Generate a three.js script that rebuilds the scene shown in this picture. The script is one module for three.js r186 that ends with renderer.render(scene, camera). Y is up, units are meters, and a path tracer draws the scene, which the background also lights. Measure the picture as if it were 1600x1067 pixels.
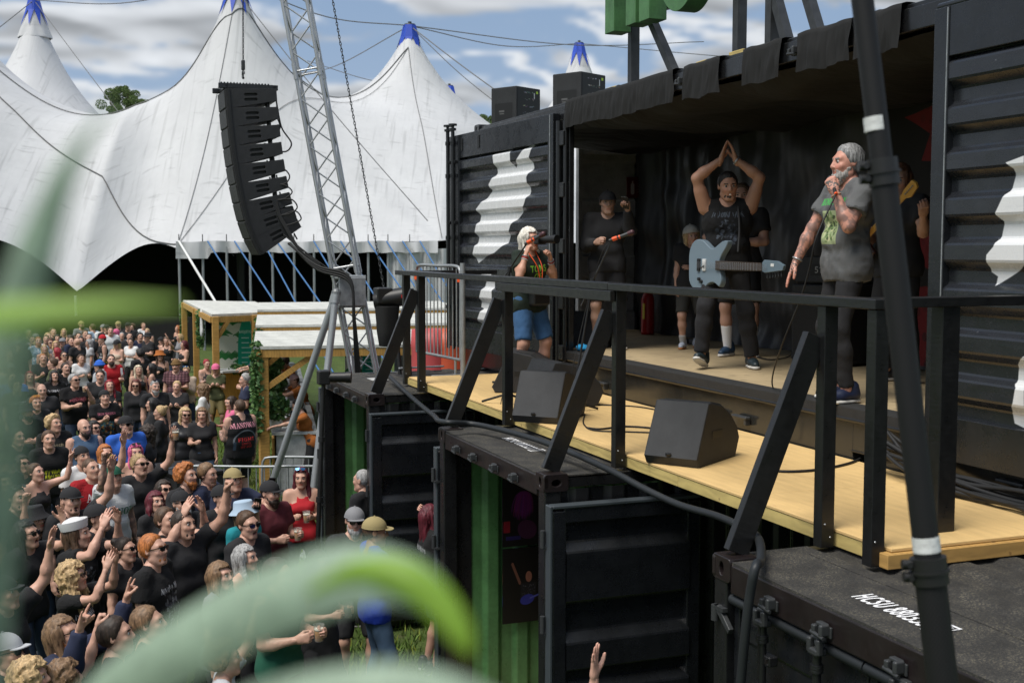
import * as THREE from 'three';
import { mergeGeometries, mergeVertices } from 'three/addons/utils/BufferGeometryUtils.js';
import { RoundedBoxGeometry } from 'three/addons/geometries/RoundedBoxGeometry.js';
import { createNoise2D, createNoise3D } from 'simplex-noise';

// ---------- seeded random ----------
function rng(seed) { let s = seed | 0; return () => { s = (s + 0x6d2b79f5) | 0; let t = Math.imul(s ^ (s >>> 15), 1 | s); t = (t + Math.imul(t ^ (t >>> 7), 61 | t)) ^ t; return ((t ^ (t >>> 14)) >>> 0) / 4294967296; }; }
const R0 = rng(7);
const N2 = createNoise2D(rng(11)), N3 = createNoise3D(rng(12));
const V = (x, y, z) => new THREE.Vector3(x, y, z);
const fbm2 = (x, y, o = 4) => { let a = 0.5, s = 0; for (let i = 0; i < o; i++) { s += a * N2(x, y); x = x * 2.03 + 17.1; y = y * 2.03 - 9.7; a *= 0.5; } return s; };
const fbm3 = (x, y, z, o = 4) => { let a = 0.5, s = 0; for (let i = 0; i < o; i++) { s += a * N3(x, y, z); x = x * 2.03 + 17.1; y = y * 2.03 - 9.7; z = z * 2.03 + 3.3; a *= 0.5; } return s; };
const clamp = (x, a = 0, b = 1) => Math.min(b, Math.max(a, x));
const mix = (a, b, t) => a + (b - a) * t;
const smooth = (a, b, x) => { const t = clamp((x - a) / (b - a)); return t * t * (3 - 2 * t); };

// ---------- camera ----------
const scene = new THREE.Scene();
const CAM = { f: 1892.6, pitch: 0.07585, yaw: 0.36305, p: V(15.041, 4.1436, 3.1387) };
const FW = V(-Math.cos(CAM.yaw) * Math.cos(CAM.pitch), -Math.sin(CAM.pitch), -Math.sin(CAM.yaw) * Math.cos(CAM.pitch));
const RT = FW.clone().cross(V(0, 1, 0)).normalize(), UPV = RT.clone().cross(FW);
const camera = new THREE.PerspectiveCamera(2 * Math.atan(533.5 / CAM.f) * 180 / Math.PI, 1600 / 1067, 0.05, 900);
camera.position.copy(CAM.p); camera.lookAt(CAM.p.clone().add(FW)); camera.updateMatrixWorld();
camera.focus = 9.5; camera.userData.fStop = 5.6; camera.filmGauge = 36;
// a survey of the place: a direction read from the photograph met with a known plane gives a point of the place
function ray(x, y) { return FW.clone().addScaledVector(RT, (x - 800) / CAM.f).addScaledVector(UPV, -(y - 533.5) / CAM.f); }
const atD = (x, y, d) => CAM.p.clone().addScaledVector(ray(x, y), d);
function atP(x, y, ax, v) { const r = ray(x, y); return CAM.p.clone().addScaledVector(r, (v - CAM.p[ax]) / r[ax]); }
function project(p) { const d = p.clone().sub(CAM.p), z = d.dot(FW); return [800 + CAM.f * d.dot(RT) / z, 533.5 - CAM.f * d.dot(UPV) / z, z]; }

// ---------- renderer, sun, sky ----------
const renderer = new THREE.WebGLRenderer({ antialias: true });
renderer.toneMapping = THREE.LinearToneMapping;
renderer.toneMappingExposure = 1.42;
renderer.shadowMap.enabled = true;
const SUN = V(0.18, 0.88, 0.44).normalize();
const sun = new THREE.DirectionalLight(new THREE.Color(1, 0.955, 0.88), 3.0);
sun.position.copy(SUN).multiplyScalar(80).add(V(0, 0, 0)); sun.target.position.set(0, 0, 0);
sun.castShadow = true; sun.shadow.radius = 60; sun.shadow.mapSize.set(4096, 4096);
Object.assign(sun.shadow.camera, { left: -60, right: 60, top: 60, bottom: -60, near: 1, far: 220 });
scene.add(sun, sun.target);
{
  const W = 2048, H = 1024, d = new Float32Array(W * H * 4);
  for (let j = 0; j < H; j++) {
    const el = ((j + 0.5) / H - 0.5) * Math.PI; if (el < -0.02) { for (let i = 0; i < W; i++) { const k = (j * W + i) * 4; d[k] = d[k + 1] = d[k + 2] = 0.3; d[k + 3] = 1; } continue; }
    for (let i = 0; i < W; i++) {
      const az = ((i + 0.5) / W - 0.5) * 2 * Math.PI, k = (j * W + i) * 4; if (el > 0.7 && (i & 7 || j & 3)) { const s = (((j >> 2) << 2) * W + ((i >> 3) << 3)) * 4, e0 = (((j >> 2) << 2) + 0.5) / H; if (((e0 - 0.5) * Math.PI) > 0.7) { d[k] = d[s]; d[k + 1] = d[s + 1]; d[k + 2] = d[s + 2]; d[k + 3] = 1; continue; } }
      const x = Math.cos(el) * Math.cos(az), z = Math.cos(el) * Math.sin(az), y = Math.sin(el);
      const e = Math.max(y, 0);
      // clear air: deeper blue overhead, pale near the horizon
      const t = Math.pow(e, 0.45);
      let r = mix(0.31, 0.058, t), g = mix(0.395, 0.145, t), b = mix(0.50, 0.31, t);
      // layered cloud deck at constant height
      const q = 1 / (e + 0.09), cx = x * q, cz = z * q;
      const wx = cx + 0.35 * fbm2(cx * 0.6 + 5, cz * 0.6, 3), wz = cz + 0.35 * fbm2(cx * 0.6, cz * 0.6 + 9, 3);
      const n1 = fbm2(wx * 1.25 + 2.1, wz * 0.55 - 4.2, 4), n2 = fbm2(wx * 4.2 + 31, wz * 1.9 + 8, 5), n3 = fbm2(wx * 1.7 - 40, wz * 0.8 + 20, 3);
      const cover = smooth(-0.20, 0.20, n1 + 0.65 * n2 + 0.05);
      const dens = clamp(0.5 + 0.9 * n3 + 0.35 * n2);
      const lum = mix(0.55, 0.20, smooth(0.35, 1.05, dens)) * (1 + 0.32 * n2);
      const c = cover * 0.94;
      r = mix(r, lum * 0.95, c); g = mix(g, lum * 0.985, c); b = mix(b, lum * 1.03, c);
      const hz = Math.exp(-e * 14) * 0.55; r = mix(r, 0.47, hz); g = mix(g, 0.51, hz); b = mix(b, 0.54, hz);
      if (y < 0) { r = g = b = 0.3; }
      d[k] = r; d[k + 1] = g; d[k + 2] = b; d[k + 3] = 1;
    }
  }
  const sky = new THREE.DataTexture(d, W, H, THREE.RGBAFormat, THREE.FloatType);
  sky.mapping = THREE.EquirectangularReflectionMapping; sky.magFilter = sky.minFilter = THREE.LinearFilter; sky.needsUpdate = true;
  scene.background = sky; scene.environment = sky;
}

// ---------- scene helpers ----------
const taken = new Map();
function numbered(n) { const k = taken.get(n) || 0; taken.set(n, k + 1); return k ? n + '_' + String(k).padStart(3, '0') : n; }
function tag(o, label, category, group, kind) { if (label) o.userData.label = label; if (category) o.userData.category = category; if (group) o.userData.group = group; if (kind) o.userData.kind = kind; return o; }
function thing(name, label, category, pos = [0, 0, 0], turn = 0, group) {
  const o = new THREE.Group(); o.name = numbered(name); scene.add(o); o.position.set(...pos); o.rotation.y = turn; return tag(o, label, category, group);
}
function part(parent, name, geo, mat, label) {
  const m = new THREE.Mesh(geo, mat); m.name = name; m.castShadow = m.receiveShadow = true; if (label) m.userData.label = label; parent.add(m); return m;
}
function solo(name, geo, mat, label, category, group) { const m = part(scene, numbered(name), geo, mat); return tag(m, label, category, group); }
function structure(name, geo, mat) { const m = part(scene, numbered(name), geo, mat); m.userData.kind = 'structure'; return m; }
// uv in metres from the dominant axis of the normal
function uvm(g, sc = 1, ox = 0, oy = 0) {
  if (!g.attributes.normal) g.computeVertexNormals();
  const p = g.attributes.position, n = g.attributes.normal, uv = new Float32Array(p.count * 2);
  for (let i = 0; i < p.count; i++) {
    const ax = Math.abs(n.getX(i)), ay = Math.abs(n.getY(i)), az = Math.abs(n.getZ(i)), x = p.getX(i), y = p.getY(i), z = p.getZ(i);
    let u, v; if (ay >= ax && ay >= az) { u = x; v = z; } else if (ax >= az) { u = z; v = y; } else { u = x; v = y; }
    uv[2 * i] = u / sc + ox; uv[2 * i + 1] = v / sc + oy;
  }
  g.setAttribute('uv', new THREE.BufferAttribute(uv, 2)); return g;
}
function box(w, h, d, x = 0, y = 0, z = 0, r = 0) {
  const g = r > 0 ? new RoundedBoxGeometry(w, h, d, 2, Math.min(r, w / 2.01, h / 2.01, d / 2.01)) : new THREE.BoxGeometry(w, h, d);
  g.translate(x, y, z); return uvm(g);
}
// box with minimum and maximum corners
const bmm = (a, b, r = 0) => box(Math.abs(b[0] - a[0]), Math.abs(b[1] - a[1]), Math.abs(b[2] - a[2]), (a[0] + b[0]) / 2, (a[1] + b[1]) / 2, (a[2] + b[2]) / 2, r);
const asV = (p) => (p.isVector3 ? p.clone() : V(...p));
function rod(a, b, r, r2 = r, seg = 10) {
  a = asV(a); b = asV(b); const g = new THREE.CylinderGeometry(r2, r, a.distanceTo(b), seg, 1);
  g.applyQuaternion(new THREE.Quaternion().setFromUnitVectors(V(0, 1, 0), b.clone().sub(a).normalize())); g.translate((a.x + b.x) / 2, (a.y + b.y) / 2, (a.z + b.z) / 2); return g;
}
// rectangular bar from a to b; w across "side", h across the remaining direction
function bar(a, b, w, h, side = V(1, 0, 0), r = 0) {
  a = asV(a); b = asV(b); const y = b.clone().sub(a).normalize(); let z = side.clone().cross(y).normalize(); const x = y.clone().cross(z);
  const L = a.distanceTo(b), g = r ? new RoundedBoxGeometry(w, L, h, 2, r) : new THREE.BoxGeometry(w, L, h); uvm(g);
  g.applyMatrix4(new THREE.Matrix4().makeBasis(x, y, z)); g.translate((a.x + b.x) / 2, (a.y + b.y) / 2, (a.z + b.z) / 2); return g;
}
function tube(pts, r, seg = 40, rs = 8, closed = false) { const g = new THREE.TubeGeometry(new THREE.CatmullRomCurve3(pts.map(asV), closed, 'centripetal'), seg, r, rs, closed); return g; }
const plain = (g) => { g = g.index ? g.toNonIndexed() : g; for (const k of Object.keys(g.attributes)) if (!['position', 'normal', 'uv', 'color'].includes(k)) g.deleteAttribute(k); if (!g.attributes.uv) g.setAttribute('uv', new THREE.BufferAttribute(new Float32Array(g.attributes.position.count * 2), 2)); return g; };
const join = (list) => { list = list.map(plain); const col = list.some((g) => g.attributes.color); if (col) for (const g of list) if (!g.attributes.color) g.setAttribute('color', new THREE.BufferAttribute(new Float32Array(g.attributes.position.count * 3).fill(1), 3)); return mergeGeometries(list); };
const tf = (g, m) => g.clone().applyMatrix4(m);
function lathe(pts, seg = 24) { return new THREE.LatheGeometry(pts.map((p) => new THREE.Vector2(p[0], p[1])), seg); }
function extrude(pts, depth, bevel = 0, holes = []) {
  const s = new THREE.Shape(pts.map((p) => new THREE.Vector2(p[0], p[1]))); for (const h of holes) s.holes.push(new THREE.Path(h.map((p) => new THREE.Vector2(p[0], p[1]))));
  return new THREE.ExtrudeGeometry(s, { depth, bevelEnabled: bevel > 0, bevelSize: bevel, bevelThickness: bevel, bevelSegments: 2, curveSegments: 8 });
}

// ---------- textures ----------
function canvasTex(w, h, draw, srgb = true, rep = false) {
  const c = document.createElement('canvas'); c.width = w; c.height = h; const g = c.getContext('2d'); draw(g, w, h);
  const t = new THREE.CanvasTexture(c); if (srgb) t.colorSpace = THREE.SRGBColorSpace; if (rep) t.wrapS = t.wrapT = THREE.RepeatWrapping; return t;
}
// fn(u, v) -> [r, g, b] linear 0..1 ; tiles when fn is fed with periodic noise
function dataTex(w, h, fn, srgb = true) {
  const d = new Uint8Array(w * h * 4);
  for (let j = 0; j < h; j++) for (let i = 0; i < w; i++) { const c = fn(i / w, j / h), k = (j * w + i) * 4; for (let q = 0; q < 3; q++) { let v = clamp(c[q]); if (srgb) v = v <= 0.0031308 ? v * 12.92 : 1.055 * Math.pow(v, 1 / 2.4) - 0.055; d[k + q] = v * 255; } d[k + 3] = 255; }
  const t = new THREE.DataTexture(d, w, h, THREE.RGBAFormat); t.wrapS = t.wrapT = THREE.RepeatWrapping; t.magFilter = THREE.LinearFilter; t.minFilter = THREE.LinearMipmapLinearFilter; t.generateMipmaps = true; if (srgb) t.colorSpace = THREE.SRGBColorSpace; t.needsUpdate = true; return t;
}
// periodic gradient noise
const hash2 = (x, y, s) => { let h = Math.imul(x | 0, 374761393) + Math.imul(y | 0, 668265263) + Math.imul(s | 0, 1274126177); h = Math.imul(h ^ (h >>> 13), 1274126177); return ((h ^ (h >>> 16)) >>> 0) / 4294967296 * 6.2831853; };
function pnoise(x, y, px, py, s) {
  const x0 = Math.floor(x), y0 = Math.floor(y), fx = x - x0, fy = y - y0, xa = ((x0 % px) + px) % px, xb = (xa + 1) % px, ya = ((y0 % py) + py) % py, yb = (ya + 1) % py;
  const g = (i, j, dx, dy) => { const a = hash2(i, j, s); return Math.cos(a) * dx + Math.sin(a) * dy; };
  const u = fx * fx * fx * (fx * (fx * 6 - 15) + 10), v = fy * fy * fy * (fy * (fy * 6 - 15) + 10);
  return 1.4 * mix(mix(g(xa, ya, fx, fy), g(xb, ya, fx - 1, fy), u), mix(g(xa, yb, fx, fy - 1), g(xb, yb, fx - 1, fy - 1), u), v);
}
const pn = (u, v, fu, fv, s = 0, o = 4) => { let a = 0.5, t = 0, k = 1; for (let i = 0; i < o; i++) { t += a * pnoise(u * fu * k, v * fv * k, Math.max(1, Math.round(fu * k)), Math.max(1, Math.round(fv * k)), s * 131 + i * 17); a *= 0.55; k *= 2; } return t; };
const rep = (t, u, v = u) => { const c = t.clone(); c.wrapS = c.wrapT = THREE.RepeatWrapping; c.repeat.set(u, v); c.needsUpdate = true; return c; };
const std = (o) => new THREE.MeshStandardMaterial(o);
const phys = (o) => new THREE.MeshPhysicalMaterial(o);
const lin = (r, g = r, b = r) => new THREE.Color().setRGB(r, g, b);
const T = {};
T.grime = dataTex(384, 384, (u, v) => { const a = pn(u, v, 6, 6, 1, 5), b = pn(u, v, 40, 40, 2, 3), c = pn(u, v, 14, 3, 5, 4); const k = 0.85 + 0.35 * a + 0.2 * b + 0.12 * c; return [k, k, k * 0.98]; });
T.rough = dataTex(256, 256, (u, v) => { const a = pn(u, v, 9, 9, 3, 5), b = pn(u, v, 60, 60, 4, 2); const k = 0.72 + 0.35 * a + 0.18 * b; return [k, k, k]; }, false);
T.dent = dataTex(256, 256, (u, v) => { const a = pn(u, v, 7, 7, 6, 3), b = pn(u, v, 3, 3, 8, 2), c = pn(u, v, 90, 90, 9, 2); const k = 0.5 + 0.35 * a + 0.3 * b + 0.06 * c; return [k, k, k]; }, false);
T.fine = dataTex(256, 256, (u, v) => { const b = pn(u, v, 70, 70, 14, 3); const k = 0.5 + 0.9 * b; return [k, k, k]; }, false);
T.roof = dataTex(640, 640, (u, v) => {
  const a = pn(u, v, 8, 8, 21, 5), b = pn(u, v, 70, 70, 22, 3), c = pn(u, v, 160, 160, 23, 2), d = pn(u, v, 4, 4, 24, 3);
  let k = 0.024 + 0.015 * a + 0.010 * b; let r = k * 1.05, g = k * 1.0, bl = k * 0.94;
  const dust = (0.25 + 0.75 * smooth(-0.25, 0.45, a + 0.5 * d)) * smooth(-0.02, 0.42, c + 0.35 * b); r += dust * 0.12; g += dust * 0.103; bl += dust * 0.062;
  return [r, g, bl];
});
T.ply = dataTex(512, 512, (u, v) => {
  const g = pn(u, v, 3, 26, 31, 5), f = pn(u, v, 8, 150, 32, 3), a = pn(u, v, 4, 4, 33, 4), n = pn(u, v, 18, 40, 34, 2);
  const k = 1 + 0.16 * g + 0.10 * f + 0.10 * a, knot = smooth(0.36, 0.5, n) * 0.35;
  return [0.64 * k - knot * 0.28, 0.435 * k - knot * 0.22, 0.185 * k - knot * 0.08];
});
T.timber = dataTex(640, 160, (u, v) => {
  const w = 0.15 * pn(u, v, 5, 3, 41, 3), r = Math.sin((v + w) * 2 * Math.PI * 9 + 3 * pn(u, v, 4, 2, 42, 3)), f = pn(u, v, 20, 160, 43, 3), a = pn(u, v, 5, 3, 44, 4), kn = smooth(0.38, 0.46, pn(u, v, 26, 5, 45, 2));
  const k = 0.9 + 0.10 * r + 0.14 * f + 0.25 * a;
  return [0.56 * k - 0.24 * kn, 0.43 * k - 0.2 * kn, 0.155 * k - 0.07 * kn];
});
T.floor = dataTex(512, 512, (u, v) => {
  const g = pn(u, v, 26, 4, 51, 5), f = pn(u, v, 120, 10, 52, 3), a = pn(u, v, 6, 6, 53, 5), s = smooth(0.2, 0.5, pn(u, v, 12, 12, 54, 4)), k = 1 + 0.14 * g + 0.12 * f + 0.22 * a;
  return [0.37 * k - 0.12 * s, 0.285 * k - 0.09 * s, 0.165 * k - 0.05 * s];
});
T.weave = dataTex(256, 256, (u, v) => { const k = 0.5 + 0.18 * Math.sin(u * 2 * Math.PI * 64) + 0.18 * Math.sin(v * 2 * Math.PI * 64) + 0.2 * pn(u, v, 20, 20, 61, 3); return [k, k, k]; }, false);
T.membrane = dataTex(512, 512, (u, v) => {
  const a = pn(u, v, 5, 5, 71, 5), st = smooth(0.1, 0.5, pn(u, v, 60, 3, 72, 4)), st2 = smooth(0.22, 0.5, pn(u, v, 10, 44, 73, 4)), b = pn(u, v, 40, 40, 74, 2);
  const k = 0.50 + 0.06 * a + 0.02 * b - 0.09 * st - 0.10 * st2; return [k * 0.985, k, k * 1.02];
});
T.creaseN = dataTex(320, 320, (u, v) => { const a = 1 - Math.abs(pn(u, v, 6, 2, 81, 4)) * 2.2, b = pn(u, v, 18, 6, 82, 4); const k = 0.5 * a + 0.35 * b + 0.2; return [k, k, k]; }, false);
const M = {};
const paint = (r, g, b, rough = 0.42) => std({ color: lin(r, g, b), map: rep(T.grime, 0.7), roughness: rough, roughnessMap: rep(T.rough, 0.9), bumpMap: rep(T.dent, 0.5), bumpScale: 0.004, metalness: 0.0 });
M.black = paint(0.012, 0.0125, 0.014);
M.blackDoor = paint(0.012, 0.0135, 0.0165, 0.4);
M.blackBrown = paint(0.016, 0.011, 0.0115, 0.5);
M.green = paint(0.078, 0.20, 0.074, 0.5);
M.roof = std({ map: rep(T.roof, 0.8), roughness: 0.85, bumpMap: rep(T.fine, 3), bumpScale: 0.002 });
M.ply = std({ map: rep(T.ply, 0.82), roughness: 0.72, bumpMap: rep(T.fine, 2), bumpScale: 0.0006 });
M.timber = std({ map: rep(T.timber, 0.5, 2.2), roughness: 0.8, bumpMap: rep(T.timber, 0.5, 2.2), bumpScale: 0.0015 });
M.brownTimber = std({ map: rep(T.timber, 0.6, 2.4), color: lin(0.82, 0.62, 0.5), roughness: 0.8 });
M.blackWood = std({ color: lin(0.0095, 0.0098, 0.0105), map: rep(T.grime, 1.3), roughness: 0.5, roughnessMap: rep(T.rough, 2), bumpMap: rep(T.timber, 1, 3), bumpScale: 0.0015 });
M.floor = std({ map: rep(T.floor, 0.5), roughness: 0.75 });
M.rubber = std({ color: lin(0.02), map: rep(T.grime, 2), roughness: 0.85, bumpMap: rep(T.fine, 4), bumpScale: 0.004 });
M.cable = std({ color: lin(0.008), roughness: 0.65 });
M.hose = std({ color: lin(0.012, 0.0145, 0.017), roughness: 0.55 });
M.gasket = std({ color: lin(0.05, 0.06, 0.068), roughness: 0.4 });
M.steel = std({ color: lin(0.42, 0.43, 0.45), metalness: 0.75, roughness: 0.42, roughnessMap: rep(T.rough, 2) });
M.galv = std({ color: lin(0.40, 0.42, 0.44), metalness: 0.55, roughness: 0.5, map: rep(T.grime, 2) });
M.darkSteel = std({ color: lin(0.055, 0.058, 0.062), metalness: 0.4, roughness: 0.5, map: rep(T.grime, 2) });
M.alu = std({ color: lin(0.50, 0.51, 0.53), metalness: 0.7, roughness: 0.4, map: rep(T.grime, 2) });
M.drape = std({ color: lin(0.007), roughness: 0.85, bumpMap: rep(T.weave, 8), bumpScale: 0.001 });
M.white = std({ color: lin(0.72, 0.73, 0.73), roughness: 0.6, map: rep(T.grime, 0.8) });
M.plasticBlack = std({ color: lin(0.010), roughness: 0.45 });
M.speaker = std({ color: lin(0.022, 0.0228, 0.025), map: rep(T.grime, 1.5), roughness: 0.6, bumpMap: rep(T.fine, 9), bumpScale: 0.0012 });
M.grille = std({ color: lin(0.02), roughness: 0.55, bumpMap: rep(T.weave, 6), bumpScale: 0.003 });
M.membrane = phys({ map: rep(T.membrane, 0.09), roughness: 0.7, bumpMap: rep(T.creaseN, 0.10), bumpScale: 0.022, transmission: 0.0, side: THREE.DoubleSide });
M.blue = std({ color: lin(0.016, 0.06, 0.42), roughness: 0.6, side: THREE.DoubleSide });
M.strap = std({ color: lin(0.04, 0.13, 0.30), roughness: 0.6 });
M.rope = std({ color: lin(0.13, 0.13, 0.13), roughness: 0.8 });
M.blackCloth = std({ color: lin(0.004), roughness: 0.95, side: THREE.DoubleSide });
M.orange = std({ color: lin(0.75, 0.09, 0.015), roughness: 0.5 });
M.red = std({ color: lin(0.42, 0.012, 0.012), roughness: 0.4 });
// =====================================================  GROUND
{
  T.grass = dataTex(512, 512, (u, v) => { const a = pn(u, v, 7, 7, 91, 5), b = pn(u, v, 90, 90, 92, 3), c = smooth(0.18, 0.5, pn(u, v, 12, 12, 93, 4)), k = 1 + 0.5 * a + 0.6 * b; return [mix(0.085 * k, 0.13, c * 0.6), mix(0.135 * k, 0.115, c * 0.6), mix(0.022 * k, 0.06, c * 0.6)]; });
  const g = new THREE.PlaneGeometry(1200, 1200, 1, 1); g.rotateX(-Math.PI / 2); uvm(g);
  structure('ground', g, std({ map: rep(T.grass, 0.35), roughness: 0.95, bumpMap: rep(T.fine, 2), bumpScale: 0.03 }));
  // grass blades where the lawn shows between people and containers
  const blade = new THREE.BufferGeometry(); blade.setAttribute('position', new THREE.Float32BufferAttribute([-0.006, 0, 0, 0.006, 0, 0, 0.004, 0.045, 0.008, -0.004, 0.045, 0.008, 0, 0.085, 0.028], 3)); blade.setIndex([0, 1, 2, 0, 2, 3, 3, 2, 4]); blade.computeVertexNormals();
  const n = 42000, im = new THREE.InstancedMesh(blade, std({ color: lin(1), roughness: 0.8, side: THREE.DoubleSide }), n), r = rng(99), m = new THREE.Matrix4(), q = new THREE.Quaternion(), e = new THREE.Euler(), c = new THREE.Color();
  for (let i = 0; i < n; i++) {
    const k = i < 26000; const x = k ? mix(-12, 3, r()) : mix(3, 10, r()), z = k ? mix(-1.5, 4.5, r()) : mix(-0.3, 3.5, r());
    e.set((r() - 0.5) * 0.9, r() * 6.28, (r() - 0.5) * 0.9); q.setFromEuler(e); const s = 0.6 + r() * 0.9; m.compose(V(x, 0, z), q, V(s * 1.4, s, s)); im.setMatrixAt(i, m);
    const t = r(), dry = r() < 0.15 ? 0.08 : 0; im.setColorAt(i, c.setRGB(0.07 + 0.06 * t + dry, 0.13 + 0.09 * t + dry * 0.5, 0.018 + 0.02 * t));
  }
  im.name = 'grass'; im.castShadow = im.receiveShadow = true; tag(im, 'short green lawn blades between the crowd and the containers', 'grass', null, 'stuff'); scene.add(im);
}

// =====================================================  SHEET STEEL
// profile = list of [along, out]; extruded over "h". Result: along = x, h = y, out = z; uv = metres, or 0..1 when unit is set
function profileSheet(prof, h, unit) {
  const pos = [], uv = [], L = prof[prof.length - 1][0] - prof[0][0];
  for (let i = 0; i + 1 < prof.length; i++) {
    const [a, za] = prof[i], [b, zb] = prof[i + 1];
    const P = [[a, 0, za], [b, 0, zb], [b, h, zb], [a, h, za]];
    for (const k of [0, 1, 2, 0, 2, 3]) { pos.push(...P[k]); uv.push(unit ? P[k][0] / L : P[k][0], unit ? P[k][1] / h : P[k][1]); }
  }
  const g = new THREE.BufferGeometry(); g.setAttribute('position', new THREE.Float32BufferAttribute(pos, 3)); g.setAttribute('uv', new THREE.Float32BufferAttribute(uv, 2)); g.computeVertexNormals(); return g;
}
// bevels of small radius are given to each bend so that edges catch light
function soften(prof, r = 0.006) {
  const out = [prof[0]];
  for (let i = 1; i + 1 < prof.length; i++) {
    const p = prof[i], a = prof[i - 1], b = prof[i + 1], la = Math.hypot(a[0] - p[0], a[1] - p[1]), lb = Math.hypot(b[0] - p[0], b[1] - p[1]), t = Math.min(r, la / 3, lb / 3);
    out.push([p[0] + (a[0] - p[0]) * t / la, p[1] + (a[1] - p[1]) * t / la], [p[0] + (b[0] - p[0]) * t / lb, p[1] + (b[1] - p[1]) * t / lb]);
  }
  out.push(prof[prof.length - 1]); return out;
}
function corrProf(L, pitch, depth, flat = 0.36, slope = 0.14) { const n = Math.round(L / pitch), p = L / n, out = []; out.push([0, 0]); for (let i = 0; i < n; i++) { const s = i * p; out.push([s + p * flat, 0], [s + p * (flat + slope), depth], [s + p * (2 * flat + slope), depth], [s + p * (2 * flat + 2 * slope), 0]); } return soften(out.filter((q, i) => !i || Math.hypot(q[0] - out[i - 1][0], q[1] - out[i - 1][1]) > 1e-5)); }
const basis = (x, y, z, o) => new THREE.Matrix4().makeBasis(V(...x), V(...y), V(...z)).setPosition(...o);

// corner casting with real holes: faces +z and +x (sx = +1) or -x
const ovalPath = (cx, cy, rx, ry) => Array.from({ length: 18 }, (_, i) => [cx + rx * Math.cos(i / 18 * 6.283), cy + ry * Math.sin(i / 18 * 6.283)]);
function castingGeo(sx) {
  const w = 0.162, h = 0.118, d = 0.178, rr = (a, b, r = 0.02) => { const p = []; for (const [cx, cy, s] of [[a - r, b - r, 0], [r, b - r, 1], [r, r, 2], [a - r, r, 3]]) for (let k = 0; k <= 4; k++) { const t = (s + k / 4) * Math.PI / 2; p.push([cx + r * Math.cos(t), cy + r * Math.sin(t)]); } return p; };
  const front = extrude(rr(w, h), 0.022, 0.004, [ovalPath(w * 0.5, h * 0.5, 0.026, 0.04)]); front.translate(0, 0, -0.026);
  const side = extrude(rr(d, h), 0.022, 0.004, [ovalPath(d * 0.5, h * 0.5, 0.04, 0.028)]); side.translate(0, 0, -0.022); side.applyMatrix4(basis([0, 0, -1], [0, 1, 0], [1, 0, 0], [w, 0, 0]));
  const top = box(w - 0.006, 0.02, d - 0.006, w / 2, h - 0.008, -d / 2, 0.006), bot = box(w - 0.01, 0.02, d - 0.01, w / 2, 0.01, -d / 2), back = box(w - 0.01, h - 0.01, 0.02, w / 2, h / 2, -d + 0.012), inn = box(0.02, h - 0.02, d - 0.02, 0.012, h / 2, -d / 2);
  const g = join([front, side, top, bot, back, inn]); uvm(g); if (sx < 0) { g.scale(-1, 1, 1); const p = g.attributes.position.array; for (let i = 0; i < p.length; i += 9) for (let k = 0; k < 3; k++) { const t = p[i + k]; p[i + k] = p[i + 6 + k]; p[i + 6 + k] = t; } g.computeVertexNormals(); }
  return g;
}
const CAST = { r: castingGeo(1), l: castingGeo(-1) };
// a cam keeper of the door header (a small forged claw)
function keeperGeo() { const g = [box(0.10, 0.05, 0.012, 0, 0, 0.006, 0.004), box(0.026, 0.04, 0.045, -0.03, 0.005, 0.03, 0.008), box(0.026, 0.055, 0.05, 0.028, 0.01, 0.032, 0.01), rod([-0.045, -0.012, 0.045], [0.05, -0.02, 0.05], 0.011, 0.008, 8), box(0.06, 0.016, 0.03, 0, 0.03, 0.02, 0.005)]; return join(g); }
const KEEPER = keeperGeo();
const doorProf = soften([[0, 0], [0.17, 0], [0.23, 0.06], [0.26, 0.06], [0.58, 0.055], [0.60, 0], [0.80, 0], [0.87, 0.06], [1.06, 0.06], [1.08, 0], [1.15, 0], [1.22, 0.06], [1.40, 0.06], [1.42, 0], [1.80, 0], [1.87, 0.06], [2.02, 0.06], [2.04, 0], [2.14, 0]], 0.008);

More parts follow.
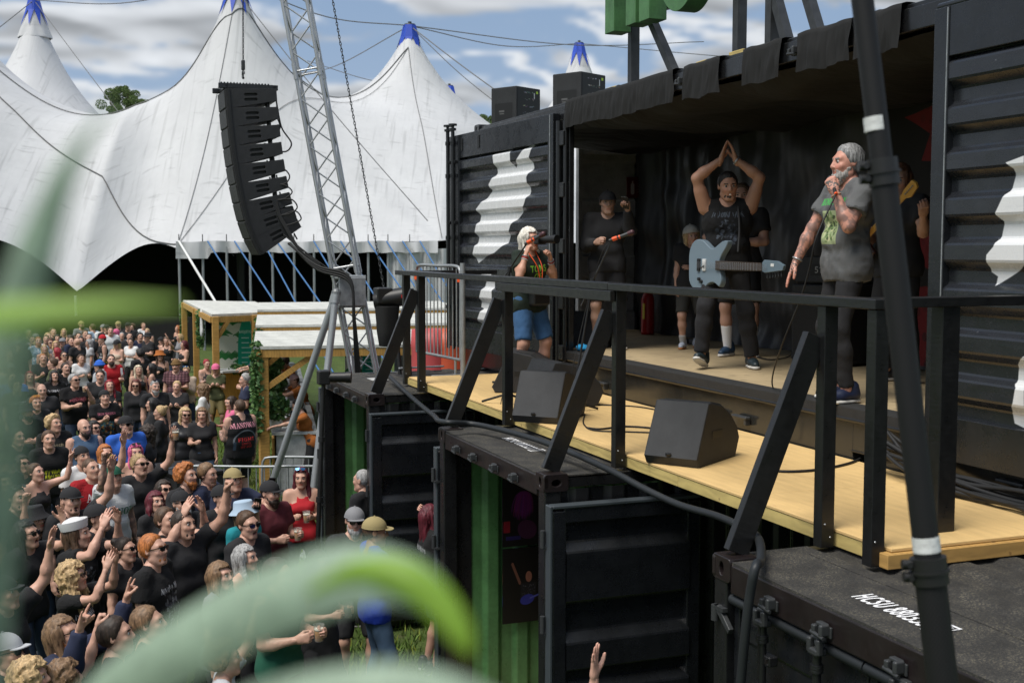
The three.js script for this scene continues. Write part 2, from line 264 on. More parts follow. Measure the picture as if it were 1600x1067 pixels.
const CX = [0, 4.967, 9.69], CW = 2.44, CH = 2.59, CD = 6.06;
const containerLabels = ['black shipping container farthest along the stage front, open end green inside', 'middle black shipping container with open green end and two hanging posters', 'nearest black shipping container with closed doors and upright locking bars'];
function shippingContainer(ci) {
  const c = thing('shipping_container', containerLabels[ci], 'container', [CX[ci], 0, 0], 0, 'containers carrying the stage'), closed = ci === 2;
  const P = 0.13, rail = 0.11;
  // frame
  for (const x of [0, CW - P]) for (const z of [-0.005, -CD + P]) part(c, 'corner_post', bmm([x + 0.004, 0.1, z - P + 0.005], [x + P - 0.004, CH - 0.1, z], 0.012), M.black);
  for (const x of [0.012, CW - 0.092]) { part(c, 'top_rail', bmm([x, CH - 0.10, -CD + 0.17], [x + 0.08, CH - 0.012, -0.17], 0.008), M.black); part(c, 'bottom_rail', bmm([x, 0.02, -CD + 0.17], [x + 0.08, 0.16, -0.17], 0.008), M.black); }
  const head = part(c, 'door_header', bmm([0.16, CH - 0.17, -0.12], [CW - 0.16, CH - 0.022, -0.006], 0.01), M.blackBrown);
  part(c, 'door_sill', bmm([0.16, 0.02, -0.12], [CW - 0.16, 0.16, -0.008], 0.01), M.black);
  part(c, 'rear_header', bmm([0.16, CH - 0.12, -CD + 0.01], [CW - 0.16, CH - 0.02, -CD + 0.1]), M.black);
  for (const y of [0, CH - 0.118]) for (const z of [0, -CD + 0.178]) { const a = part(c, 'corner_casting', CAST.l, M.blackBrown); a.position.set(0.162, y, z); const b = part(c, 'corner_casting', CAST.r, M.blackBrown); b.position.set(CW - 0.162, y, z); }
  for (let i = 0; i < 4; i++) { const k = part(head, 'cam_keeper', KEEPER, M.darkSteel); k.position.set(0.55 + i * 0.42 + (i > 1 ? 0.08 : 0), CH - 0.115, -0.004); }
  // roof: transverse ribs
  const roofG = profileSheet(corrProf(CD - 0.70, 0.30, 0.02, 0.36, 0.14), CW - 0.03, false); roofG.applyMatrix4(basis([0, 0, -1], [1, 0, 0], [0, -1, 0], [0.015, CH - 0.022, -0.555])); roofG.scale(1, 1, 1); uvm(roofG, 1, ci * 0.37, ci * 0.21);
  // ribs stand up from the sheet
  { const p = roofG.attributes.position; for (let i = 0; i < p.count; i++) p.setY(i, 2 * (CH - 0.022) - p.getY(i) - 0.0); roofG.computeVertexNormals(); }
  part(c, 'roof_sheet', roofG, M.roof);
  part(c, 'roof_edge_plate', join([bmm([0.165, CH - 0.03, -0.56], [CW - 0.165, CH - 0.0095, -0.012]), bmm([0.012, CH - 0.03, -0.56], [0.165, CH - 0.0105, -0.18]), bmm([CW - 0.165, CH - 0.03, -0.56], [CW - 0.012, CH - 0.0105, -0.18]), bmm([0.17, CH - 0.012, -0.50], [CW - 0.17, CH - 0.0035, -0.462], 0.003)]), M.roof);
  // walls
  const wall = profileSheet(corrProf(CD - 0.2, 0.28, 0.036), CH - 0.24), endw = profileSheet(corrProf(CW - 0.2, 0.28, 0.04), CH - 0.2);
  part(c, 'side_wall', tf(wall, basis([0, 0, 1], [0, 1, 0], [-1, 0, 0], [0.05, 0.13, -CD + 0.1])), M.black);
  part(c, 'side_wall', tf(wall, basis([0, 0, -1], [0, 1, 0], [1, 0, 0], [CW - 0.05, 0.13, -0.1])), M.black);
  part(c, 'rear_wall', tf(endw, basis([-1, 0, 0], [0, 1, 0], [0, 0, -1], [CW - 0.1, 0.1, -CD + 0.05])), M.black);
  part(c, 'floor', bmm([0.1, 0.12, -CD + 0.1], [CW - 0.1, 0.16, -0.13]), M.floor);
  if (!closed) {
    const inner = profileSheet(corrProf(CD - 0.45, 0.28, 0.036), CH - 0.24);
    part(c, 'inner_lining', tf(inner, basis([0, 0, -1], [0, 1, 0], [1, 0, 0], [0.062, 0.13, -0.28])), M.green, 'green painted corrugated inner wall');
    part(c, 'door_jamb', bmm([0.05, 0.16, -0.275], [0.075, CH - 0.13, -0.136]), M.black);
    // doors swung right round so that they lie along the flanks
    for (const s of [1, -1]) {
      const d = part(c, 'door', (() => {
        const W = 1.16, g = profileSheet(doorProf, W - 0.2); // along = y downwards
        g.applyMatrix4(basis([0, -1, 0], [0, 0, -1], [1, 0, 0], [0, 2.30, -0.11]));
        g.applyMatrix4(new THREE.Matrix4().makeTranslation(0.004, 0, 0)); return join([g, bmm([-0.05, 0.12, -W], [0.0, 2.36, 0]), bmm([-0.05, 0.12, -0.115], [0.05, 2.36, -0.012], 0.01), bmm([-0.05, 0.12, -W], [0.05, 2.36, -W + 0.105], 0.01), bmm([-0.05, 2.27, -W + 0.1], [0.047, 2.38, -0.1], 0.01), bmm([-0.05, 0.12, -W + 0.1], [0.047, 0.22, -0.1], 0.01)]);
      })(), M.blackDoor, 'black door leaf swung open along the flank');
      const gask = join([bmm([-0.03, 0.12, -0.012], [0.055, 2.40, 0.012], 0.008), bmm([-0.03, 2.375, -1.16], [0.055, 2.40, -0.011], 0.008)]);
      part(d, 'gasket', gask, M.gasket);
      for (let i = 0; i < 4; i++) part(d, 'hinge', join([rod([-0.02, 0.3 + i * 0.6, 0.035], [-0.02, 0.42 + i * 0.6, 0.035], 0.018), box(0.05, 0.02, 0.07, -0.03, 0.3 + i * 0.6, 0.0)]), M.darkSteel);
      if (s > 0) d.position.set(CW + 0.075, 0, 0.0); else { d.scale.set(-1, 1, 1); d.position.set(-0.075, 0, 0); }
      if (s > 0 && ci === 1) d.rotation.y = 0.0;
    }
  } else {
    for (let s = 0; s < 2; s++) {
      const x0 = 0.14 + s * 1.085, W = 1.075;
      const g = profileSheet(doorProf, W); g.applyMatrix4(basis([0, -1, 0], [-1, 0, 0], [0, 0, -1], [x0 + W, 2.36, -0.06]));
      const d = part(c, 'door', join([g, bmm([x0, 0.17, -0.1], [x0 + W, 2.40, -0.07]), bmm([x0, 0.17, -0.07], [x0 + 0.05, 2.40, -0.045], 0.006), bmm([x0 + W - 0.05, 0.17, -0.07], [x0 + W, 2.40, -0.045], 0.006)]), M.blackDoor);
      for (const k of [0.36, 0.80]) {
        const x = x0 + (s ? 1.16 - k - 0.08 : k), b = part(d, 'locking_bar', join([rod([x, 0.12, 0.02], [x, 2.36, 0.02], 0.021, 0.021, 14), ...[0.5, 1.3, 2.05, 2.28].map((y) => rod([x, y, 0.02], [x, y + 0.035, 0.02], 0.03, 0.03, 14))]), M.black);
        part(b, 'cam', join([box(0.075, 0.035, 0.06, x, 2.375, 0.02, 0.012), box(0.03, 0.07, 0.03, x - 0.03, 2.40, 0.035, 0.01), box(0.03, 0.075, 0.032, x + 0.03, 2.40, 0.03, 0.01), box(0.085, 0.022, 0.035, x, 2.43, 0.012, 0.008)]), M.darkSteel);
        for (const y of [1.25, 1.9, 2.2]) part(b, 'bracket', join([box(0.1, 0.05, 0.05, x + 0.02, y, 0.0, 0.008), ...[-1, 1].map((q) => rod([x + 0.055, y + q * 0.015, 0.0], [x + 0.055, y + q * 0.015, 0.034], 0.008, 0.006, 8))]), M.black);
      }
      part(d, 'top_gasket', rod([x0, 2.385, -0.035], [x0 + W, 2.385, -0.035], 0.028, 0.028, 12), M.hose);
    }
    part(c, 'hinge', join([rod([0.06, 2.26, 0.02], [0.06, 2.34, 0.02], 0.02), box(0.09, 0.02, 0.03, 0.1, 2.33, 0.012), extrude([[0.09, 2.34], [0.2, 2.25], [0.19, 2.23], [0.08, 2.31]], 0.02, 0.004)]), M.darkSteel);
  }
  return c;
}
const containers = [0, 1, 2].map(shippingContainer);
// serial numbers painted on the roofs
{
  const num = (txt, boxed) => canvasTex(1024, 128, (g) => { g.fillStyle = 'rgba(0,0,0,0)'; g.clearRect(0, 0, 1024, 128); g.fillStyle = '#e8e8ea'; g.font = 'bold 112px sans-serif'; g.save(); g.transform(0.78, 0, -0.0, 1, 0, 0); g.fillText(txt, 10, 104); const w = g.measureText(txt).width; if (boxed) { g.lineWidth = 10; g.strokeStyle = '#e8e8ea'; g.strokeRect(w + 40, 14, 92, 100); g.fillText(boxed, w + 54, 104); } g.restore(); });
  const lay = (ci, txt, boxed, cx, cz, w, h) => {
    const t = num(txt, boxed), g = new THREE.PlaneGeometry(w, h); g.rotateX(-Math.PI / 2); g.translate(cx, CH - 0.0055, cz);
    part(containers[ci], 'serial_number', g, std({ map: t, alphaMap: t, transparent: true, roughness: 0.6, alphaTest: 0.4 }));
  };
  { const a = atP(1330, 926, 'y', CH), b = atP(1522, 996, 'y', CH), m = a.clone().add(b).multiplyScalar(0.5); lay(2, 'HCSU 880333', '4', m.x - CX[2] + 0.12, m.z, a.distanceTo(b) * 1.28, 0.19); }
  lay(1, 'HCSU 880327', '1', 1.30, -0.36, 1.15, 0.15);
  const g = box(0.30, 0.003, 0.2, 0.9, CH - 0.004, -0.5); part(containers[0], 'roof_sticker', g, std({ color: lin(0.5), roughness: 0.6, map: rep(T.grime, 3) }));
}
// posters in the middle container
{
  const post = (draw, z, y0, y1, w, lab, nm) => { const t = canvasTex(256, 384, draw); const g = new THREE.BoxGeometry(0.012, y1 - y0, w); const p = solo(nm, g, [M.plasticBlack, std({ map: t, roughness: 0.5 })][1], lab, 'poster', 'posters on the green wall'); p.position.set(CX[1] + 0.125, (y0 + y1) / 2, z); };
  const pr = rng(5);
  post((g, w, h) => { g.fillStyle = '#050307'; g.fillRect(0, 0, w, h); for (let i = 0; i < 260; i++) { const a = pr() * 6.28, r = 10 + pr() * 55; g.strokeStyle = `rgba(${60 + pr() * 60 | 0},${10 + pr() * 20 | 0},${60 + pr() * 50 | 0},0.5)`; g.lineWidth = 2 + pr() * 4; g.beginPath(); g.moveTo(130, 110); g.quadraticCurveTo(130 + Math.cos(a) * r, 90 + Math.sin(a) * r * 0.6, 120 + Math.cos(a) * r * 1.1, 190 + Math.abs(Math.sin(a)) * r); g.stroke(); } g.fillStyle = '#401838'; g.beginPath(); g.ellipse(150, 300, 60, 50, 0.3, 0, 7); g.fill(); g.fillStyle = '#221a55'; g.fillRect(20, 330, 90, 20); g.fillStyle = '#7c1020'; g.fillRect(5, 250, 40, 60); }, -0.75, 1.50, 2.16, 0.40, 'dark poster of a musician with purple hair, on the green container wall', 'concert_poster');
  post((g, w, h) => { g.fillStyle = '#040404'; g.fillRect(0, 0, w, h); g.strokeStyle = '#6a4436'; g.lineWidth = 16; g.lineCap = 'round'; g.beginPath(); g.moveTo(60, 80); g.lineTo(105, 180); g.stroke(); g.fillStyle = '#8a5a48'; g.beginPath(); g.ellipse(160, 150, 20, 28, 0, 0, 7); g.fill(); g.fillStyle = '#15151a'; g.fillRect(110, 180, 95, 90); for (let i = 0; i < 60; i++) { g.fillStyle = `rgba(160,160,170,${pr() * 0.5})`; g.fillRect(115 + pr() * 80, 190 + pr() * 60, 5, 4); } g.fillStyle = '#2a2e80'; g.beginPath(); g.ellipse(150, 268, 44, 26, -0.2, 0, 7); g.fill(); g.strokeStyle = '#4a4e9a'; g.lineWidth = 9; g.beginPath(); g.moveTo(170, 262); g.lineTo(250, 240); g.stroke(); }, -0.75, 0.80, 1.48, 0.40, 'dark poster of a guitarist raising one arm, below the purple poster', 'concert_poster');
}

// =====================================================  DECK AND RAILING
const DY = 2.688, DZ0 = -0.66, DZ1 = -2.03, FY = 3.046;
{
  const d = thing('wooden_deck', 'yellow plywood deck along the front of the stage', 'deck');
  const xs = [1.72, 4.1, 6.5, 8.9, 10.27];
  for (let i = 0; i < 4; i++) { const g = bmm([xs[i] + 0.002, DY - 0.018, DZ1], [xs[i + 1] - 0.002, DY, DZ0 + 0.004], 0.004); uvm(g, 1, i * 0.31, i * 0.17); part(d, 'plywood_sheet', g, M.ply); }
  const fx = [1.70, 5.95, 8.1, 10.22];
  for (let i = 0; i < 3; i++) { const g = bmm([fx[i] + 0.002, 2.594, DZ0 - 0.045], [fx[i + 1] - 0.002, DY - 0.0205, DZ0], 0.004); uvm(g, 1, i * 0.4, i * 0.13); part(d, 'fascia_board', g, M.timber); }
  part(d, 'end_beam', bmm([10.225, 2.594, DZ1 - 0.0], [10.30, DY - 0.0205, DZ0 + 0.05], 0.005), M.brownTimber, 'reddish brown end beam');
  part(d, 'end_beam', bmm([1.66, 2.594, DZ1], [1.697, DY - 0.0205, DZ0 + 0.0], 0.004), M.timber);
  for (let x = 2.3; x < 10; x += 0.62) part(d, 'joist', bmm([x, 2.596, DZ1], [x + 0.045, DY - 0.021, DZ0 - 0.05]), M.timber);
}
const RZ = -0.60, RTOP = 3.905;
{
  const r = thing('guard_rail', 'black timber guard rail with slanted braces along the deck edge', 'railing');
  const foot = [[1.62, -0.66], [2.42, RZ], [5.09, RZ], [7.33, RZ], [9.79, RZ], [10.20, RZ]];
  foot.forEach(([x, z], i) => { const w = 0.072; const p = part(r, 'post', bmm([x - w / 2, 2.596, z - 0.04], [x + w / 2, RTOP - 0.052, z + 0.04], 0.004), M.blackWood); for (const [a, b] of [[-0.015, 0.03], [0.018, 0.1]]) part(p, 'screw', new THREE.SphereGeometry(0.006, 6, 4).translate(x + w / 2, 2.62 + b, z + a), M.steel); });
  part(r, 'post', bmm([9.99, DY, -1.20], [10.08, RTOP - 0.05, -1.09], 0.004), M.blackWood);
  part(r, 'post', bmm([9.99, DY, -1.98], [10.08, RTOP - 0.05, -1.89], 0.004), M.blackWood);
  const R = (a, b) => part(r, 'top_rail', bmm(a, b, 0.005), M.blackWood);
  R([1.55, RTOP - 0.05, RZ - 0.075], [5.02, RTOP, RZ + 0.055]); R([5.024, RTOP - 0.05, RZ - 0.06], [7.26, RTOP + 0.004, RZ + 0.06]); R([7.264, RTOP - 0.05, RZ - 0.07], [10.25, RTOP, RZ + 0.06]);
  part(r, 'under_rail', bmm([5.046, RTOP - 0.125, RZ + 0.047], [7.36, RTOP - 0.052, RZ + 0.085], 0.004), M.blackWood);
  R([9.98, RTOP - 0.052, -2.0], [10.10, RTOP - 0.002, RZ - 0.075]); R([1.56, RTOP - 0.052, -1.75], [1.68, RTOP - 0.002, RZ - 0.08]);
  for (const x of [2.40, 5.03, 7.29, 9.76]) part(r, 'brace', bar([x, 2.60, -0.09], [x, 3.70, RZ + 0.055], 0.05, 0.125, V(1, 0, 0), 0.004), M.blackWood);
}

// =====================================================  STAGE CONTAINER
const SX0 = 0, SX1 = 12.19, SZ0 = -2.06, SZ1 = -4.50, SRY = 5.72;
M.gloss = std({ color: lin(0.022, 0.022, 0.02), roughness: 0.28, roughnessMap: rep(T.rough, 0.6), bumpMap: rep(T.dent, 0.4), bumpScale: 0.003 });
M.liner = std({ color: lin(0.006), roughness: 0.8, bumpMap: rep(T.creaseN, 0.5), bumpScale: 0.02, side: THREE.DoubleSide });
function planeHit(px, py, o, n) { const r = ray(px, py), t = o.clone().sub(CAM.p).dot(n) / r.dot(n); return CAM.p.clone().addScaledVector(r, t); }
const stageBox = thing('stage_container', 'long black shipping container opened along its side as the stage', 'stage');
{
  const s = stageBox;
  // under-frame and floor
  const pockets = [[5.62, 5.95], [8.06, 8.42]].map(([a, b]) => [a, b]);
  const sill = (a, b, y0 = 2.62, y1 = 2.955) => part(s, 'floor_sill', bmm([a, y0, SZ0 - 0.1], [b, y1, SZ0], 0.004), M.gloss);
  let px = SX0 + 0.16; for (const [a, b] of pockets) { sill(px, a); sill(a + 0.0005, b - 0.0005, 2.74, 2.955); px = b; } sill(px, SX1 - 0.16);
  for (const [a, b] of pockets) part(s, 'forklift_pocket', join([bmm([a, 2.62, SZ0 - 0.5], [b, 2.63, SZ0 - 0.11]), bmm([a - 0.01, 2.735, SZ0 - 0.004], [b + 0.01, 2.75, SZ0 + 0.008], 0.003), bmm([a, 2.63, SZ0 - 0.52], [b, 2.74, SZ0 - 0.51])]), M.black);
  part(s, 'floor', bmm([SX0 + 0.05, 2.99, SZ1 + 0.05], [SX1 - 0.05, FY, SZ0 - 0.16]), M.floor, 'worn beige plywood stage floor');
  part(s, 'threshold', bmm([SX0 + 0.17, 2.958, SZ0 - 0.158], [SX1 - 0.17, FY + 0.004, SZ0 + 0.03], 0.012), M.rubber, 'black rubber edge of the stage floor');
  part(s, 'threshold_rail', rod([SX0 + 0.17, 2.962, SZ0 + 0.012], [SX1 - 0.17, 2.962, SZ0 + 0.012], 0.022, 0.022, 10), M.black);
  part(s, 'floor_beam', bmm([SX0 + 0.05, 2.60, SZ1], [SX1 - 0.05, 2.985, SZ1 + 0.12]), M.black);
  for (const x of [5.95, 6.35, 3.7, 9.3]) part(s, 'latch', join([box(0.22, 0.025, 0.05, x + 0.3, 2.80, SZ0 + 0.04, 0.01), box(0.03, 0.07, 0.05, x + 0.38, 2.775, SZ0 + 0.03, 0.008)]), M.darkSteel);
  // posts
  for (const x of [SX0, SX1 - 0.16]) for (const z of [SZ0 - 0.16, SZ1]) part(s, 'corner_post', bmm([x, 2.61, z], [x + 0.16, SRY - 0.01, z + 0.16], 0.012), M.black);
  for (const [x, sd] of [[SX0 + 0.162, 'l'], [SX1 - 0.162, 'r']]) for (const y of [2.592, SRY - 0.09]) { const k = part(s, 'corner_casting', CAST[sd], M.black); k.position.set(x, y, SZ0 + 0.006); }
  // roof: beam, sheet, lining
  part(s, 'roof_beam', bmm([SX0 + 0.17, SRY - 0.18, SZ0 - 0.12], [SX1 - 0.17, SRY - 0.03, SZ0], 0.008), M.black);
  part(s, 'roof_beam', bmm([SX0 + 0.17, SRY - 0.04, SZ0 - 0.10], [SX1 - 0.17, SRY, SZ0 - 0.02], 0.006), M.black);
  part(s, 'roof_beam', bmm([SX0 + 0.17, SRY - 0.16, SZ1], [SX1 - 0.17, SRY - 0.02, SZ1 + 0.1]), M.black);
  const rs = profileSheet(corrProf(SX1 - 0.3, 0.36, 0.02), 2.3); rs.applyMatrix4(basis([1, 0, 0], [0, 0, -1], [0, 1, 0], [0.15, SRY - 0.03, SZ0 - 0.07])); part(s, 'roof_sheet', rs, M.roof);
  { const g = new THREE.PlaneGeometry(SX1 - 0.3, 2.36, 90, 26), p = g.attributes.position; for (let i = 0; i < p.count; i++) { const x = p.getX(i), y = p.getY(i); const sag = 0.10 + 0.05 * Math.sin(x * 2.4) * Math.cos(y * 1.3) + 0.05 * N2(x * 0.8, y * 0.9); const e = smooth(-1.18, -0.9, y) * (1 - smooth(1.0, 1.18, y)); p.setZ(i, sag * (0.25 + 0.75 * e)); } g.computeVertexNormals(); g.applyMatrix4(basis([1, 0, 0], [0, 0, 1], [0, -1, 0], [(SX0 + SX1) / 2, SRY - 0.19, (SZ0 + SZ1) / 2])); part(s, 'ceiling_cloth', uvm(g), M.liner); }
  // rear wall and right end
  const rw = profileSheet(corrProf(SX1 - 0.3, 0.29, 0.036), 2.62); part(s, 'rear_wall', tf(rw, basis([1, 0, 0], [0, 1, 0], [0, 0, 1], [0.15, 2.98, SZ1 + 0.03])), M.black);
  const ew = profileSheet(corrProf(2.2, 0.29, 0.04), 2.62); part(s, 'end_wall', tf(ew, basis([0, 0, -1], [0, 1, 0], [1, 0, 0], [SX1 - 0.08, 2.98, SZ0 - 0.12])), M.black);
  // left end: one grey door leaf shut, the other half open to the sky
  const edp = soften([[0, 0], [0.28, 0], [0.31, 0.035], [0.75, 0.035], [0.78, 0], [1.05, 0], [1.08, 0.035], [1.5, 0.035], [1.53, 0], [1.8, 0], [1.83, 0.035], [2.3, 0.035], [2.33, 0], [2.5, 0]]);
  const ed = profileSheet(edp, 0.98); part(s, 'end_door', join([tf(ed, basis([0, 1, 0], [0, 0, -1], [-1, 0, 0], [0.10, 3.0, -3.50])), bmm([0.04, 2.99, -3.53], [0.13, 5.50, -3.48]), bmm([0.04, 5.42, -4.47], [0.125, 5.55, -3.535])]), std({ color: lin(0.42, 0.43, 0.44), roughness: 0.6, map: rep(T.grime, 1) }), 'grey ribbed end door');
  part(s, 'hinge_column', join([bmm([2.86, 2.7, SZ0 - 0.06], [3.08, 5.53, SZ0 + 0.0], 0.01), rod([2.92, 2.72, SZ0 + 0.055], [2.92, 5.52, SZ0 + 0.055], 0.032, 0.032, 12), rod([3.05, 2.72, SZ0 + 0.03], [3.05, 5.52, SZ0 + 0.03], 0.025, 0.025, 12), ...[2.95, 3.5, 4.1, 4.7, 5.25].map((y) => bmm([2.88, y, SZ0 + 0.0], [3.07, y + 0.16, SZ0 + 0.07], 0.01))]), M.black);
  // drape over the roof edge
  const seg = [[883, 1052], [1068, 1126], [1161, 1222], [1246, 1332], [1335, 1407]];
  for (const [a, b] of seg) {
    const xa = atP(a, 150, 'z', SZ0 + 0.03).x, xb = atP(b, 60, 'z', SZ0 + 0.03).x, nx = Math.max(12, Math.round((xb - xa) * 46)), ny = 20, g = new THREE.PlaneGeometry(1, 1, nx, ny), p = g.attributes.position, rr = rng(a);
    for (let i = 0; i < p.count; i++) {
      const u = p.getX(i) + 0.5, v = 0.5 - p.getY(i), x = mix(xa, xb, u), L = v * 0.72, edge = 0.01 * Math.sin(u * 9);
      let y, z; if (L < 0.42) { y = SRY + 0.012 + 0.012 * Math.max(0, N2(x * 5, L * 4)); z = SZ0 - 0.40 + L; } else { const t = L - 0.42; y = SRY + 0.012 - t + edge; z = SZ0 + 0.028 + 0.016 * t; }
      const fold = (0.5 + 0.5 * N2(x * 7.5 + a, L * 0.8)) * 0.028 * smooth(0.40, 0.62, L) + 0.012 * N2(x * 22, L * 3) * smooth(0.42, 0.6, L);
      p.setXYZ(i, x + 0.02 * N2(x * 3 + 7, L * 2), y - 0.010 * N2(x * 2.2, 3 + a) * smooth(0.5, 0.7, L), z + fold);
    }
    g.computeVertexNormals(); part(s, 'drape', uvm(g), std({ color: lin(0.004), roughness: 0.85, bumpMap: rep(T.weave, 8), bumpScale: 0.001, side: THREE.DoubleSide }), 'black cloth folded over the roof edge');
  }
  for (const px of [1060, 1237, 1345, 1500]) { const x = atP(px, 130, 'z', SZ0 + 0.04).x; part(s, 'cam_keeper', KEEPER, M.darkSteel).position.set(x, SRY - 0.12, SZ0 + 0.004); }
  for (const px of [795, 822]) { const x = atP(px, 190, 'z', SZ0 + 0.04).x; part(s, 'cam_keeper', KEEPER, M.darkSteel).position.set(x, SRY - 0.15, SZ0 + 0.004); }
}
// side leaves folded back over the front
const leafProf = (H, pitch = 0.285) => { const out = [[0, 0.0]], n = Math.round(H / pitch), p = H / n; for (let i = 0; i < n; i++) { const s = i * p; out.push([s + p * 0.30, 0], [s + p * 0.48, -0.048], [s + p * 0.86, -0.048], [s + p * 0.98, 0]); } out.push([H, 0]); return soften(out, 0.009); };
function leaf(name, label, W, H, white, origin, turn, opts) {
  const g = new THREE.Group(); g.name = name; g.userData.label = label; g.position.copy(origin); g.rotation.y = turn; stageBox.add(g); g.updateMatrixWorld(true);
  // local frame: x from 0 to W (left to right), y from 0 to H, outside = +z
  const { l, r, t, b } = opts, pw = W - l - r, ph = H - t - b;
  const sheet = profileSheet(leafProf(ph), pw, true);   // along = y, h = x
  { const uv = sheet.attributes.uv; for (let i = 0; i < uv.count; i++) { const a = uv.getX(i), c = uv.getY(i); uv.setXY(i, c, a); } }
  sheet.applyMatrix4(basis([0, 1, 0], [1, 0, 0], [0, 0, -1], [l, b, 0.0]).clone());
  { const p = sheet.attributes.position; for (let i = 0; i < p.count; i++) p.setZ(i, p.getZ(i) - 0.055); sheet.computeVertexNormals(); }
  const inv = g.matrixWorld.clone().invert(), n = V(0, 0, 1).transformDirection(g.matrixWorld), o = origin.clone().addScaledVector(n, -0.03);
  const cw = 768, ch = 768, hit = (p) => { const q = planeHit(p[0], p[1], o, n).applyMatrix4(inv); return [(q.x - l) / pw * cw, (1 - (q.y - b) / ph) * ch]; };
  const wr = rng(W * 100 | 0);
  const tex = canvasTex(cw, ch, (c) => {
    c.fillStyle = '#232529'; c.fillRect(0, 0, cw, ch);
    for (let i = 0; i < 900; i++) { c.fillStyle = `rgba(${wr() < 0.5 ? '70,72,78' : '14,14,16'},${wr() * 0.10})`; const a = wr() * cw, d = wr() * ch; c.beginPath(); c.ellipse(a, d, 4 + wr() * 50, 2 + wr() * 12, (wr() - 0.5) * 0.5, 0, 7); c.fill(); }
    c.fillStyle = '#d9dadb'; for (const poly of white) { c.beginPath(); poly.map(hit).forEach((p, i) => (i ? c.lineTo(...p) : c.moveTo(...p))); c.closePath(); c.fill(); }
    for (let i = 0; i < 260; i++) { c.fillStyle = `rgba(60,60,60,${wr() * 0.07})`; c.fillRect(wr() * cw, wr() * ch, 1 + wr() * 30, 1 + wr() * 4); }
    for (let i = 0; i < 60; i++) { c.fillStyle = 'rgba(200,200,205,0.35)'; c.fillRect(wr() * cw, wr() * ch, 1 + wr() * 4, 1 + wr() * 2); }
  });
  part(g, 'ribbed_sheet', sheet, std({ map: tex, roughness: 0.36, roughnessMap: rep(T.rough, 3), bumpMap: rep(T.dent, 1.0), bumpScale: 0.0012 }));
  part(g, 'stile', bmm([0, 0, -0.09], [l, H, 0], 0.008), M.blackDoor); part(g, 'stile', bmm([W - r, 0, -0.09], [W, H, 0], 0.008), M.blackDoor);
  part(g, 'cross_rail', bmm([l + 0.001, H - t, -0.09], [W - r - 0.001, H, -0.006], 0.006), M.blackDoor); part(g, 'cross_rail', bmm([l + 0.001, 0, -0.09], [W - r - 0.001, b, -0.006], 0.006), M.blackDoor);
  part(g, 'backing', bmm([l, b, -0.14], [W - r, H - t, -0.125]), M.black);
  return g;
}
{
  const wl = [[[772, 242], [799, 234], [800, 256], [804, 262], [807, 253], [818, 236], [831, 222], [834, 228], [829, 245], [832, 262], [825, 277], [827, 299], [821, 320], [814, 333], [800, 352], [792, 380], [775, 395], [757, 402], [745, 411], [740, 400], [746, 372], [744, 363], [749, 338], [746, 327], [768, 297], [766, 288], [775, 270]], [[754, 427], [770, 427], [772, 516], [752, 515], [752, 506], [747, 502], [754, 482], [749, 480], [751, 465], [758, 437]]];
  const th = 0.062, W = 3.06, o = V(2.86 - W * Math.cos(th), 2.87, SZ0 + 0.10 + W * Math.sin(th));
  const L = leaf('side_leaf', 'black ribbed side leaf with white painted shape, folded back at the far end', W, 2.74, wl, o, th, { l: 0.33, r: 0.13, t: 0.30, b: 0.27 });
  for (const x of [0.06, 0.24]) { const b = part(L, 'locking_bar', join([rod([x, -0.02, 0.045], [x, 2.80, 0.045], 0.024, 0.024, 12), rod([x, 2.80, 0.045], [x, 2.83, 0.045], 0.045, 0.045, 12), rod([x, 2.86, 0.045], [x, 2.885, 0.045], 0.055, 0.055, 12), rod([x, 2.83, 0.045], [x, 2.86, 0.045], 0.02, 0.02, 12), ...[0.5, 1.4, 2.2, 2.62].map((y) => rod([x, y, 0.045], [x, y + 0.05, 0.045], 0.034, 0.034, 12))]), M.black); for (const y of [0.9, 1.62, 2.4]) part(b, 'bracket', box(0.09, 0.04, 0.05, x, y, 0.02, 0.006), M.black); }
  part(L, 'label_plate', box(0.06, 0.14, 0.003, 0.15, 2.12, 0.002), M.white);
  for (const x of [0.43, 0.98]) part(L, 'slot', box(0.05, 0.16, 0.012, x, 2.60, -0.004), M.plasticBlack);
  part(L, 'weld_strip', box(0.012, 2.72, 0.006, 2.99, 1.37, 0.003), M.galv);
  const wr = [[[1606, 243], [1577, 254], [1586, 263], [1576, 300], [1560, 334], [1566, 346], [1558, 385], [1547, 398], [1545, 425], [1555, 432], [1552, 447], [1575, 433], [1606, 412]], [[1606, 556], [1588, 570], [1586, 600], [1592, 606], [1588, 630], [1578, 646], [1581, 662], [1606, 674]]];
  const x0 = atP(1451, 400, 'z', SZ0 + 0.13).x;
  const Rr = leaf('side_leaf', 'black ribbed side leaf with white painted patches at the near end', 3.3, 2.74, wr, V(x0, 2.86, SZ0 + 0.13), 0, { l: 0.13, r: 0.13, t: 0.30, b: 0.27 });
  part(Rr, 'weld_strip', box(0.008, 2.72, 0.004, 0.122, 1.37, 0.001), M.galv);
  part(Rr, 'top_seal', rod([0.0, 2.755, -0.04], [3.3, 2.755, -0.04], 0.022, 0.022, 10), M.black);
}
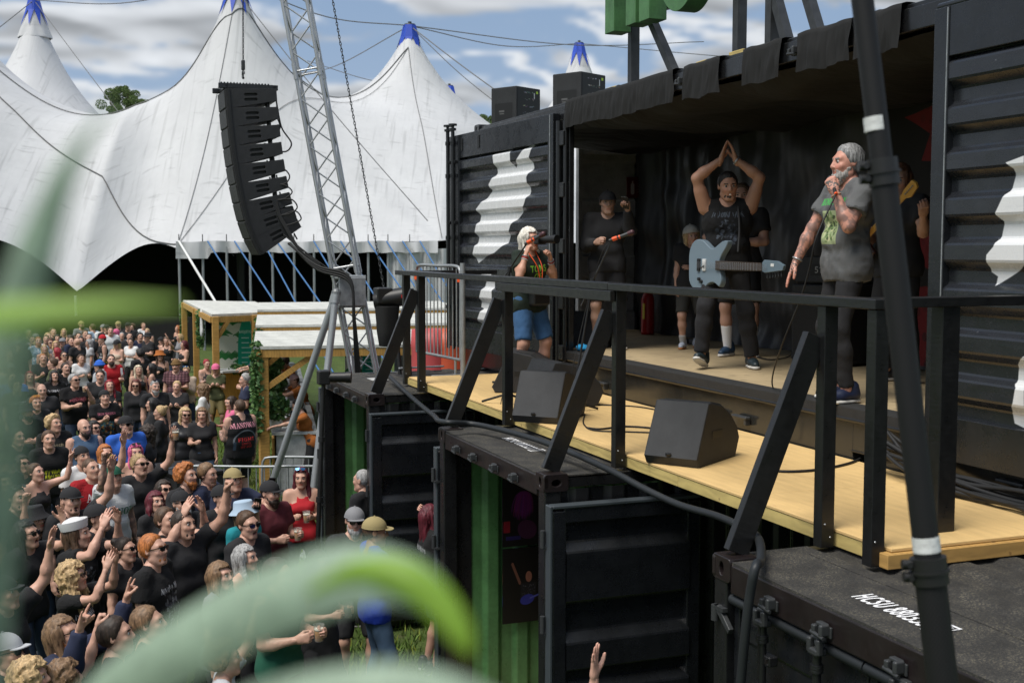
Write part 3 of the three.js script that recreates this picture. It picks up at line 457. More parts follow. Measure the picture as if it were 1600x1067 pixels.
// back curtain
{
  const x0 = 0.25, x1 = 12.0, g = new THREE.PlaneGeometry(x1 - x0, 2.5, 420, 30), p = g.attributes.position;
  for (let i = 0; i < p.count; i++) { const x = p.getX(i), y = p.getY(i); const hang = smooth(0, 1, (y + 1.25) / 2.5); p.setZ(i, 0.035 * Math.sin(x * 11 + 1.2 * N2(x * 0.9, 0.3)) * (1 - smooth(-3.6, -2.0, x))  + 0.006 * N2(x * 5, y * 0.7) + 0.07 * N2(x * 0.7 + y * 0.8, y * 0.9 - x * 0.4) * (1 - 0.3 * hang) + 0.02 * (1 - Math.abs(N2(x * 1.3 - y * 1.6, y * 0.8 + x * 0.3)))); }
  g.computeVertexNormals(); uvm(g); const c = solo('backdrop_curtain', g, phys({ color: lin(0.034, 0.034, 0.035), roughness: 0.45, side: THREE.DoubleSide }), 'creased black backdrop curtain hung along the back of the stage', 'curtain'); c.position.set((x0 + x1) / 2, FY + 1.255, SZ1 + 0.22);
  // printed banner hanging beside the rear guitarist
  const bt = canvasTex(256, 512, (c2, w, h) => { c2.fillStyle = '#0a0606'; c2.fillRect(0, 0, w, h); const q = rng(3); c2.fillStyle = '#6a0c11'; for (const poly of [[[60, 20], [200, 0], [230, 120], [120, 110], [150, 60]], [[20, 250], [120, 190], [210, 240], [180, 330], [90, 300], [60, 340]], [[90, 360], [200, 350], [170, 430], [220, 512], [110, 512], [130, 450]], [[180, 140], [250, 160], [240, 260], [200, 220]]]) { c2.beginPath(); poly.forEach((p, i) => (i ? c2.lineTo(...p) : c2.moveTo(...p))); c2.fill(); } for (let i = 0; i < 200; i++) { c2.fillStyle = `rgba(10,5,5,${q() * 0.4})`; c2.beginPath(); c2.arc(q() * w, q() * h, q() * 10, 0, 7); c2.fill(); } });
  const bg = new THREE.PlaneGeometry(1.1, 2.3, 20, 20), bp = bg.attributes.position; for (let i = 0; i < bp.count; i++) bp.setZ(i, 0.02 * Math.sin(bp.getX(i) * 8)); bg.computeVertexNormals();
  const b = solo('stage_banner', bg, std({ map: bt, roughness: 0.8, side: THREE.DoubleSide }), 'black banner with red artwork behind the rear guitarist', 'banner'); const bpnt = atP(1440, 400, 'z', -4.05); b.position.set(bpnt.x, FY + 1.22, -4.05);
}
// =====================================================  BIG TENT
// camera-facing axes of the far field (ground plane): right and away
const FR = V(RT.x, 0, RT.z).normalize(), FA = V(FW.x, 0, FW.z).normalize();
function farPoint(px, py, dist) { return atD(px, py, dist); }
const tent = thing('festival_tent', 'huge white peaked festival tent behind the crowd', 'tent');
{
  // king poles: pixel of the tip, distance
  const peaks = [[-150, -190, 56], [52, 0, 74], [368, -30, 56], [640, 40, 62], [421, 112, 92], [702, 135, 90], [905, 68, 82]].map(([x, y, d]) => ({ p: atD(x, y, d), d, x, y }));
  // local coordinates on the ground: s = along image right (m), w = away (m), from the camera's foot
  const loc = (p) => { const q = p.clone().sub(CAM.p); return [q.dot(FR), q.dot(FA)]; };
  for (const k of peaks) { [k.s, k.w] = loc(k.p); k.h = k.p.y; }
  // front boundary: anchor points (pixel, distance); low scallops between them
  const front = [[-1500, 440, 44], [-420, 470, 40], [120, 456, 48], [276, 388, 49.5], [690, 376, 50.5], [900, 380, 56], [1180, 400, 62]].map(([x, y, d]) => atD(x, y, d));
  const fl = front.map((p) => { const [s, w] = loc(p); return { s, w, h: p.y }; });
  const frontAt = (s) => { let i = 0; while (i < fl.length - 2 && s > fl[i + 1].s) i++; const a = fl[i], b = fl[i + 1], t = clamp((s - a.s) / (b.s - a.s)); const sag = [1, 2.6, 1.1, 0.0, 0.5, 0.3][i] || 0, arch = Math.sin(Math.PI * t); return { w: mix(a.w, b.w, t) + sag * arch * 1.2, h: mix(a.h, b.h, t) + [1, 2.3, 0.9, 0.02, 0.3, 0.2][i] * arch }; };
  const s0 = fl[0].s + 1, s1 = fl[fl.length - 1].s, wBack = 112;
  const height = (s, w, f) => {
    // tensioned membrane: exponential cones hung on a low sheet
    let m = 0; const base = 5.6 + 2.0 * smooth(0, 12, w - f.w) - 2.5 * smooth(94, wBack, w);
    for (const k of peaks) { const r = Math.hypot(s - k.s, (w - k.w) * 0.8), c = (k.h - base) * (0.60 * Math.exp(-r / 2.6) + 0.40 * Math.exp(-r / 8.5)); m += Math.pow(Math.max(c, 0), 2.2); }
    m = Math.pow(m, 1 / 2.2); const hh = base + m, e = smooth(0, 1, (w - f.w) / 9); const t = clamp((w - f.w) / 7);
    return mix(f.h, hh, 1 - Math.pow(1 - t, 1.9));
  };
  const nx = 380, ny = 190, pos = [], idx = [];
  for (let j = 0; j <= ny; j++) for (let i = 0; i <= nx; i++) { const s = mix(s0, s1, i / nx), f = frontAt(s), w = mix(f.w, wBack, Math.pow(j / ny, 1.25)), h = height(s, w, f); const p = CAM.p.clone().addScaledVector(FR, s).addScaledVector(FA, w); pos.push(p.x, h, p.z); }
  for (let j = 0; j < ny; j++) for (let i = 0; i < nx; i++) { const a = j * (nx + 1) + i; idx.push(a, a + 1, a + nx + 2, a, a + nx + 2, a + nx + 1); }
  const g = new THREE.BufferGeometry(); g.setAttribute('position', new THREE.Float32BufferAttribute(pos, 3)); g.setIndex(idx); g.computeVertexNormals();
  { const n = g.attributes.position.count, uv = new Float32Array(n * 2); for (let j = 0; j <= ny; j++) for (let i = 0; i <= nx; i++) { const k = j * (nx + 1) + i; uv[2 * k] = mix(s0, s1, i / nx); uv[2 * k + 1] = j / ny * 60; } g.setAttribute('uv', new THREE.BufferAttribute(uv, 2)); }
  part(tent, 'membrane', g, M.membrane);
  const onTent = (s, w, up = 0.06) => { const f = frontAt(s), p = CAM.p.clone().addScaledVector(FR, s).addScaledVector(FA, w); p.y = height(s, Math.max(w, f.w), f) + up; return p; };
  // seams and ridge ropes lying on the cloth
  const seam = (a, b, r = 0.02, bow = 0) => { const pts = []; for (let i = 0; i <= 40; i++) { const t = i / 40; pts.push(onTent(mix(a[0], b[0], t) + bow * Math.sin(Math.PI * t), mix(a[1], b[1], t), 0.05)); } part(tent, 'seam_rope', tube(pts, r, 60, 5), M.rope); };
  const P = (i) => [peaks[i].s, peaks[i].w - 0.9], A = (i) => [fl[i].s, fl[i].w + 0.1];
  seam(P(2), A(3), 0.012, 0); seam(P(0), A(3), 0.026); seam(P(0), P(2), 0.026); seam(P(3), A(4), 0.014); seam(P(2), P(3), 0.026); seam(P(3), A(3), 0.012);
  // caps on the poles: white skirt with blue zigzag top
  for (const k of peaks) {
    const c = part(tent, 'pole_cap', (() => {
      const H = 2.3, g2 = lathe([[0.98, -H], [1.0, -H + 0.05], [0.70, -H * 0.62], [0.44, -H * 0.3], [0.34, -H * 0.08], [0.31, 0]], 40), p = g2.attributes.position;
      for (let i = 0; i < p.count; i++) { const a = Math.atan2(p.getZ(i), p.getX(i)), y = p.getY(i), q = 1 + 0.04 * Math.sin(a * 8) * smooth(0, -H, y); p.setXYZ(i, p.getX(i) * q, y, p.getZ(i) * q); } g2.computeVertexNormals(); return g2;
    })(), M.membrane); c.position.copy(k.p);
    const z = []; const N = 8; for (let i = 0; i < N; i++) { const a0 = i / N * 6.2832, a1 = (i + 1) / N * 6.2832, am = (a0 + a1) / 2, pt = (a, r, y) => [r * Math.cos(a), y, r * Math.sin(a)]; const q = [pt(a0, 0.345, 0.02), pt(a1, 0.345, 0.02), pt(a1, 0.50, -0.62), pt(am, 0.86, -1.62), pt(a0, 0.50, -0.62)]; for (const [x, y, w2] of [[0, 1, 2], [0, 2, 4], [4, 2, 3]]) z.push(...q[x], ...q[y], ...q[w2]); }
    const zg = new THREE.BufferGeometry(); zg.setAttribute('position', new THREE.Float32BufferAttribute(z, 3)); zg.computeVertexNormals(); part(c, 'blue_points', zg, M.blue, 'blue zigzag cap');
    part(c, 'pole_head', join([rod([0, -0.05, 0], [0, 0.08, 0], 0.33, 0.28, 12), rod([0, 0.05, 0], [0, 0.2, 0], 0.1, 0.1, 8)]), M.darkSteel);
    part(tent, 'king_pole', rod(V(k.p.x, 0, k.p.z), k.p, 0.2, 0.2, 10), M.darkSteel);
  }
  // cables between the masts
  const C = (a, b, sag = 0.6) => { const m = a.clone().add(b).multiplyScalar(0.5); m.y -= sag; part(tent, 'stay_cable', tube([a, m, b], 0.028, 16, 5), M.rope); };
  C(peaks[2].p, peaks[3].p); C(peaks[3].p, peaks[6].p); C(peaks[1].p, peaks[2].p); C(peaks[3].p, atD(1100, 65, 80)); C(atD(0, -120, 52), peaks[2].p); C(peaks[6].p, atD(1500, 90, 90)); C(peaks[4].p, peaks[3].p, 1); C(peaks[3].p, atD(860, 200, 52), 0.1); C(peaks[5].p, atD(480, 95, 90)); C(peaks[1].p, atD(-120, 120, 60), 0.2); C(peaks[0].p, peaks[1].p, 0.4);
  // long guy lines to the ground in front of the tent
  const G = (a, px, py, D) => part(tent, 'guy_line', tube([a, a.clone().lerp(atD(px, py, D), 0.5).add(V(0, -0.2, 0)), atD(px, py, D)], 0.022, 16, 5), M.rope);
  G(peaks[1].p, 365, 400, 50); G(atD(380, 0, 55), 668, 345, 50.5); G(peaks[3].p, 800, 180, 60);
  // front edge: valance, side poles, straps, dark lining
  const ev = [], ei = []; const pxs = []; for (let x = 274; x <= 684; x += 5) pxs.push(x);
  const vd = (x) => 49.4 + (x - 276) / 414;
  pxs.forEach((x, i) => { const fold = 0.06 * Math.sin(i * 0.9) + 0.05 * N2(i * 0.3, 3); for (const [y, dz] of [[377 + 1.0 * Math.sin(i * 0.37), 0], [387, fold], [x < 325 ? 404 : 394.5 + 0.8 * Math.sin(i * 0.8), fold * 1.4]]) { const p = atD(x, y, vd(x) - 0.12 + dz); ev.push(p.x, p.y, p.z); } if (i) for (let k = 0; k < 2; k++) { const a = (i - 1) * 3 + k; ei.push(a, a + 1, a + 4, a, a + 4, a + 3); } });
  const vg = new THREE.BufferGeometry(); vg.setAttribute('position', new THREE.Float32BufferAttribute(ev, 3)); vg.setIndex(ei); vg.computeVertexNormals(); part(tent, 'valance', uvm(vg), M.membrane, 'crumpled white valance along the eave');
  for (const x of [279, 316, 353.5, 390, 425, 459, 490, 575, 606, 640]) { const t = atD(x, 385, vd(x)), b = t.clone(); b.y = 0; part(tent, 'side_pole', rod(b, t, 0.055, 0.055, 8), M.galv); part(tent, 'pole_spike', rod(t, t.clone().add(V(0, 0.5, 0)), 0.025, 0.02, 6), M.rope); }
  for (const [x, x2] of [[279, 335], [324, 383], [366, 427], [410, 460], [432, 498], [490, 545], [532, 590], [575, 640], [604, 662], [629, 690], [656, 712]]) { const a = atD(x, 377, vd(x) - 0.15), b = atD(x2, 470, vd(x) - 4.5), e = a.clone().lerp(b, 1 + (b.y) / (a.y - b.y)); part(tent, 'strap', rod(a, e, x === 279 ? 0.05 : 0.032, x === 279 ? 0.05 : 0.032, 6), x === 279 ? M.white : M.strap); }
  // closed white side wall at the right and black lining inside
  { const w = []; const pw = (x, y, d) => { const p = atD(x, y, d); return p; }; const a = pw(604, 392, 50.2), b = pw(700, 388, 50.4), nxw = 30, gg = new THREE.PlaneGeometry(1, 1, nxw, 4), p = gg.attributes.position; for (let i = 0; i < p.count; i++) { const u = p.getX(i) + 0.5, v = p.getY(i) + 0.5, q = a.clone().lerp(b, u); q.y = mix(0, q.y, v); q.addScaledVector(FA, 0.1 * Math.sin(u * 26)); p.setXYZ(i, q.x, q.y, q.z); } gg.computeVertexNormals(); part(tent, 'side_wall', uvm(gg), M.membrane); }
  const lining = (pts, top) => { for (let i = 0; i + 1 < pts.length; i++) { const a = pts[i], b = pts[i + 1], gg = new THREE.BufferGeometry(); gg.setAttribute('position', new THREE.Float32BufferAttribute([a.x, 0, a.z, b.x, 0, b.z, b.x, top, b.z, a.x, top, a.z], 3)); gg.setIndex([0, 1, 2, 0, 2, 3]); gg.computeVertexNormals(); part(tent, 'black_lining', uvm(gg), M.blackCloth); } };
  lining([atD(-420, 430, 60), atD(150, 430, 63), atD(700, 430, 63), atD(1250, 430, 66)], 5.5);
  { const gg = new THREE.BufferGeometry(), q = [atD(-420, 430, 50), atD(1250, 430, 58), atD(1250, 430, 66), atD(-420, 430, 60)], y = 5.35; gg.setAttribute('position', new THREE.Float32BufferAttribute(q.flatMap((p) => [p.x, y, p.z]), 3)); gg.setIndex([0, 1, 2, 0, 2, 3]); gg.computeVertexNormals(); }
  // people and things inside the tent read as one dark mass
  const pc = atD(117, 462, 47.7), pb = pc.clone(); pb.y = 0; part(tent, 'corner_pole', rod(pb, pc, 0.05, 0.05, 8), M.galv);
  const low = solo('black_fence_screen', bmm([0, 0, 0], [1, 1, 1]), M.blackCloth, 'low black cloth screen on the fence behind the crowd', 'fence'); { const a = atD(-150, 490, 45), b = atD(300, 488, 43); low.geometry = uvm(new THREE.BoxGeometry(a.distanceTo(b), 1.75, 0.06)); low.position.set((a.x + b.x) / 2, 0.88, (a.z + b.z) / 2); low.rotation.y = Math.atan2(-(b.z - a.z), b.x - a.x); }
}

// =====================================================  DISTANT TREES
function leafCloud(name, n, size, blobs, seed, cols) {
  const r = rng(seed), pos = [], col = [], c = blobs;
  for (let i = 0; i < n; i++) {
    const b = c[(r() * c.length) | 0]; let x, y, z, l; do { x = r() * 2 - 1; y = r() * 2 - 1; z = r() * 2 - 1; l = x * x + y * y + z * z; } while (l > 1 || l < 0.05); const k = Math.pow(l, -0.18);
    const P = V(b[0] + x * k * b[3], b[1] + y * k * b[4], b[2] + z * k * b[3]); const e = new THREE.Euler(r() * 6, r() * 6, r() * 6), s = size * (0.6 + r() * 0.8), t = r(), cc = cols[(r() * cols.length) | 0];
    for (const q of [[-0.5, 0, 0], [0, 0.9, 0.15], [0.5, 0, 0], [-0.5, 0, 0], [0.5, 0, 0], [0, -0.9, 0.15]]) { const v = V(q[0] * s, q[1] * s, q[2] * s).applyEuler(e).add(P); pos.push(v.x, v.y, v.z); col.push(cc[0] * (0.75 + 0.5 * t), cc[1] * (0.75 + 0.5 * t), cc[2] * (0.75 + 0.5 * t)); }
  }
  const g = new THREE.BufferGeometry(); g.setAttribute('position', new THREE.Float32BufferAttribute(pos, 3)); g.setAttribute('color', new THREE.Float32BufferAttribute(col, 3)); g.computeVertexNormals(); return g;
}
M.leafFar = std({ color: lin(1), vertexColors: true, roughness: 0.8, side: THREE.DoubleSide });
M.bark = std({ color: lin(0.11, 0.08, 0.055), roughness: 0.9, map: rep(T.grime, 1) });
function tree(label, px, py, D, wpx, seed) {
  const top = atD(px, py, D), H = top.y, w = wpx * D / CAM.f; const t = thing('leafy_tree', label, 'tree', [top.x, 0, top.z], 0, 'trees behind the tent'); const r = rng(seed);
  const bl = []; for (let i = 0; i < 46; i++) { const a = r() * 6.28, q = Math.sqrt(r()) * w * 0.46, u = q / (w * 0.5); bl.push([Math.cos(a) * q, H - w * (0.10 + 0.32 * u * u) - r() * r() * w * 0.8, Math.sin(a) * q, w * (0.06 + 0.07 * r()), w * (0.05 + 0.05 * r())]); }
  part(t, 'trunk', rod([0, 0, 0], [0.2, H * 0.7, 0], 0.38, 0.16, 10), M.bark); for (let i = 0; i < 6; i++) { const b = bl[i]; part(t, 'branch', rod([0.1, H * (0.35 + 0.05 * i), 0], [b[0], b[1], b[2]], 0.13, 0.04, 6), M.bark); }
  part(t, 'crown', leafCloud('crown', 15000, w * 0.016, bl, seed, [[0.075, 0.125, 0.028], [0.055, 0.10, 0.022], [0.10, 0.14, 0.04]]), M.leafFar);
}
tree('broad green tree top showing over the tent at the left', 190, 128, 118, 84, 21);
tree('green tree top showing between the tent and the stage container', 765, 172, 96, 80, 22);
// =====================================================  TRUSS TOWER AND LINE ARRAY
function boxTruss(parent, a, b, w, bay, mat) {
  a = asV(a); b = asV(b); const y = b.clone().sub(a).normalize(), x = RT.clone().addScaledVector(y, -RT.dot(y)).normalize(), z = x.clone().cross(y), L = a.distanceTo(b), n = Math.round(L / bay);
  const C = (i, t) => { const [sx, sz] = [[-1, -1], [1, -1], [1, 1], [-1, 1]][i % 4]; return a.clone().addScaledVector(y, t * L).addScaledVector(x, sx * w / 2).addScaledVector(z, sz * w / 2); };
  for (let i = 0; i < 4; i++) part(parent, 'chord', rod(C(i, 0), C(i, 1), 0.026, 0.026, 10), mat);
  for (let i = 0; i < 4; i++) for (let k = 0; k < n; k++) { const f = (k + i) % 2; part(parent, 'lattice', rod(C(i + f, k / n), C(i + 1 - f, (k + 1) / n), 0.011, 0.011, 6), mat); }
  for (const t of [0.12, 0.42, 0.72, 0.995]) for (let i = 0; i < 4; i++) { part(parent, 'batten', rod(C(i, t), C(i + 1, t), 0.014, 0.014, 6), mat); part(parent, 'coupler', rod(C(i, t - 0.012), C(i, t + 0.012), 0.034, 0.034, 10), mat); }
}
function chainLink(parent, a, b, n, r, mat, name = 'link') { a = asV(a); b = asV(b); const y = b.clone().sub(a).normalize(), q = new THREE.Quaternion().setFromUnitVectors(V(0, 1, 0), y), L = a.distanceTo(b) / n, g = new THREE.TorusGeometry(L * 0.36, r, 5, 10); g.scale(0.72, 1.55, 1); for (let i = 0; i < n; i++) { const m = part(parent, name, g, mat); m.position.copy(a).addScaledVector(y, (i + 0.5) * L); m.quaternion.copy(q).multiply(new THREE.Quaternion().setFromAxisAngle(V(0, 1, 0), (i % 2) * Math.PI / 2)); } }
{
  const t = thing('lighting_tower', 'leaning grey aluminium truss tower holding up the speaker array', 'tower');
  const lo = atD(570, 585, 17.3), hi = atD(462, 0, 17.0), dir = hi.clone().sub(lo).normalize(); const base = lo.clone().addScaledVector(dir, -lo.y / dir.y + 0.05), top = hi.clone().addScaledVector(dir, 1.6);
  boxTruss(t, base, top, 0.34, 0.33, M.alu);
  part(t, 'base_plate', box(0.9, 0.06, 0.9, base.x, 0.03, base.z, 0.01), M.galv);
  const tip = atD(379, -150, 17.0); tip.y = top.y + 0.1; part(t, 'head_beam', bar(top.clone().addScaledVector(RT, 0.9), tip, 0.12, 0.12, V(0, 1, 0)), M.alu);
  const sl = atD(536, 455, 16.8); part(t, 'sleeve_block', join([box(0.40, 0.05, 0.40, 0, 0.2, 0, 0.01), box(0.40, 0.05, 0.40, 0, -0.2, 0, 0.01), box(0.05, 0.4, 0.38, -0.2, 0, 0, 0.01), box(0.05, 0.4, 0.38, 0.2, 0, 0, 0.01)]).translate(atD(545, 455, 17.1).x, atD(545, 455, 17.1).y, atD(545, 455, 17.1).z), M.galv);
  const gnd = (px, py, D) => { const a = atD(525, 458, 16.7), b = atD(px, py, D), e = a.clone().lerp(b, a.y / (a.y - b.y)); return [a, e]; };
  for (const [px, py, D, r] of [[428, 745, 17.2, 0.05], [484, 812, 16.4, 0.05]]) { const [a, e] = gnd(px, py, D); part(t, 'outrigger', join([rod(a, e, r, r, 14), rod(a, a.clone().lerp(e, 0.04), r * 1.35, r * 1.2, 14), new THREE.SphereGeometry(r * 1.4, 12, 8).translate(a.x, a.y, a.z)]), M.galv); part(t, 'outrigger_foot', box(0.3, 0.03, 0.3, e.x, 0.015, e.z), M.galv); }
  for (const k of [0, 1, 2]) part(t, 'loom', tube([atD(450, 380, 16.9).addScaledVector(RT, k * 0.01), atD(495, 415 + k * 3, 16.8), atD(545, 432 + k * 4, 16.75), atD(552 + k, 500, 16.8), atD(556 + k * 3, 580, 17.0), atD(562 + k * 3, 640, 17.1)], 0.018, 40, 7), M.cable, 'black cable loom tied to the tower');
  // chain to the array
  const ch = thing('hoist_chain', 'steel chain carrying the line array, hanging left of the tower', 'chain'); chainLink(ch, atD(378.5, -120, 17), atD(379.5, 104, 17), 52, 0.006, M.darkSteel);
  part(ch, 'hook', join([new THREE.TorusGeometry(0.05, 0.016, 8, 16, 5).translate(0, -0.03, 0), box(0.07, 0.14, 0.05, 0, 0.1, 0, 0.015)]).translate(...atD(379.5, 113, 17).toArray()), M.darkSteel);
  const ch2 = thing('hoist_chain', 'long chain running down to the black chain hoist by the guard rail', 'chain'); chainLink(ch2, atD(498, -120, 15.4), atD(600, 452, 15.2), 110, 0.007, M.darkSteel);
}
{
  // array: local frame n = facing, a = across, up
  const nrm = FA.clone().multiplyScalar(-Math.cos(1.20)).addScaledVector(FR, -Math.sin(1.20)).normalize(), acr = V(0, 1, 0).cross(nrm).normalize();
  const A = thing('line_array', 'hanging black line array of nine speaker cabinets', 'speaker array'), o = atD(346, 138, 17);
  A.position.copy(o); A.quaternion.setFromRotationMatrix(new THREE.Matrix4().makeBasis(acr, V(0, 1, 0), nrm)); // x across, y up, z facing
  const D = 0.70, H = 0.255, Wd = 0.66, st = (cx, cy, rx, ry) => { const p = []; for (let k = 0; k <= 8; k++) { const t = -Math.PI / 2 + k / 8 * Math.PI; p.push([cx + rx - ry + ry * Math.cos(t), cy + ry * Math.sin(t)]); } for (let k = 0; k <= 8; k++) { const t = Math.PI / 2 + k / 8 * Math.PI; p.push([cx - rx + ry + ry * Math.cos(t), cy + ry * Math.sin(t)]); } return p; };
  const prof = [[0, 0], [0, -H], [-0.09, -H], [-D, -H + 0.085], [-D, -0.012], [-0.09, 0]];
  const plate = extrude(prof, 0.018, 0.003, [st(-0.34, -0.082, 0.095, 0.024), st(-0.34, -0.150, 0.095, 0.024)]);  // (z, y) -> width
  const side = (sx) => tf(plate, basis([0, 0, 1], [0, 1, 0], [-1, 0, 0], [sx > 0 ? Wd / 2 + 0.018 : -Wd / 2, 0, 0]));
  const core = extrude(prof.map(([z, y]) => [z * 0.985 - 0.004, y * 0.96 - 0.004]), Wd - 0.07, 0.004); const coreG = tf(core, basis([0, 0, 1], [0, 1, 0], [-1, 0, 0], [Wd / 2 - 0.035, 0, 0]));
  const shell = join([box(Wd, 0.014, D - 0.02, 0, -0.012, -D / 2), box(Wd, H - 0.085, 0.014, 0, -H / 2 + 0.042, -D + 0.008), bar([0, -H + 0.008, -0.08], [0, -H + 0.09, -D + 0.01], Wd, 0.014, V(1, 0, 0))]);
  const grill = box(Wd - 0.01, H - 0.012, 0.02, 0, -H / 2, 0.008, 0.008);
  let cy = -0.05, cz = 0.0, pitch = 0; const steps = [3.5, 1, 1.2, 1.4, 1.6, 2, 2.5, 5.5, 8.5];
  for (let i = 0; i < 9; i++) {
    pitch += steps[i] * Math.PI / 180; const c = part(A, 'cabinet', join([side(1), side(-1), shell]), M.speaker); c.position.set(0, cy, cz); c.rotation.x = pitch;
    part(c, 'core', coreG, M.plasticBlack); part(c, 'grille', grill, M.grille);
    for (const s of [-1, 1]) { part(c, 'rigging_plate', box(0.016, H + 0.012, 0.035, s * (Wd / 2 + 0.03), -H / 2, -0.04, 0.004), M.plasticBlack); part(c, 'rear_link', box(0.012, 0.1, 0.02, s * (Wd / 2 - 0.06), -H + 0.0, -D + 0.12), M.plasticBlack); }
    cz -= Math.sin(pitch) * (H + 0.006); cy -= Math.cos(pitch) * (H + 0.006);
  }
  const f = part(A, 'fly_frame', join([box(0.04, 0.075, D + 0.12, Wd / 2 - 0.02, 0.0, -D / 2 + 0.03, 0.01), box(0.04, 0.075, D + 0.12, -Wd / 2 + 0.02, 0.0, -D / 2 + 0.03, 0.01), box(Wd, 0.06, 0.05, 0, 0, -0.02, 0.01), box(Wd, 0.06, 0.05, 0, 0, -D + 0.02, 0.01), box(0.06, 0.05, D, 0, 0.03, -D / 2)]), M.black);
  for (let i = 0; i < 16; i++) part(f, 'frame_pin', box(0.05, 0.014, 0.02, Wd / 2 - 0.02, 0.042, 0.05 - i * 0.043), M.black);
  A.updateMatrixWorld(true);
  // cable bundle behind the cabinets
  const cb = (pts, r) => { const inv = A.matrixWorld.clone().invert(); part(A, 'speaker_cable', tube(pts.map((p) => atD(p[0], p[1], p[2] || 17.05).applyMatrix4(inv)), r, 50, 6), M.cable); };
  for (let k = 0; k < 3; k++) cb([[414 + k * 2, 140], [418 + k * 2, 200], [424 + k * 2, 270], [432 + k * 2, 330], [446 + k * 2, 358], [465 + k, 388], [500, 412 + k * 3]], 0.014);
  cb([[408, 153], [424, 140], [440, 200], [455, 225], [448, 236], [430, 236], [418, 235]], 0.011); cb([[412, 155], [428, 150], [432, 170], [428, 180], [414, 181]], 0.010); cb([[414, 183], [430, 182], [437, 200], [430, 207], [416, 208]], 0.010); cb([[420, 262], [440, 262], [452, 275], [446, 286], [424, 287]], 0.010); cb([[426, 288], [446, 290], [456, 300], [440, 312], [430, 312]], 0.010); cb([[434, 312], [456, 312], [464, 324], [452, 334], [438, 336]], 0.010); cb([[441, 336], [462, 330], [470, 342], [455, 350], [446, 352]], 0.010); cb([[442, 366], [462, 382], [485, 400], [520, 425]], 0.012);
}
{
  const h = thing('chain_hoist', 'black electric chain hoist with hanging chain bag near the far end of the railing', 'hoist'), o = atD(607, 466, 15);
  const P = (px, py) => atD(px, py, 15); part(h, 'motor', join([rod(P(590, 470), P(636, 462), 0.115, 0.115, 18), rod(P(584, 471), P(592, 470), 0.09, 0.115, 18), rod(P(636, 462), P(648, 459), 0.1, 0.07, 18), box(0.22, 0.2, 0.2, ...P(598, 462).toArray(), 0.02)]), M.plasticBlack);
  part(h, 'label_strip', box(0.12, 0.04, 0.02, ...atD(628, 463, 14.885).toArray()), M.red);
  part(h, 'chain_bag', (() => { const g = lathe([[0.0, -0.5], [0.10, -0.49], [0.13, -0.3], [0.15, 0], [0.14, 0.01]], 18), p = g.attributes.position; for (let i = 0; i < p.count; i++) { const a = Math.atan2(p.getZ(i), p.getX(i)); const k = 1 + 0.07 * Math.sin(5 * a + 3 * p.getY(i)); p.setX(i, p.getX(i) * k); p.setZ(i, p.getZ(i) * k); } g.computeVertexNormals(); const q = P(605, 479); return g.translate(q.x, q.y, q.z); })(), M.drape);
  chainLink(h, P(596, 458), P(597, 480), 7, 0.007, M.steel); chainLink(h, P(603, 458), P(604, 482), 7, 0.007, M.steel);
  part(h, 'weight', rod(P(607, 520), P(607, 527), 0.05, 0.05, 12), M.plasticBlack);
  part(h, 'stand', join([rod(P(632, 470), V(P(640, 600).x, 2.60, P(640, 600).z), 0.03, 0.03, 8), rod(P(616, 470), V(P(625, 600).x, 2.60, P(625, 600).z), 0.025, 0.025, 8)]), M.plasticBlack);
}

// =====================================================  ON THE STAGE ROOF
function rackBox(label, x, z, y) {
  const b = thing('power_amplifier', label, 'amplifier', [x, y, z], 0.5, 'amplifiers on the stage roof');
  part(b, 'case', box(0.44, 0.56, 0.5, 0, 0.28, 0, 0.012), M.speaker);
  const t = canvasTex(256, 320, (g) => { g.fillStyle = '#0b0b0c'; g.fillRect(0, 0, 256, 320); const r = rng(x * 10 | 0); for (let i = 0; i < 70; i++) { g.fillStyle = `rgba(${150 + r() * 80 | 0},${150 + r() * 80 | 0},${150 + r() * 70 | 0},${0.25 + r() * 0.5})`; const c = r() * 5 | 0; g.fillRect(60 + r() * 130, 20 + c * 55 + r() * 14, 4 + r() * 16, 3 + r() * 4); } g.fillStyle = '#b5d33a'; g.fillRect(215, 14, 22, 20); g.fillStyle = '#d8d8d8'; g.fillRect(190, 30, 9, 46); g.fillStyle = '#d88a1a'; g.fillRect(150, 250, 14, 40); });
  const pg = new THREE.PlaneGeometry(0.40, 0.53); pg.rotateY(Math.PI / 2); pg.translate(0.2225, 0.28, 0); pg.scale(1, 1, 1.15); part(b, 'connector_panel', pg, std({ map: t, roughness: 0.5 }));
  const side = canvasTex(128, 128, (g) => { g.fillStyle = '#131314'; g.fillRect(0, 0, 128, 128); g.fillStyle = '#555'; g.fillRect(30, 40, 40, 10); g.fillRect(34, 56, 34, 6); }); const sg = new THREE.PlaneGeometry(0.3, 0.3); sg.translate(0, 0.2, 0.252); part(b, 'logo_plate', sg, std({ map: side, roughness: 0.6 }));
}
{ const a = atP(808, 185, 'y', SRY + 0.005), d = 15.5; const p1 = atD(806, 190, 16.2), p2 = atD(905, 165, 14.9); rackBox('black amplifier standing on the stage roof near its far end, left of its twin', p1.x, p1.z, SRY); rackBox('black amplifier on the stage roof, right one of two, beside the cloth edge', p2.x, p2.z, SRY); }
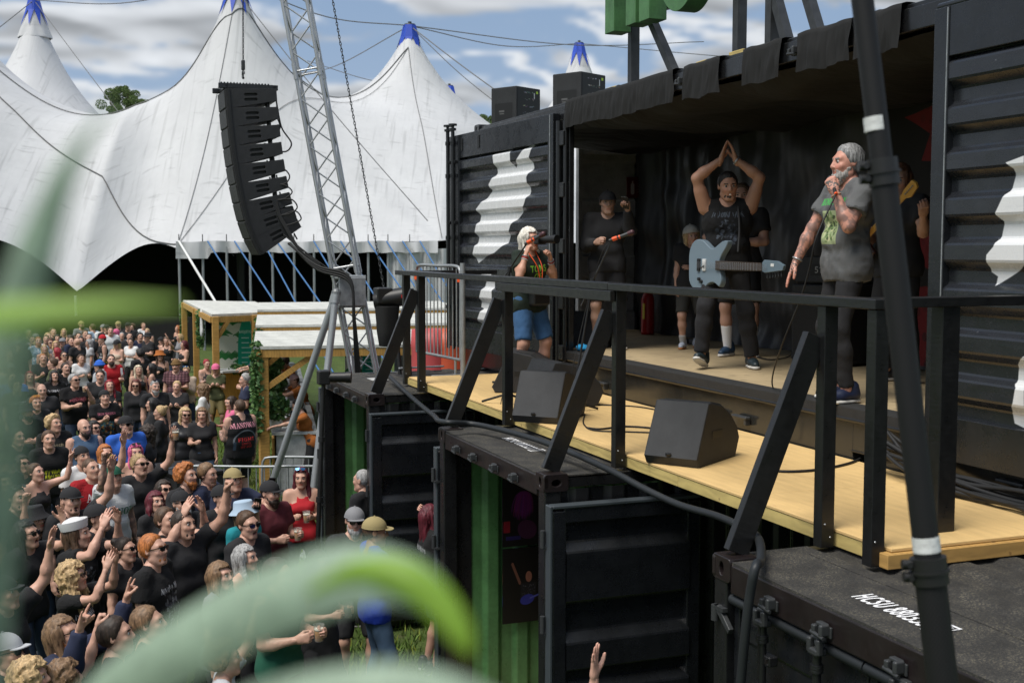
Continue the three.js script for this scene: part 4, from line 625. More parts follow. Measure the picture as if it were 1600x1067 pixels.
{
  const s = thing('roof_sign', 'green block letters on grey steel posts above the stage roof', 'sign'); M.signGreen = std({ color: lin(0.075, 0.20, 0.07), roughness: 0.5, map: rep(T.grime, 1) });
  const z = -2.55; const bx = (a, b) => { const p = atP(a[0], a[1], 'z', z), q = atP(b[0], b[1], 'z', z); return [p, q]; };
  const leg = (x0, x1, y0) => bmm([x0, y0, z - 0.1], [x1, y0 + 1.5, z + 0.1], 0.006);
  const xa = 3.12, ya = 6.43;
  part(s, 'letter', join([leg(xa, xa + 0.22, ya), leg(xa + 0.5, xa + 0.72, ya + 0.0), bmm([xa + 0.22, ya + 0.65, z - 0.097], [xa + 0.5, ya + 0.87, z + 0.097])]), M.signGreen, 'letter H');
  part(s, 'letter', leg(xa + 0.80, xa + 1.02, ya - 0.01), M.signGreen, 'letter I');
  { const o = new THREE.Shape(); o.absellipse(0, 0, 0.48, 0.76, 0, Math.PI * 2); const h = new THREE.Path(); h.absellipse(0, 0, 0.25, 0.52, 0, Math.PI * 2); o.holes.push(h); const g = new THREE.ExtrudeGeometry(o, { depth: 0.2, bevelEnabled: true, bevelSize: 0.005, bevelThickness: 0.005, curveSegments: 32 }); g.translate(xa + 1.62, ya + 0.72, z - 0.1); part(s, 'letter', g, M.signGreen, 'letter O'); }
  for (const px of [990, 1155, 1206]) { const p = atP(px, 120, 'z', z - 0.2); part(s, 'post', bmm([p.x - 0.045, SRY, z - 0.25], [p.x + 0.045, 7.6, z - 0.15], 0.005), M.darkSteel); }
  for (const [px, py, qx, qy] of [[1018, 30, 1066, 106], [1214, 0, 1240, 58], [1265, 0, 1290, 42]]) { const a = atP(px, py, 'z', z - 0.2), b = atP(qx, qy, 'z', z - 0.2); b.y = SRY + 0.01; const e = a.clone().addScaledVector(a.clone().sub(b), 0.7); e.z = z - 0.2; part(s, 'brace', bar(b, e, 0.08, 0.08, V(0, 0, 1)), M.darkSteel); }
  const p = atP(1033, 12, 'z', z - 0.2), q = atP(1050, 8, 'z', z - 0.2); part(s, 'cross_bar', bar(p, q, 0.06, 0.06, V(0, 0, 1)), M.darkSteel);
  for (const px of [955, 1098, 1150]) { const o = atP(px, 120, 'z', SZ0 - 0.2); solo('timber_block', box(0.22, 0.07, 0.09, o.x, SRY + 0.045, SZ0 - 0.24, 0.006), M.timber, 'small timber block on the stage roof edge, ' + ({ 955: 'nearest the amplifiers', 1098: 'middle one of three', 1150: 'below the right sign posts' })[px], 'timber', 'timber blocks on the stage roof'); }
}

// =====================================================  ON THE DECK
// wedge monitor: side profile in (depth, height)
{
  const prof = [[0, 0.05], [0.03, 0], [0.60, 0], [0.66, 0.12], [0.62, 0.20], [0.52, 0.29], [0.38, 0.365], [0.22, 0.40], [0.17, 0.40]];
  const wedge = (label, px, py, turn, w) => {
    const p = atP(px, py, 'y', DY); const m = thing('stage_monitor', label, 'speaker', [p.x, DY + 0.001, p.z], turn, 'wedge monitors on the deck');
    const g = extrude(prof, w - 0.02, 0.01); g.applyMatrix4(basis([0, 0, -1], [0, 1, 0], [1, 0, 0], [-w + 0.01, 0.01, 0])); part(m, 'cabinet', uvm(g), M.speaker);
    const gr = extrude([[0.245, 0.405], [0.40, 0.375], [0.54, 0.298], [0.635, 0.205], [0.668, 0.13], [0.66, 0.127], [0.62, 0.196], [0.52, 0.285], [0.38, 0.36], [0.24, 0.39]], w - 0.06, 0.004); gr.applyMatrix4(basis([0, 0, -1], [0, 1, 0], [1, 0, 0], [-w + 0.03, 0.014, 0])); part(m, 'grille', gr, M.grille);
    part(m, 'handle', join([box(0.004, 0.05, 0.16, 0.001, 0.2, -0.3, 0.001)]), M.plasticBlack); part(m, 'connector', rod([-w / 2, 0.08, 0.005], [-w / 2 - 0.02, 0.08, 0.03], 0.014, 0.012, 8), M.plasticBlack);
    const sr = rng(px), sc = []; for (let i = 0; i < 26; i++) { const a = sr() * w * 0.9 - w * 0.95, y = 0.08 + sr() * 0.3, s = 0.002 + sr() * 0.004; sc.push(box(s, s * (1 + sr() * 2), 0.001, a, y, -0.0065 - (y - 0.06) * 0.486)); } part(m, 'paint_chips', join(sc), M.galv);
  };
  wedge('wedge monitor nearest the camera, alone right of the gap', 1090, 733, 0.60, 0.40);
  wedge('third wedge monitor along the deck, beside the mic stand foot', 872, 664, 0.78, 0.42);
  wedge('second wedge monitor along the deck, behind the railing post', 842, 640, 0.05, 0.52);
  wedge('farthest wedge monitor on the deck, near the photographer', 770, 614, -0.45, 0.52);
}
// microphones on stands
function micStand(label, foot, top, tip, micEnd) {
  const m = thing('microphone_stand', label, 'mic stand', [0, 0, 0], 0, 'microphone stands on the deck');
  foot = asV(foot); top = asV(top); tip = asV(tip); micEnd = asV(micEnd);
  part(m, 'upright', rod(foot.clone().add(V(0, 0.02, 0)), top, 0.011, 0.009, 10), M.plasticBlack);
  for (let k = 0; k < 3; k++) { const a = k * 2.094 + 0.4; part(m, 'leg', rod(foot.clone().add(V(0, 0.1, 0)), foot.clone().add(V(0.28 * Math.cos(a), 0.012, 0.28 * Math.sin(a))), 0.011, 0.011, 8), M.plasticBlack); }
  const d = tip.clone().sub(top).normalize(); part(m, 'boom', rod(top.clone().addScaledVector(d, -0.25), tip, 0.008, 0.008, 8), M.darkSteel); part(m, 'clutch', rod(top.clone().add(V(0, -0.03, 0)), top.clone().add(V(0, 0.03, 0)), 0.022, 0.022, 10), M.plasticBlack);
  const e = micEnd.clone().sub(tip).normalize(), L = tip.distanceTo(micEnd); const mic = part(m, 'microphone', join([rod(tip.clone().addScaledVector(e, -0.03), micEnd.clone().addScaledVector(e, -0.05), 0.012, 0.018, 12)]), M.darkSteel);
  part(mic, 'head', join([new THREE.SphereGeometry(0.026, 14, 10).translate(micEnd.x - e.x * 0.02, micEnd.y - e.y * 0.02, micEnd.z - e.z * 0.02), rod(micEnd.clone().addScaledVector(e, -0.06), micEnd.clone().addScaledVector(e, -0.02), 0.02, 0.026, 12)]), std({ color: lin(0.07, 0.03, 0.035), metalness: 0.4, roughness: 0.45 }));
  part(mic, 'tape', rod(tip.clone().addScaledVector(e, 0.0), tip.clone().addScaledVector(e, 0.045), 0.0185, 0.0185, 12), M.orange); part(mic, 'tape', rod(tip.clone().addScaledVector(e, 0.06), tip.clone().addScaledVector(e, 0.075), 0.0175, 0.0175, 12), M.orange);
  part(m, 'lead', tube([tip, tip.clone().addScaledVector(e, -0.08).add(V(0, -0.06, 0)), top.clone().add(V(0.02, -0.05, 0.02)), foot.clone().add(V(0.03, 0.3, 0.02)), foot.clone().add(V(0.1, 0.02, 0.1))], 0.004, 40, 5), M.cable);
}
{
  const f1 = atP(882, 655, 'y', DY); const t1 = atD(800, 415, 11.2), b1 = atD(824, 379, 11.1), e1 = atD(852, 364, 11.05); micStand('microphone on a boom with orange tape, in front of the photographer', [atD(792, 420, 11.3).x, DY, atD(792, 420, 11.3).z], atD(796, 421, 11.25), b1, e1);
  const t2 = atD(928, 436, 10.8); const b2 = atD(957, 374, 10.75), e2 = atD(991, 362, 10.7); micStand('microphone on a boom with orange tape, beside the dark stage opening', [atP(884, 640, 'y', DY).x + 0.15, DY, -1.2], atD(926, 440, 10.9), b2, e2);
}
// cables on the deck and the thick hose
{
  const onDeck = (pts, r, nm, lab) => solo(nm || 'deck_cable', tube(pts.map(([x, y]) => atP(x, y, 'y', DY).add(V(0, r + 0.001, 0))), r, 80, 6), M.cable, lab, 'cable', 'cables on the deck');
  onDeck([[917, 670], [935, 672], [980, 668], [1040, 674], [1060, 690]], 0.008, 0, 'black cable on the deck running behind the nearest monitor');
  onDeck([[914, 648], [913, 665], [930, 674], [980, 676], [1045, 678]], 0.006, 0, 'thin black cable looping from the mic stand foot');
  onDeck([[1190, 722], [1215, 738], [1260, 738], [1320, 728], [1352, 715], [1375, 700]], 0.009, 0, 'black cable from the nearest monitor crossing behind the railing posts');
  onDeck([[870, 630], [920, 633], [990, 636], [1040, 644]], 0.006, 0, 'black cable lying along the back of the deck');
  const bund = thing('cable_bundle', 'thick bundle of black cables along the foot of the stage at the right', 'cables'); const br = rng(17);
  for (let k = 0; k < 11; k++) { const dz = -2.0 + 0.16 * br(), pts = []; for (let i = 0; i <= 8; i++) { const x = 8.55 + i * 0.42; pts.push([x, DY + 0.015 + 0.03 * (k % 3) + 0.05 * br() + (i < 2 ? 0.1 * (2 - i) * br() : 0), dz + 0.10 * (br() - 0.5) + 0.05]); } part(bund, 'cable', tube(pts, 0.011 + 0.006 * br(), 60, 6), M.cable); }
  const hp = [[606, 586, -0.5, 2.64], [640, 618, -0.35, 2.62], [676, 648, -0.20, 2.50], [700, 660, 0.06, 2.52], [735, 662, -0.15, 2.625], [800, 676, -0.3, 2.62], [880, 702, -0.34, 2.62], [960, 738, -0.4, 2.62], [1010, 765, -0.45, 2.55], [1060, 788, -0.5, 2.5], [1120, 806, -0.50, 2.47], [1160, 824, -0.38, 2.5]].map(([x, y, z]) => atP(x, y, 'z', z));
  hp.forEach((p) => { if (p.y < 2.622 && ((p.x > 4.9 && p.x < 7.45) || (p.x < 2.5 && p.x > -0.1))) p.y = 2.622; });
  const vp = [[1186, 836, -0.22], [1189, 852, -0.02], [1181, 885, 0.09], [1172, 930, 0.11], [1165, 990, 0.12], [1158, 1067, 0.12], [1150, 1180, 0.12]].map(([x, y, z]) => atP(x, y, 'z', z)); vp[0].y = 2.66; vp[1].y = 2.64;
  solo('rubber_hose', tube([...hp, ...vp], 0.023, 220, 10), M.hose, 'thick black hose sagging along the deck edge and dropping over the nearest container', 'hose');
}
// crowd-control barrier and drums at the far end of the deck
function barrier(label, cx, y, cz, turn, L, Hh, group) {
  const b = thing('crowd_barrier', label, 'barrier', [cx, y, cz], turn, group);
  part(b, 'frame', join([tube([[-L / 2, 0.2, 0], [-L / 2, Hh - 0.1, 0], [-L / 2 + 0.03, Hh - 0.02, 0], [-L / 2 + 0.12, Hh, 0], [0, Hh, 0], [L / 2 - 0.12, Hh, 0], [L / 2 - 0.03, Hh - 0.02, 0], [L / 2, Hh - 0.1, 0], [L / 2, 0.2, 0]], 0.019, 60, 8), rod([-L / 2, 0.2, 0], [L / 2, 0.2, 0], 0.017)]), M.galv);
  const n = Math.round(L / 0.115); for (let i = 1; i < n; i++) part(b, 'bar', rod([-L / 2 + i * L / n, 0.2, 0], [-L / 2 + i * L / n, Hh - 0.005, 0], 0.0085, 0.0085, 6), M.galv);
  for (const s of [-1, 1]) part(b, 'foot', join([box(0.05, 0.02, 0.6, s * (L / 2 - 0.15), 0.012, 0, 0.005), rod([s * (L / 2 - 0.15), 0.02, 0], [s * (L / 2 - 0.15), 0.2, 0], 0.016)]), M.galv);
  return b;
}
{
  const p = atD(684, 545, 14.6); const b = barrier('grey steel barrier with orange caps at the far end of the deck', p.x, DY - 0.02, p.z, 0.10, 1.35, 1.28); for (const s of [-1, 1]) part(b, 'end_cap', rod([s * 0.66, 1.10, 0], [s * 0.66, 1.20, 0], 0.035, 0.035, 10), M.orange);
  part(b, 'scaffold_tube', rod([0.78, -0.1, 0.02], [0.78, 1.32, 0.02], 0.03, 0.03, 12), M.galv);
  for (const [px, lab] of [[676, 'faded red plastic drum behind the far end of the deck, left one'], [706, 'orange red plastic drum behind the far end of the deck, right one']]) { const q = atD(px, 575, 16.8), h = 2.95; solo('plastic_drum', lathe([[0, 0], [0.29, 0], [0.30, 0.03], [0.295, 0.3], [0.305, 0.33], [0.295, 0.36], [0.295, 0.62], [0.305, 0.65], [0.29, 0.88], [0, 0.9]], 28).translate(q.x, 2.16, q.z), px < 690 ? std({ color: lin(0.45, 0.07, 0.07), roughness: 0.5 }) : std({ color: lin(0.5, 0.08, 0.03), roughness: 0.5 }), lab, 'drum', 'plastic drums'); }
  const pl = atD(690, 590, 16.8); const pf = thing('steel_platform', 'low steel platform holding the plastic drums', 'platform'); part(pf, 'top', box(2.2, 0.06, 1.4, pl.x - 0.1, 2.13, pl.z - 0.1), M.galv); for (const [a, c] of [[-1, -0.6], [1, -0.6], [-1, 0.6], [1, 0.6]]) part(pf, 'leg', rod([pl.x - 0.1 + a, 0, pl.z - 0.1 + c], [pl.x - 0.1 + a, 2.1, pl.z - 0.1 + c], 0.03), M.galv);
}
// =====================================================  FIGURES: one continuous skin per body from a distance field
function surfaceNet(prims, cell, post) {
  const lo = [1e9, 1e9, 1e9], hi = [-1e9, -1e9, -1e9];
  for (const p of prims) if (!p.cut) for (let k = 0; k < 3; k++) { lo[k] = Math.min(lo[k], p.lo[k]); hi[k] = Math.max(hi[k], p.hi[k]); }
  const pad = cell * 2.5; for (let k = 0; k < 3; k++) { lo[k] -= pad; hi[k] += pad; }
  const nx = Math.ceil((hi[0] - lo[0]) / cell) + 1, ny = Math.ceil((hi[1] - lo[1]) / cell) + 1, nz = Math.ceil((hi[2] - lo[2]) / cell) + 1, F = new Float32Array(nx * ny * nz).fill(1);
  const at = (i, j, k) => i + nx * (j + ny * k);
  for (const p of prims) {
    const m = (p.k || 0) * 0.6 + cell * 3, r = [0, 1, 2].map((a) => [Math.max(0, Math.floor((p.lo[a] - m - lo[a]) / cell)), Math.min([nx, ny, nz][a] - 1, Math.ceil((p.hi[a] + m - lo[a]) / cell))]), kk = p.k || 1e-6, f = p.f;
    for (let k = r[2][0]; k <= r[2][1]; k++) for (let j = r[1][0]; j <= r[1][1]; j++) for (let i = r[0][0]; i <= r[0][1]; i++) {
      const d = f(lo[0] + i * cell, lo[1] + j * cell, lo[2] + k * cell), q = at(i, j, k), a = F[q];
      if (p.cut) { const e = -d, h = Math.max(kk - Math.abs(a - e), 0) / kk; F[q] = Math.max(a, e) + h * h * kk / 4; }
      else { const h = Math.max(kk - Math.abs(a - d), 0) / kk; F[q] = Math.min(a, d) - h * h * kk / 4; }
    }
  }
  if (post) for (let k = 0; k < nz; k++) for (let j = 0; j < ny; j++) for (let i = 0; i < nx; i++) { const q = at(i, j, k); if (F[q] < cell * 4) F[q] = post(lo[0] + i * cell, lo[1] + j * cell, lo[2] + k * cell, F[q]); }
  const vid = new Int32Array(nx * ny * nz).fill(-1), P = [], I = []; const E = [[0, 1], [2, 3], [4, 5], [6, 7], [0, 2], [1, 3], [4, 6], [5, 7], [0, 4], [1, 5], [2, 6], [3, 7]], off = [0, 1, nx, nx + 1, nx * ny, nx * ny + 1, nx * ny + nx, nx * ny + nx + 1], g = new Float32Array(8);
  for (let k = 0; k < nz - 1; k++) for (let j = 0; j < ny - 1; j++) for (let i = 0; i < nx - 1; i++) {
    const b = at(i, j, k); let mask = 0; for (let c = 0; c < 8; c++) { g[c] = F[b + off[c]]; if (g[c] < 0) mask |= 1 << c; } if (mask === 0 || mask === 255) continue;
    let x = 0, y = 0, z = 0, n = 0; for (const [u, v] of E) { const gu = g[u], gv = g[v]; if ((gu < 0) === (gv < 0)) continue; const t = gu / (gu - gv); x += (u & 1) + t * ((v & 1) - (u & 1)); y += ((u >> 1) & 1) + t * (((v >> 1) & 1) - ((u >> 1) & 1)); z += (u >> 2) + t * ((v >> 2) - (u >> 2)); n++; }
    vid[b] = P.length / 3; P.push(lo[0] + (i + x / n) * cell, lo[1] + (j + y / n) * cell, lo[2] + (k + z / n) * cell);
  }
  const sx = 1, sy = nx, sz = nx * ny;
  for (let k = 1; k < nz - 1; k++) for (let j = 1; j < ny - 1; j++) for (let i = 1; i < nx - 1; i++) {
    const b = at(i, j, k), a = F[b] < 0;
    if (a !== (F[b + sx] < 0)) { const q = [vid[b], vid[b - sy], vid[b - sy - sz], vid[b - sz]]; if (!a) I.push(q[0], q[2], q[1], q[0], q[3], q[2]); else I.push(q[0], q[1], q[2], q[0], q[2], q[3]); }
    if (a !== (F[b + sy] < 0)) { const q = [vid[b], vid[b - sz], vid[b - sz - sx], vid[b - sx]]; if (!a) I.push(q[0], q[2], q[1], q[0], q[3], q[2]); else I.push(q[0], q[1], q[2], q[0], q[2], q[3]); }
    if (a !== (F[b + sz] < 0)) { const q = [vid[b], vid[b - sx], vid[b - sx - sy], vid[b - sy]]; if (!a) I.push(q[0], q[2], q[1], q[0], q[3], q[2]); else I.push(q[0], q[1], q[2], q[0], q[2], q[3]); }
  }
  const geo = new THREE.BufferGeometry(); geo.setAttribute('position', new THREE.Float32BufferAttribute(P, 3)); geo.setIndex(I); geo.computeVertexNormals(); return geo;
}
// tapered capsule; n + flat squash it along n; end: cut flat at b
function cap(a, b, ra, rb = ra, k = 0.03, o = {}) {
  const ax = a.x, ay = a.y, az = a.z, bx = b.x - ax, by = b.y - ay, bz = b.z - az, L2 = Math.max(bx * bx + by * by + bz * bz, 1e-9), n = o.n, fl = o.flat ? 1 / o.flat - 1 : 0, R = Math.max(ra, rb) * Math.max(1, o.flat || 1), sc = o.flat && o.flat < 1 ? 0.5 + 0.5 * o.flat : 1, il = 1 / Math.sqrt(L2);
  return { lo: [Math.min(a.x, b.x) - R, Math.min(a.y, b.y) - R, Math.min(a.z, b.z) - R], hi: [Math.max(a.x, b.x) + R, Math.max(a.y, b.y) + R, Math.max(a.z, b.z) + R], k, cut: o.cut,
    f: (x, y, z) => { const px = x - ax, py = y - ay, pz = z - az, t = (px * bx + py * by + pz * bz) / L2, h = t < 0 ? 0 : t > 1 ? 1 : t; let qx = px - bx * h, qy = py - by * h, qz = pz - bz * h; if (n) { const c = (qx * n.x + qy * n.y + qz * n.z) * fl; qx += n.x * c; qy += n.y * c; qz += n.z * c; } let d = (Math.sqrt(qx * qx + qy * qy + qz * qz) - (ra + (rb - ra) * h)) * sc; if (o.end) d = Math.max(d, (t - 1) / il); return d; } };
}
function ell(c, r, k = 0.02, o = {}) { const m = Math.min(...r); return { lo: [c.x - r[0], c.y - r[1], c.z - r[2]], hi: [c.x + r[0], c.y + r[1], c.z + r[2]], k, cut: o.cut, f: (x, y, z) => { const a = (x - c.x) / r[0], b = (y - c.y) / r[1], d = (z - c.z) / r[2], l = Math.sqrt(a * a + b * b + d * d), g = Math.sqrt(a * a / (r[0] * r[0]) + b * b / (r[1] * r[1]) + d * d / (r[2] * r[2])); return l < 1e-6 ? -m : l * (l - 1) / Math.max(g, 1e-6); } }; }
function paintGeo(g, fn) { const p = g.attributes.position, c = new Float32Array(p.count * 3); for (let i = 0; i < p.count; i++) { const q = fn(p.getX(i), p.getY(i), p.getZ(i), i); c[3 * i] = q[0]; c[3 * i + 1] = q[1]; c[3 * i + 2] = q[2]; } g.setAttribute('color', new THREE.BufferAttribute(c, 3)); return g; }
const cache = new Map(); const memo = (k, f) => { if (!cache.has(k)) cache.set(k, f()); return cache.get(k); };

// ---- hand: wrist at origin, fingers +y, palm +z, thumb +x (a right hand)
const CURL = { open: [[6, 8, 6], 0.10, 0.75], spread: [[2, 4, 3], 0.2, 1.0], relaxed: [[22, 30, 18], 0.04, 0.45], grip: [[52, 62, 40], 0.02, 0.2], fist: [[78, 92, 55], 0.0, 0.05], horns: [[84, 95, 55], 0.12, 0.1] };
function handGeo(type, cell) {
  return memo('hand' + type + cell, () => {
    const [cu, spread, th] = CURL[type], pr = [];
    pr.push(cap(V(0, -0.03, 0), V(0, 0.02, 0), 0.027, 0.029, 0.02, { n: V(0, 0, 1), flat: 0.72 }));
    for (const [x, y] of [[0.026, 0.083], [0.009, 0.088], [-0.010, 0.084], [-0.027, 0.074]]) pr.push(cap(V(x * 0.55, 0.015, 0), V(x, y, 0), 0.017, 0.0125, 0.014, { n: V(0, 0, 1), flat: 0.85 }));
    [[0.027, 0.084, 0.072], [0.009, 0.09, 0.080], [-0.010, 0.086, 0.074], [-0.028, 0.076, 0.058]].forEach(([x, y, L], i) => {
      let c = cu; if (type === 'horns' && (i === 0 || i === 3)) c = [4, 5, 4]; let p = V(x, y, 0), a = 0; const sp = (1.5 - i) * spread, seg = [0.45, 0.31, 0.24];
      for (let s = 0; s < 3; s++) { a += c[s] * Math.PI / 180; const q = p.clone().add(V(Math.sin(sp) * Math.cos(a), Math.cos(sp) * Math.cos(a), Math.sin(a)).multiplyScalar(L * seg[s])); pr.push(cap(p, q, 0.0098 - 0.001 * s - (i === 3 ? 0.001 : 0), 0.0090 - 0.001 * s - (i === 3 ? 0.001 : 0), 0.004)); p = q; }
    });
    const tb = V(0.022, 0.026, 0.006), t1 = tb.clone().add(V(0.026 * th + 0.012, 0.026, 0.012 + 0.012 * (1 - th))), t2 = t1.clone().add(V(0.014 * th - 0.006 * (1 - th), 0.026, 0.006 + 0.016 * (1 - th))), t3 = t2.clone().add(V(0.004 * th - 0.012 * (1 - th), 0.022, 0.004 + 0.006 * (1 - th)));
    pr.push(cap(tb, t1, 0.016, 0.013, 0.012), cap(t1, t2, 0.0115, 0.0105, 0.004), cap(t2, t3, 0.0105, 0.009, 0.004));
    return surfaceNet(pr, cell);
  });
}
// ---- head: centre between the ears, face +z, 24 cm tall
function headGeo(sex, cell, mouth = 0) {
  return memo('head' + sex + cell + mouth, () => {
    const j = sex === 'f' ? 0.92 : 1, pr = [
      ell(V(0, 0.030, -0.018), [0.076, 0.092, 0.096], 0.02), ell(V(0, -0.018, 0.026), [0.064, 0.080, 0.070], 0.03), ell(V(0, -0.070, 0.034), [0.050 * j, 0.048, 0.052], 0.03), cap(V(-0.016 * j, -0.104, 0.070), V(0.016 * j, -0.104, 0.070), 0.018, 0.018, 0.02),
      cap(V(-0.052 * j, -0.068, 0.0), V(-0.020, -0.105, 0.055), 0.017, 0.017, 0.03), cap(V(0.052 * j, -0.068, 0.0), V(0.020, -0.105, 0.055), 0.017, 0.017, 0.03),
      cap(V(-0.040, 0.030, 0.068), V(0.040, 0.030, 0.068), 0.016, 0.016, 0.018), cap(V(-0.045, -0.022, 0.062), V(-0.030, -0.030, 0.075), 0.018, 0.015, 0.02), cap(V(0.045, -0.022, 0.062), V(0.030, -0.030, 0.075), 0.018, 0.015, 0.02),
      cap(V(0, 0.020, 0.084), V(0, -0.022, 0.106), 0.009, 0.0125, 0.012), ell(V(0, -0.030, 0.100), [0.019, 0.010, 0.014], 0.008), cap(V(0, -0.05, 0.012), V(0, -0.19, -0.045), 0.05 * j, 0.056 * j, 0.03),
      ell(V(-0.033, 0.008, 0.100), [0.017, 0.010, 0.016], 0.012, { cut: true }), ell(V(0.033, 0.008, 0.100), [0.017, 0.010, 0.016], 0.012, { cut: true }),
      cap(V(-0.020, -0.058, 0.083), V(0.020, -0.058, 0.083), 0.0085, 0.0085, 0.006, { n: V(1, 0, 0), flat: 1 }), cap(V(-0.017, -0.071, 0.082), V(0.017, -0.071, 0.082), 0.009, 0.009, 0.006)];
    if (mouth) pr.push(ell(V(0, -0.066, 0.096), [0.022, 0.006 + mouth * 0.010, 0.022], 0.004, { cut: true }));
    for (const s of [-1, 1]) pr.push(ell(V(s * 0.079, 0.002, -0.012), [0.010, 0.031, 0.019], 0.008), ell(V(s * 0.090, 0.006, -0.008), [0.008, 0.018, 0.010], 0.004, { cut: true }));
    return surfaceNet(pr, cell);
  });
}
const HAIRLINE = (z) => mix(-0.085, 0.080, smooth(-0.035, 0.070, z));
function hairGeo(type, cell) {
  return memo('hair' + type + cell, () => {
    const pr = [], c = V(0, 0.030, -0.018); const grow = { buzz: 0.004, short: 0.013, slick: 0.011, messy: 0.024, long: 0.018, longer: 0.018, bob: 0.022, curly: 0.036, curlylong: 0.038, pony: 0.011, bun: 0.012, straight: 0.016 }[type] ?? 0.015;
    pr.push(ell(c, [0.076 + grow, 0.092 + grow, 0.096 + grow], 0.03));
    const L = { long: 0.30, longer: 0.42, bob: 0.15, curlylong: 0.32, straight: 0.36 }[type];
    if (L) { const w = type === 'curlylong' ? 0.05 : 0.032; for (const s of [-1, 1]) { pr.push(cap(V(s * 0.074, 0.03, -0.005), V(s * 0.088, -L * 0.55, 0.0), w * 0.75, w, 0.04), cap(V(s * 0.088, -L * 0.55, 0.0), V(s * 0.10, -L, 0.02), w, w * 0.6, 0.04)); } pr.push(cap(V(-0.035, 0.0, -0.085), V(-0.05, -L, -0.075), 0.045, 0.04, 0.05), cap(V(0.035, 0.0, -0.085), V(0.05, -L, -0.075), 0.045, 0.04, 0.05)); }
    if (type === 'pony') pr.push(cap(V(0, 0.05, -0.12), V(0, 0.03, -0.16), 0.025, 0.03, 0.02), cap(V(0, 0.03, -0.16), V(0, -0.17, -0.13), 0.032, 0.018, 0.03));
    if (type === 'bun') pr.push(ell(V(0, 0.09, -0.115), [0.042, 0.038, 0.038], 0.015));
    const wav = { messy: 0.016, curly: 0.022, curlylong: 0.022, short: 0.008, long: 0.012, longer: 0.012, bob: 0.009, bun: 0.006, pony: 0.005, slick: 0.006, buzz: 0.001, straight: 0.004 }[type] || 0.004, curl = type.startsWith('curly');
    return surfaceNet(pr, cell, (x, y, z, d) => {
      const az = Math.atan2(x, z + 0.02); let n = curl ? N3(x * 20, y * 13 + 4, z * 20) * 0.65 + N3(x * 46, y * 30, z * 46) * 0.35 : N3(Math.cos(az) * 9, y * 5, Math.sin(az) * 9) * 0.6 + N3(Math.cos(az) * 22, y * 8, Math.sin(az) * 22) * 0.4;
      d += n * wav;
      // keep the face free
      const front = Math.max(-(Math.abs(x) - 0.062), 0); let cut = HAIRLINE(z) + 0.008 * N2(x * 60, z * 60) - y;
      if (L) { const face = Math.max(Math.abs(x) - 0.066, -(z - 0.01)); const fy = y - 0.078; cut = Math.min(Math.min(-face, 0.05), -fy); return Math.max(d, cut); }
      if (type === 'pony' || type === 'bun') { if (z < -0.06) cut = -1; }
      d += grow * (1 - smooth(-0.005, 0.05, -cut)) * 0.85; return Math.max(d, cut);
    });
  });
}
function beardGeo(kind, cell) {
  return memo('beard' + kind + cell, () => {
    const pr = [ell(V(0, -0.078, 0.040), [0.060, 0.050, 0.060], 0.02), cap(V(-0.062, -0.02, 0.01), V(-0.045, -0.08, 0.035), 0.016, 0.02, 0.02), cap(V(0.062, -0.02, 0.01), V(0.045, -0.08, 0.035), 0.016, 0.02, 0.02), cap(V(-0.03, -0.05, 0.082), V(0.03, -0.05, 0.082), 0.010, 0.010, 0.012)];
    if (kind === 'full') pr.push(cap(V(0, -0.1, 0.06), V(0, -0.13, 0.065), 0.034, 0.03, 0.03)); if (kind === 'long') pr.push(cap(V(0, -0.1, 0.06), V(0, -0.23, 0.06), 0.045, 0.02, 0.03));
    return surfaceNet(pr, cell, (x, y, z, d) => { d += 0.006 * N3(x * 45, y * 14, z * 45) - (kind === 'stubble' ? -0.007 : 0); const mouth = Math.hypot(x / 0.024, (y + 0.064) / 0.010) - 1; const m2 = z > 0.06 ? -mouth * 0.01 : -1; return Math.max(d, y + 0.028 + 0.25 * Math.max(0, z - 0.02), m2); });
  });
}
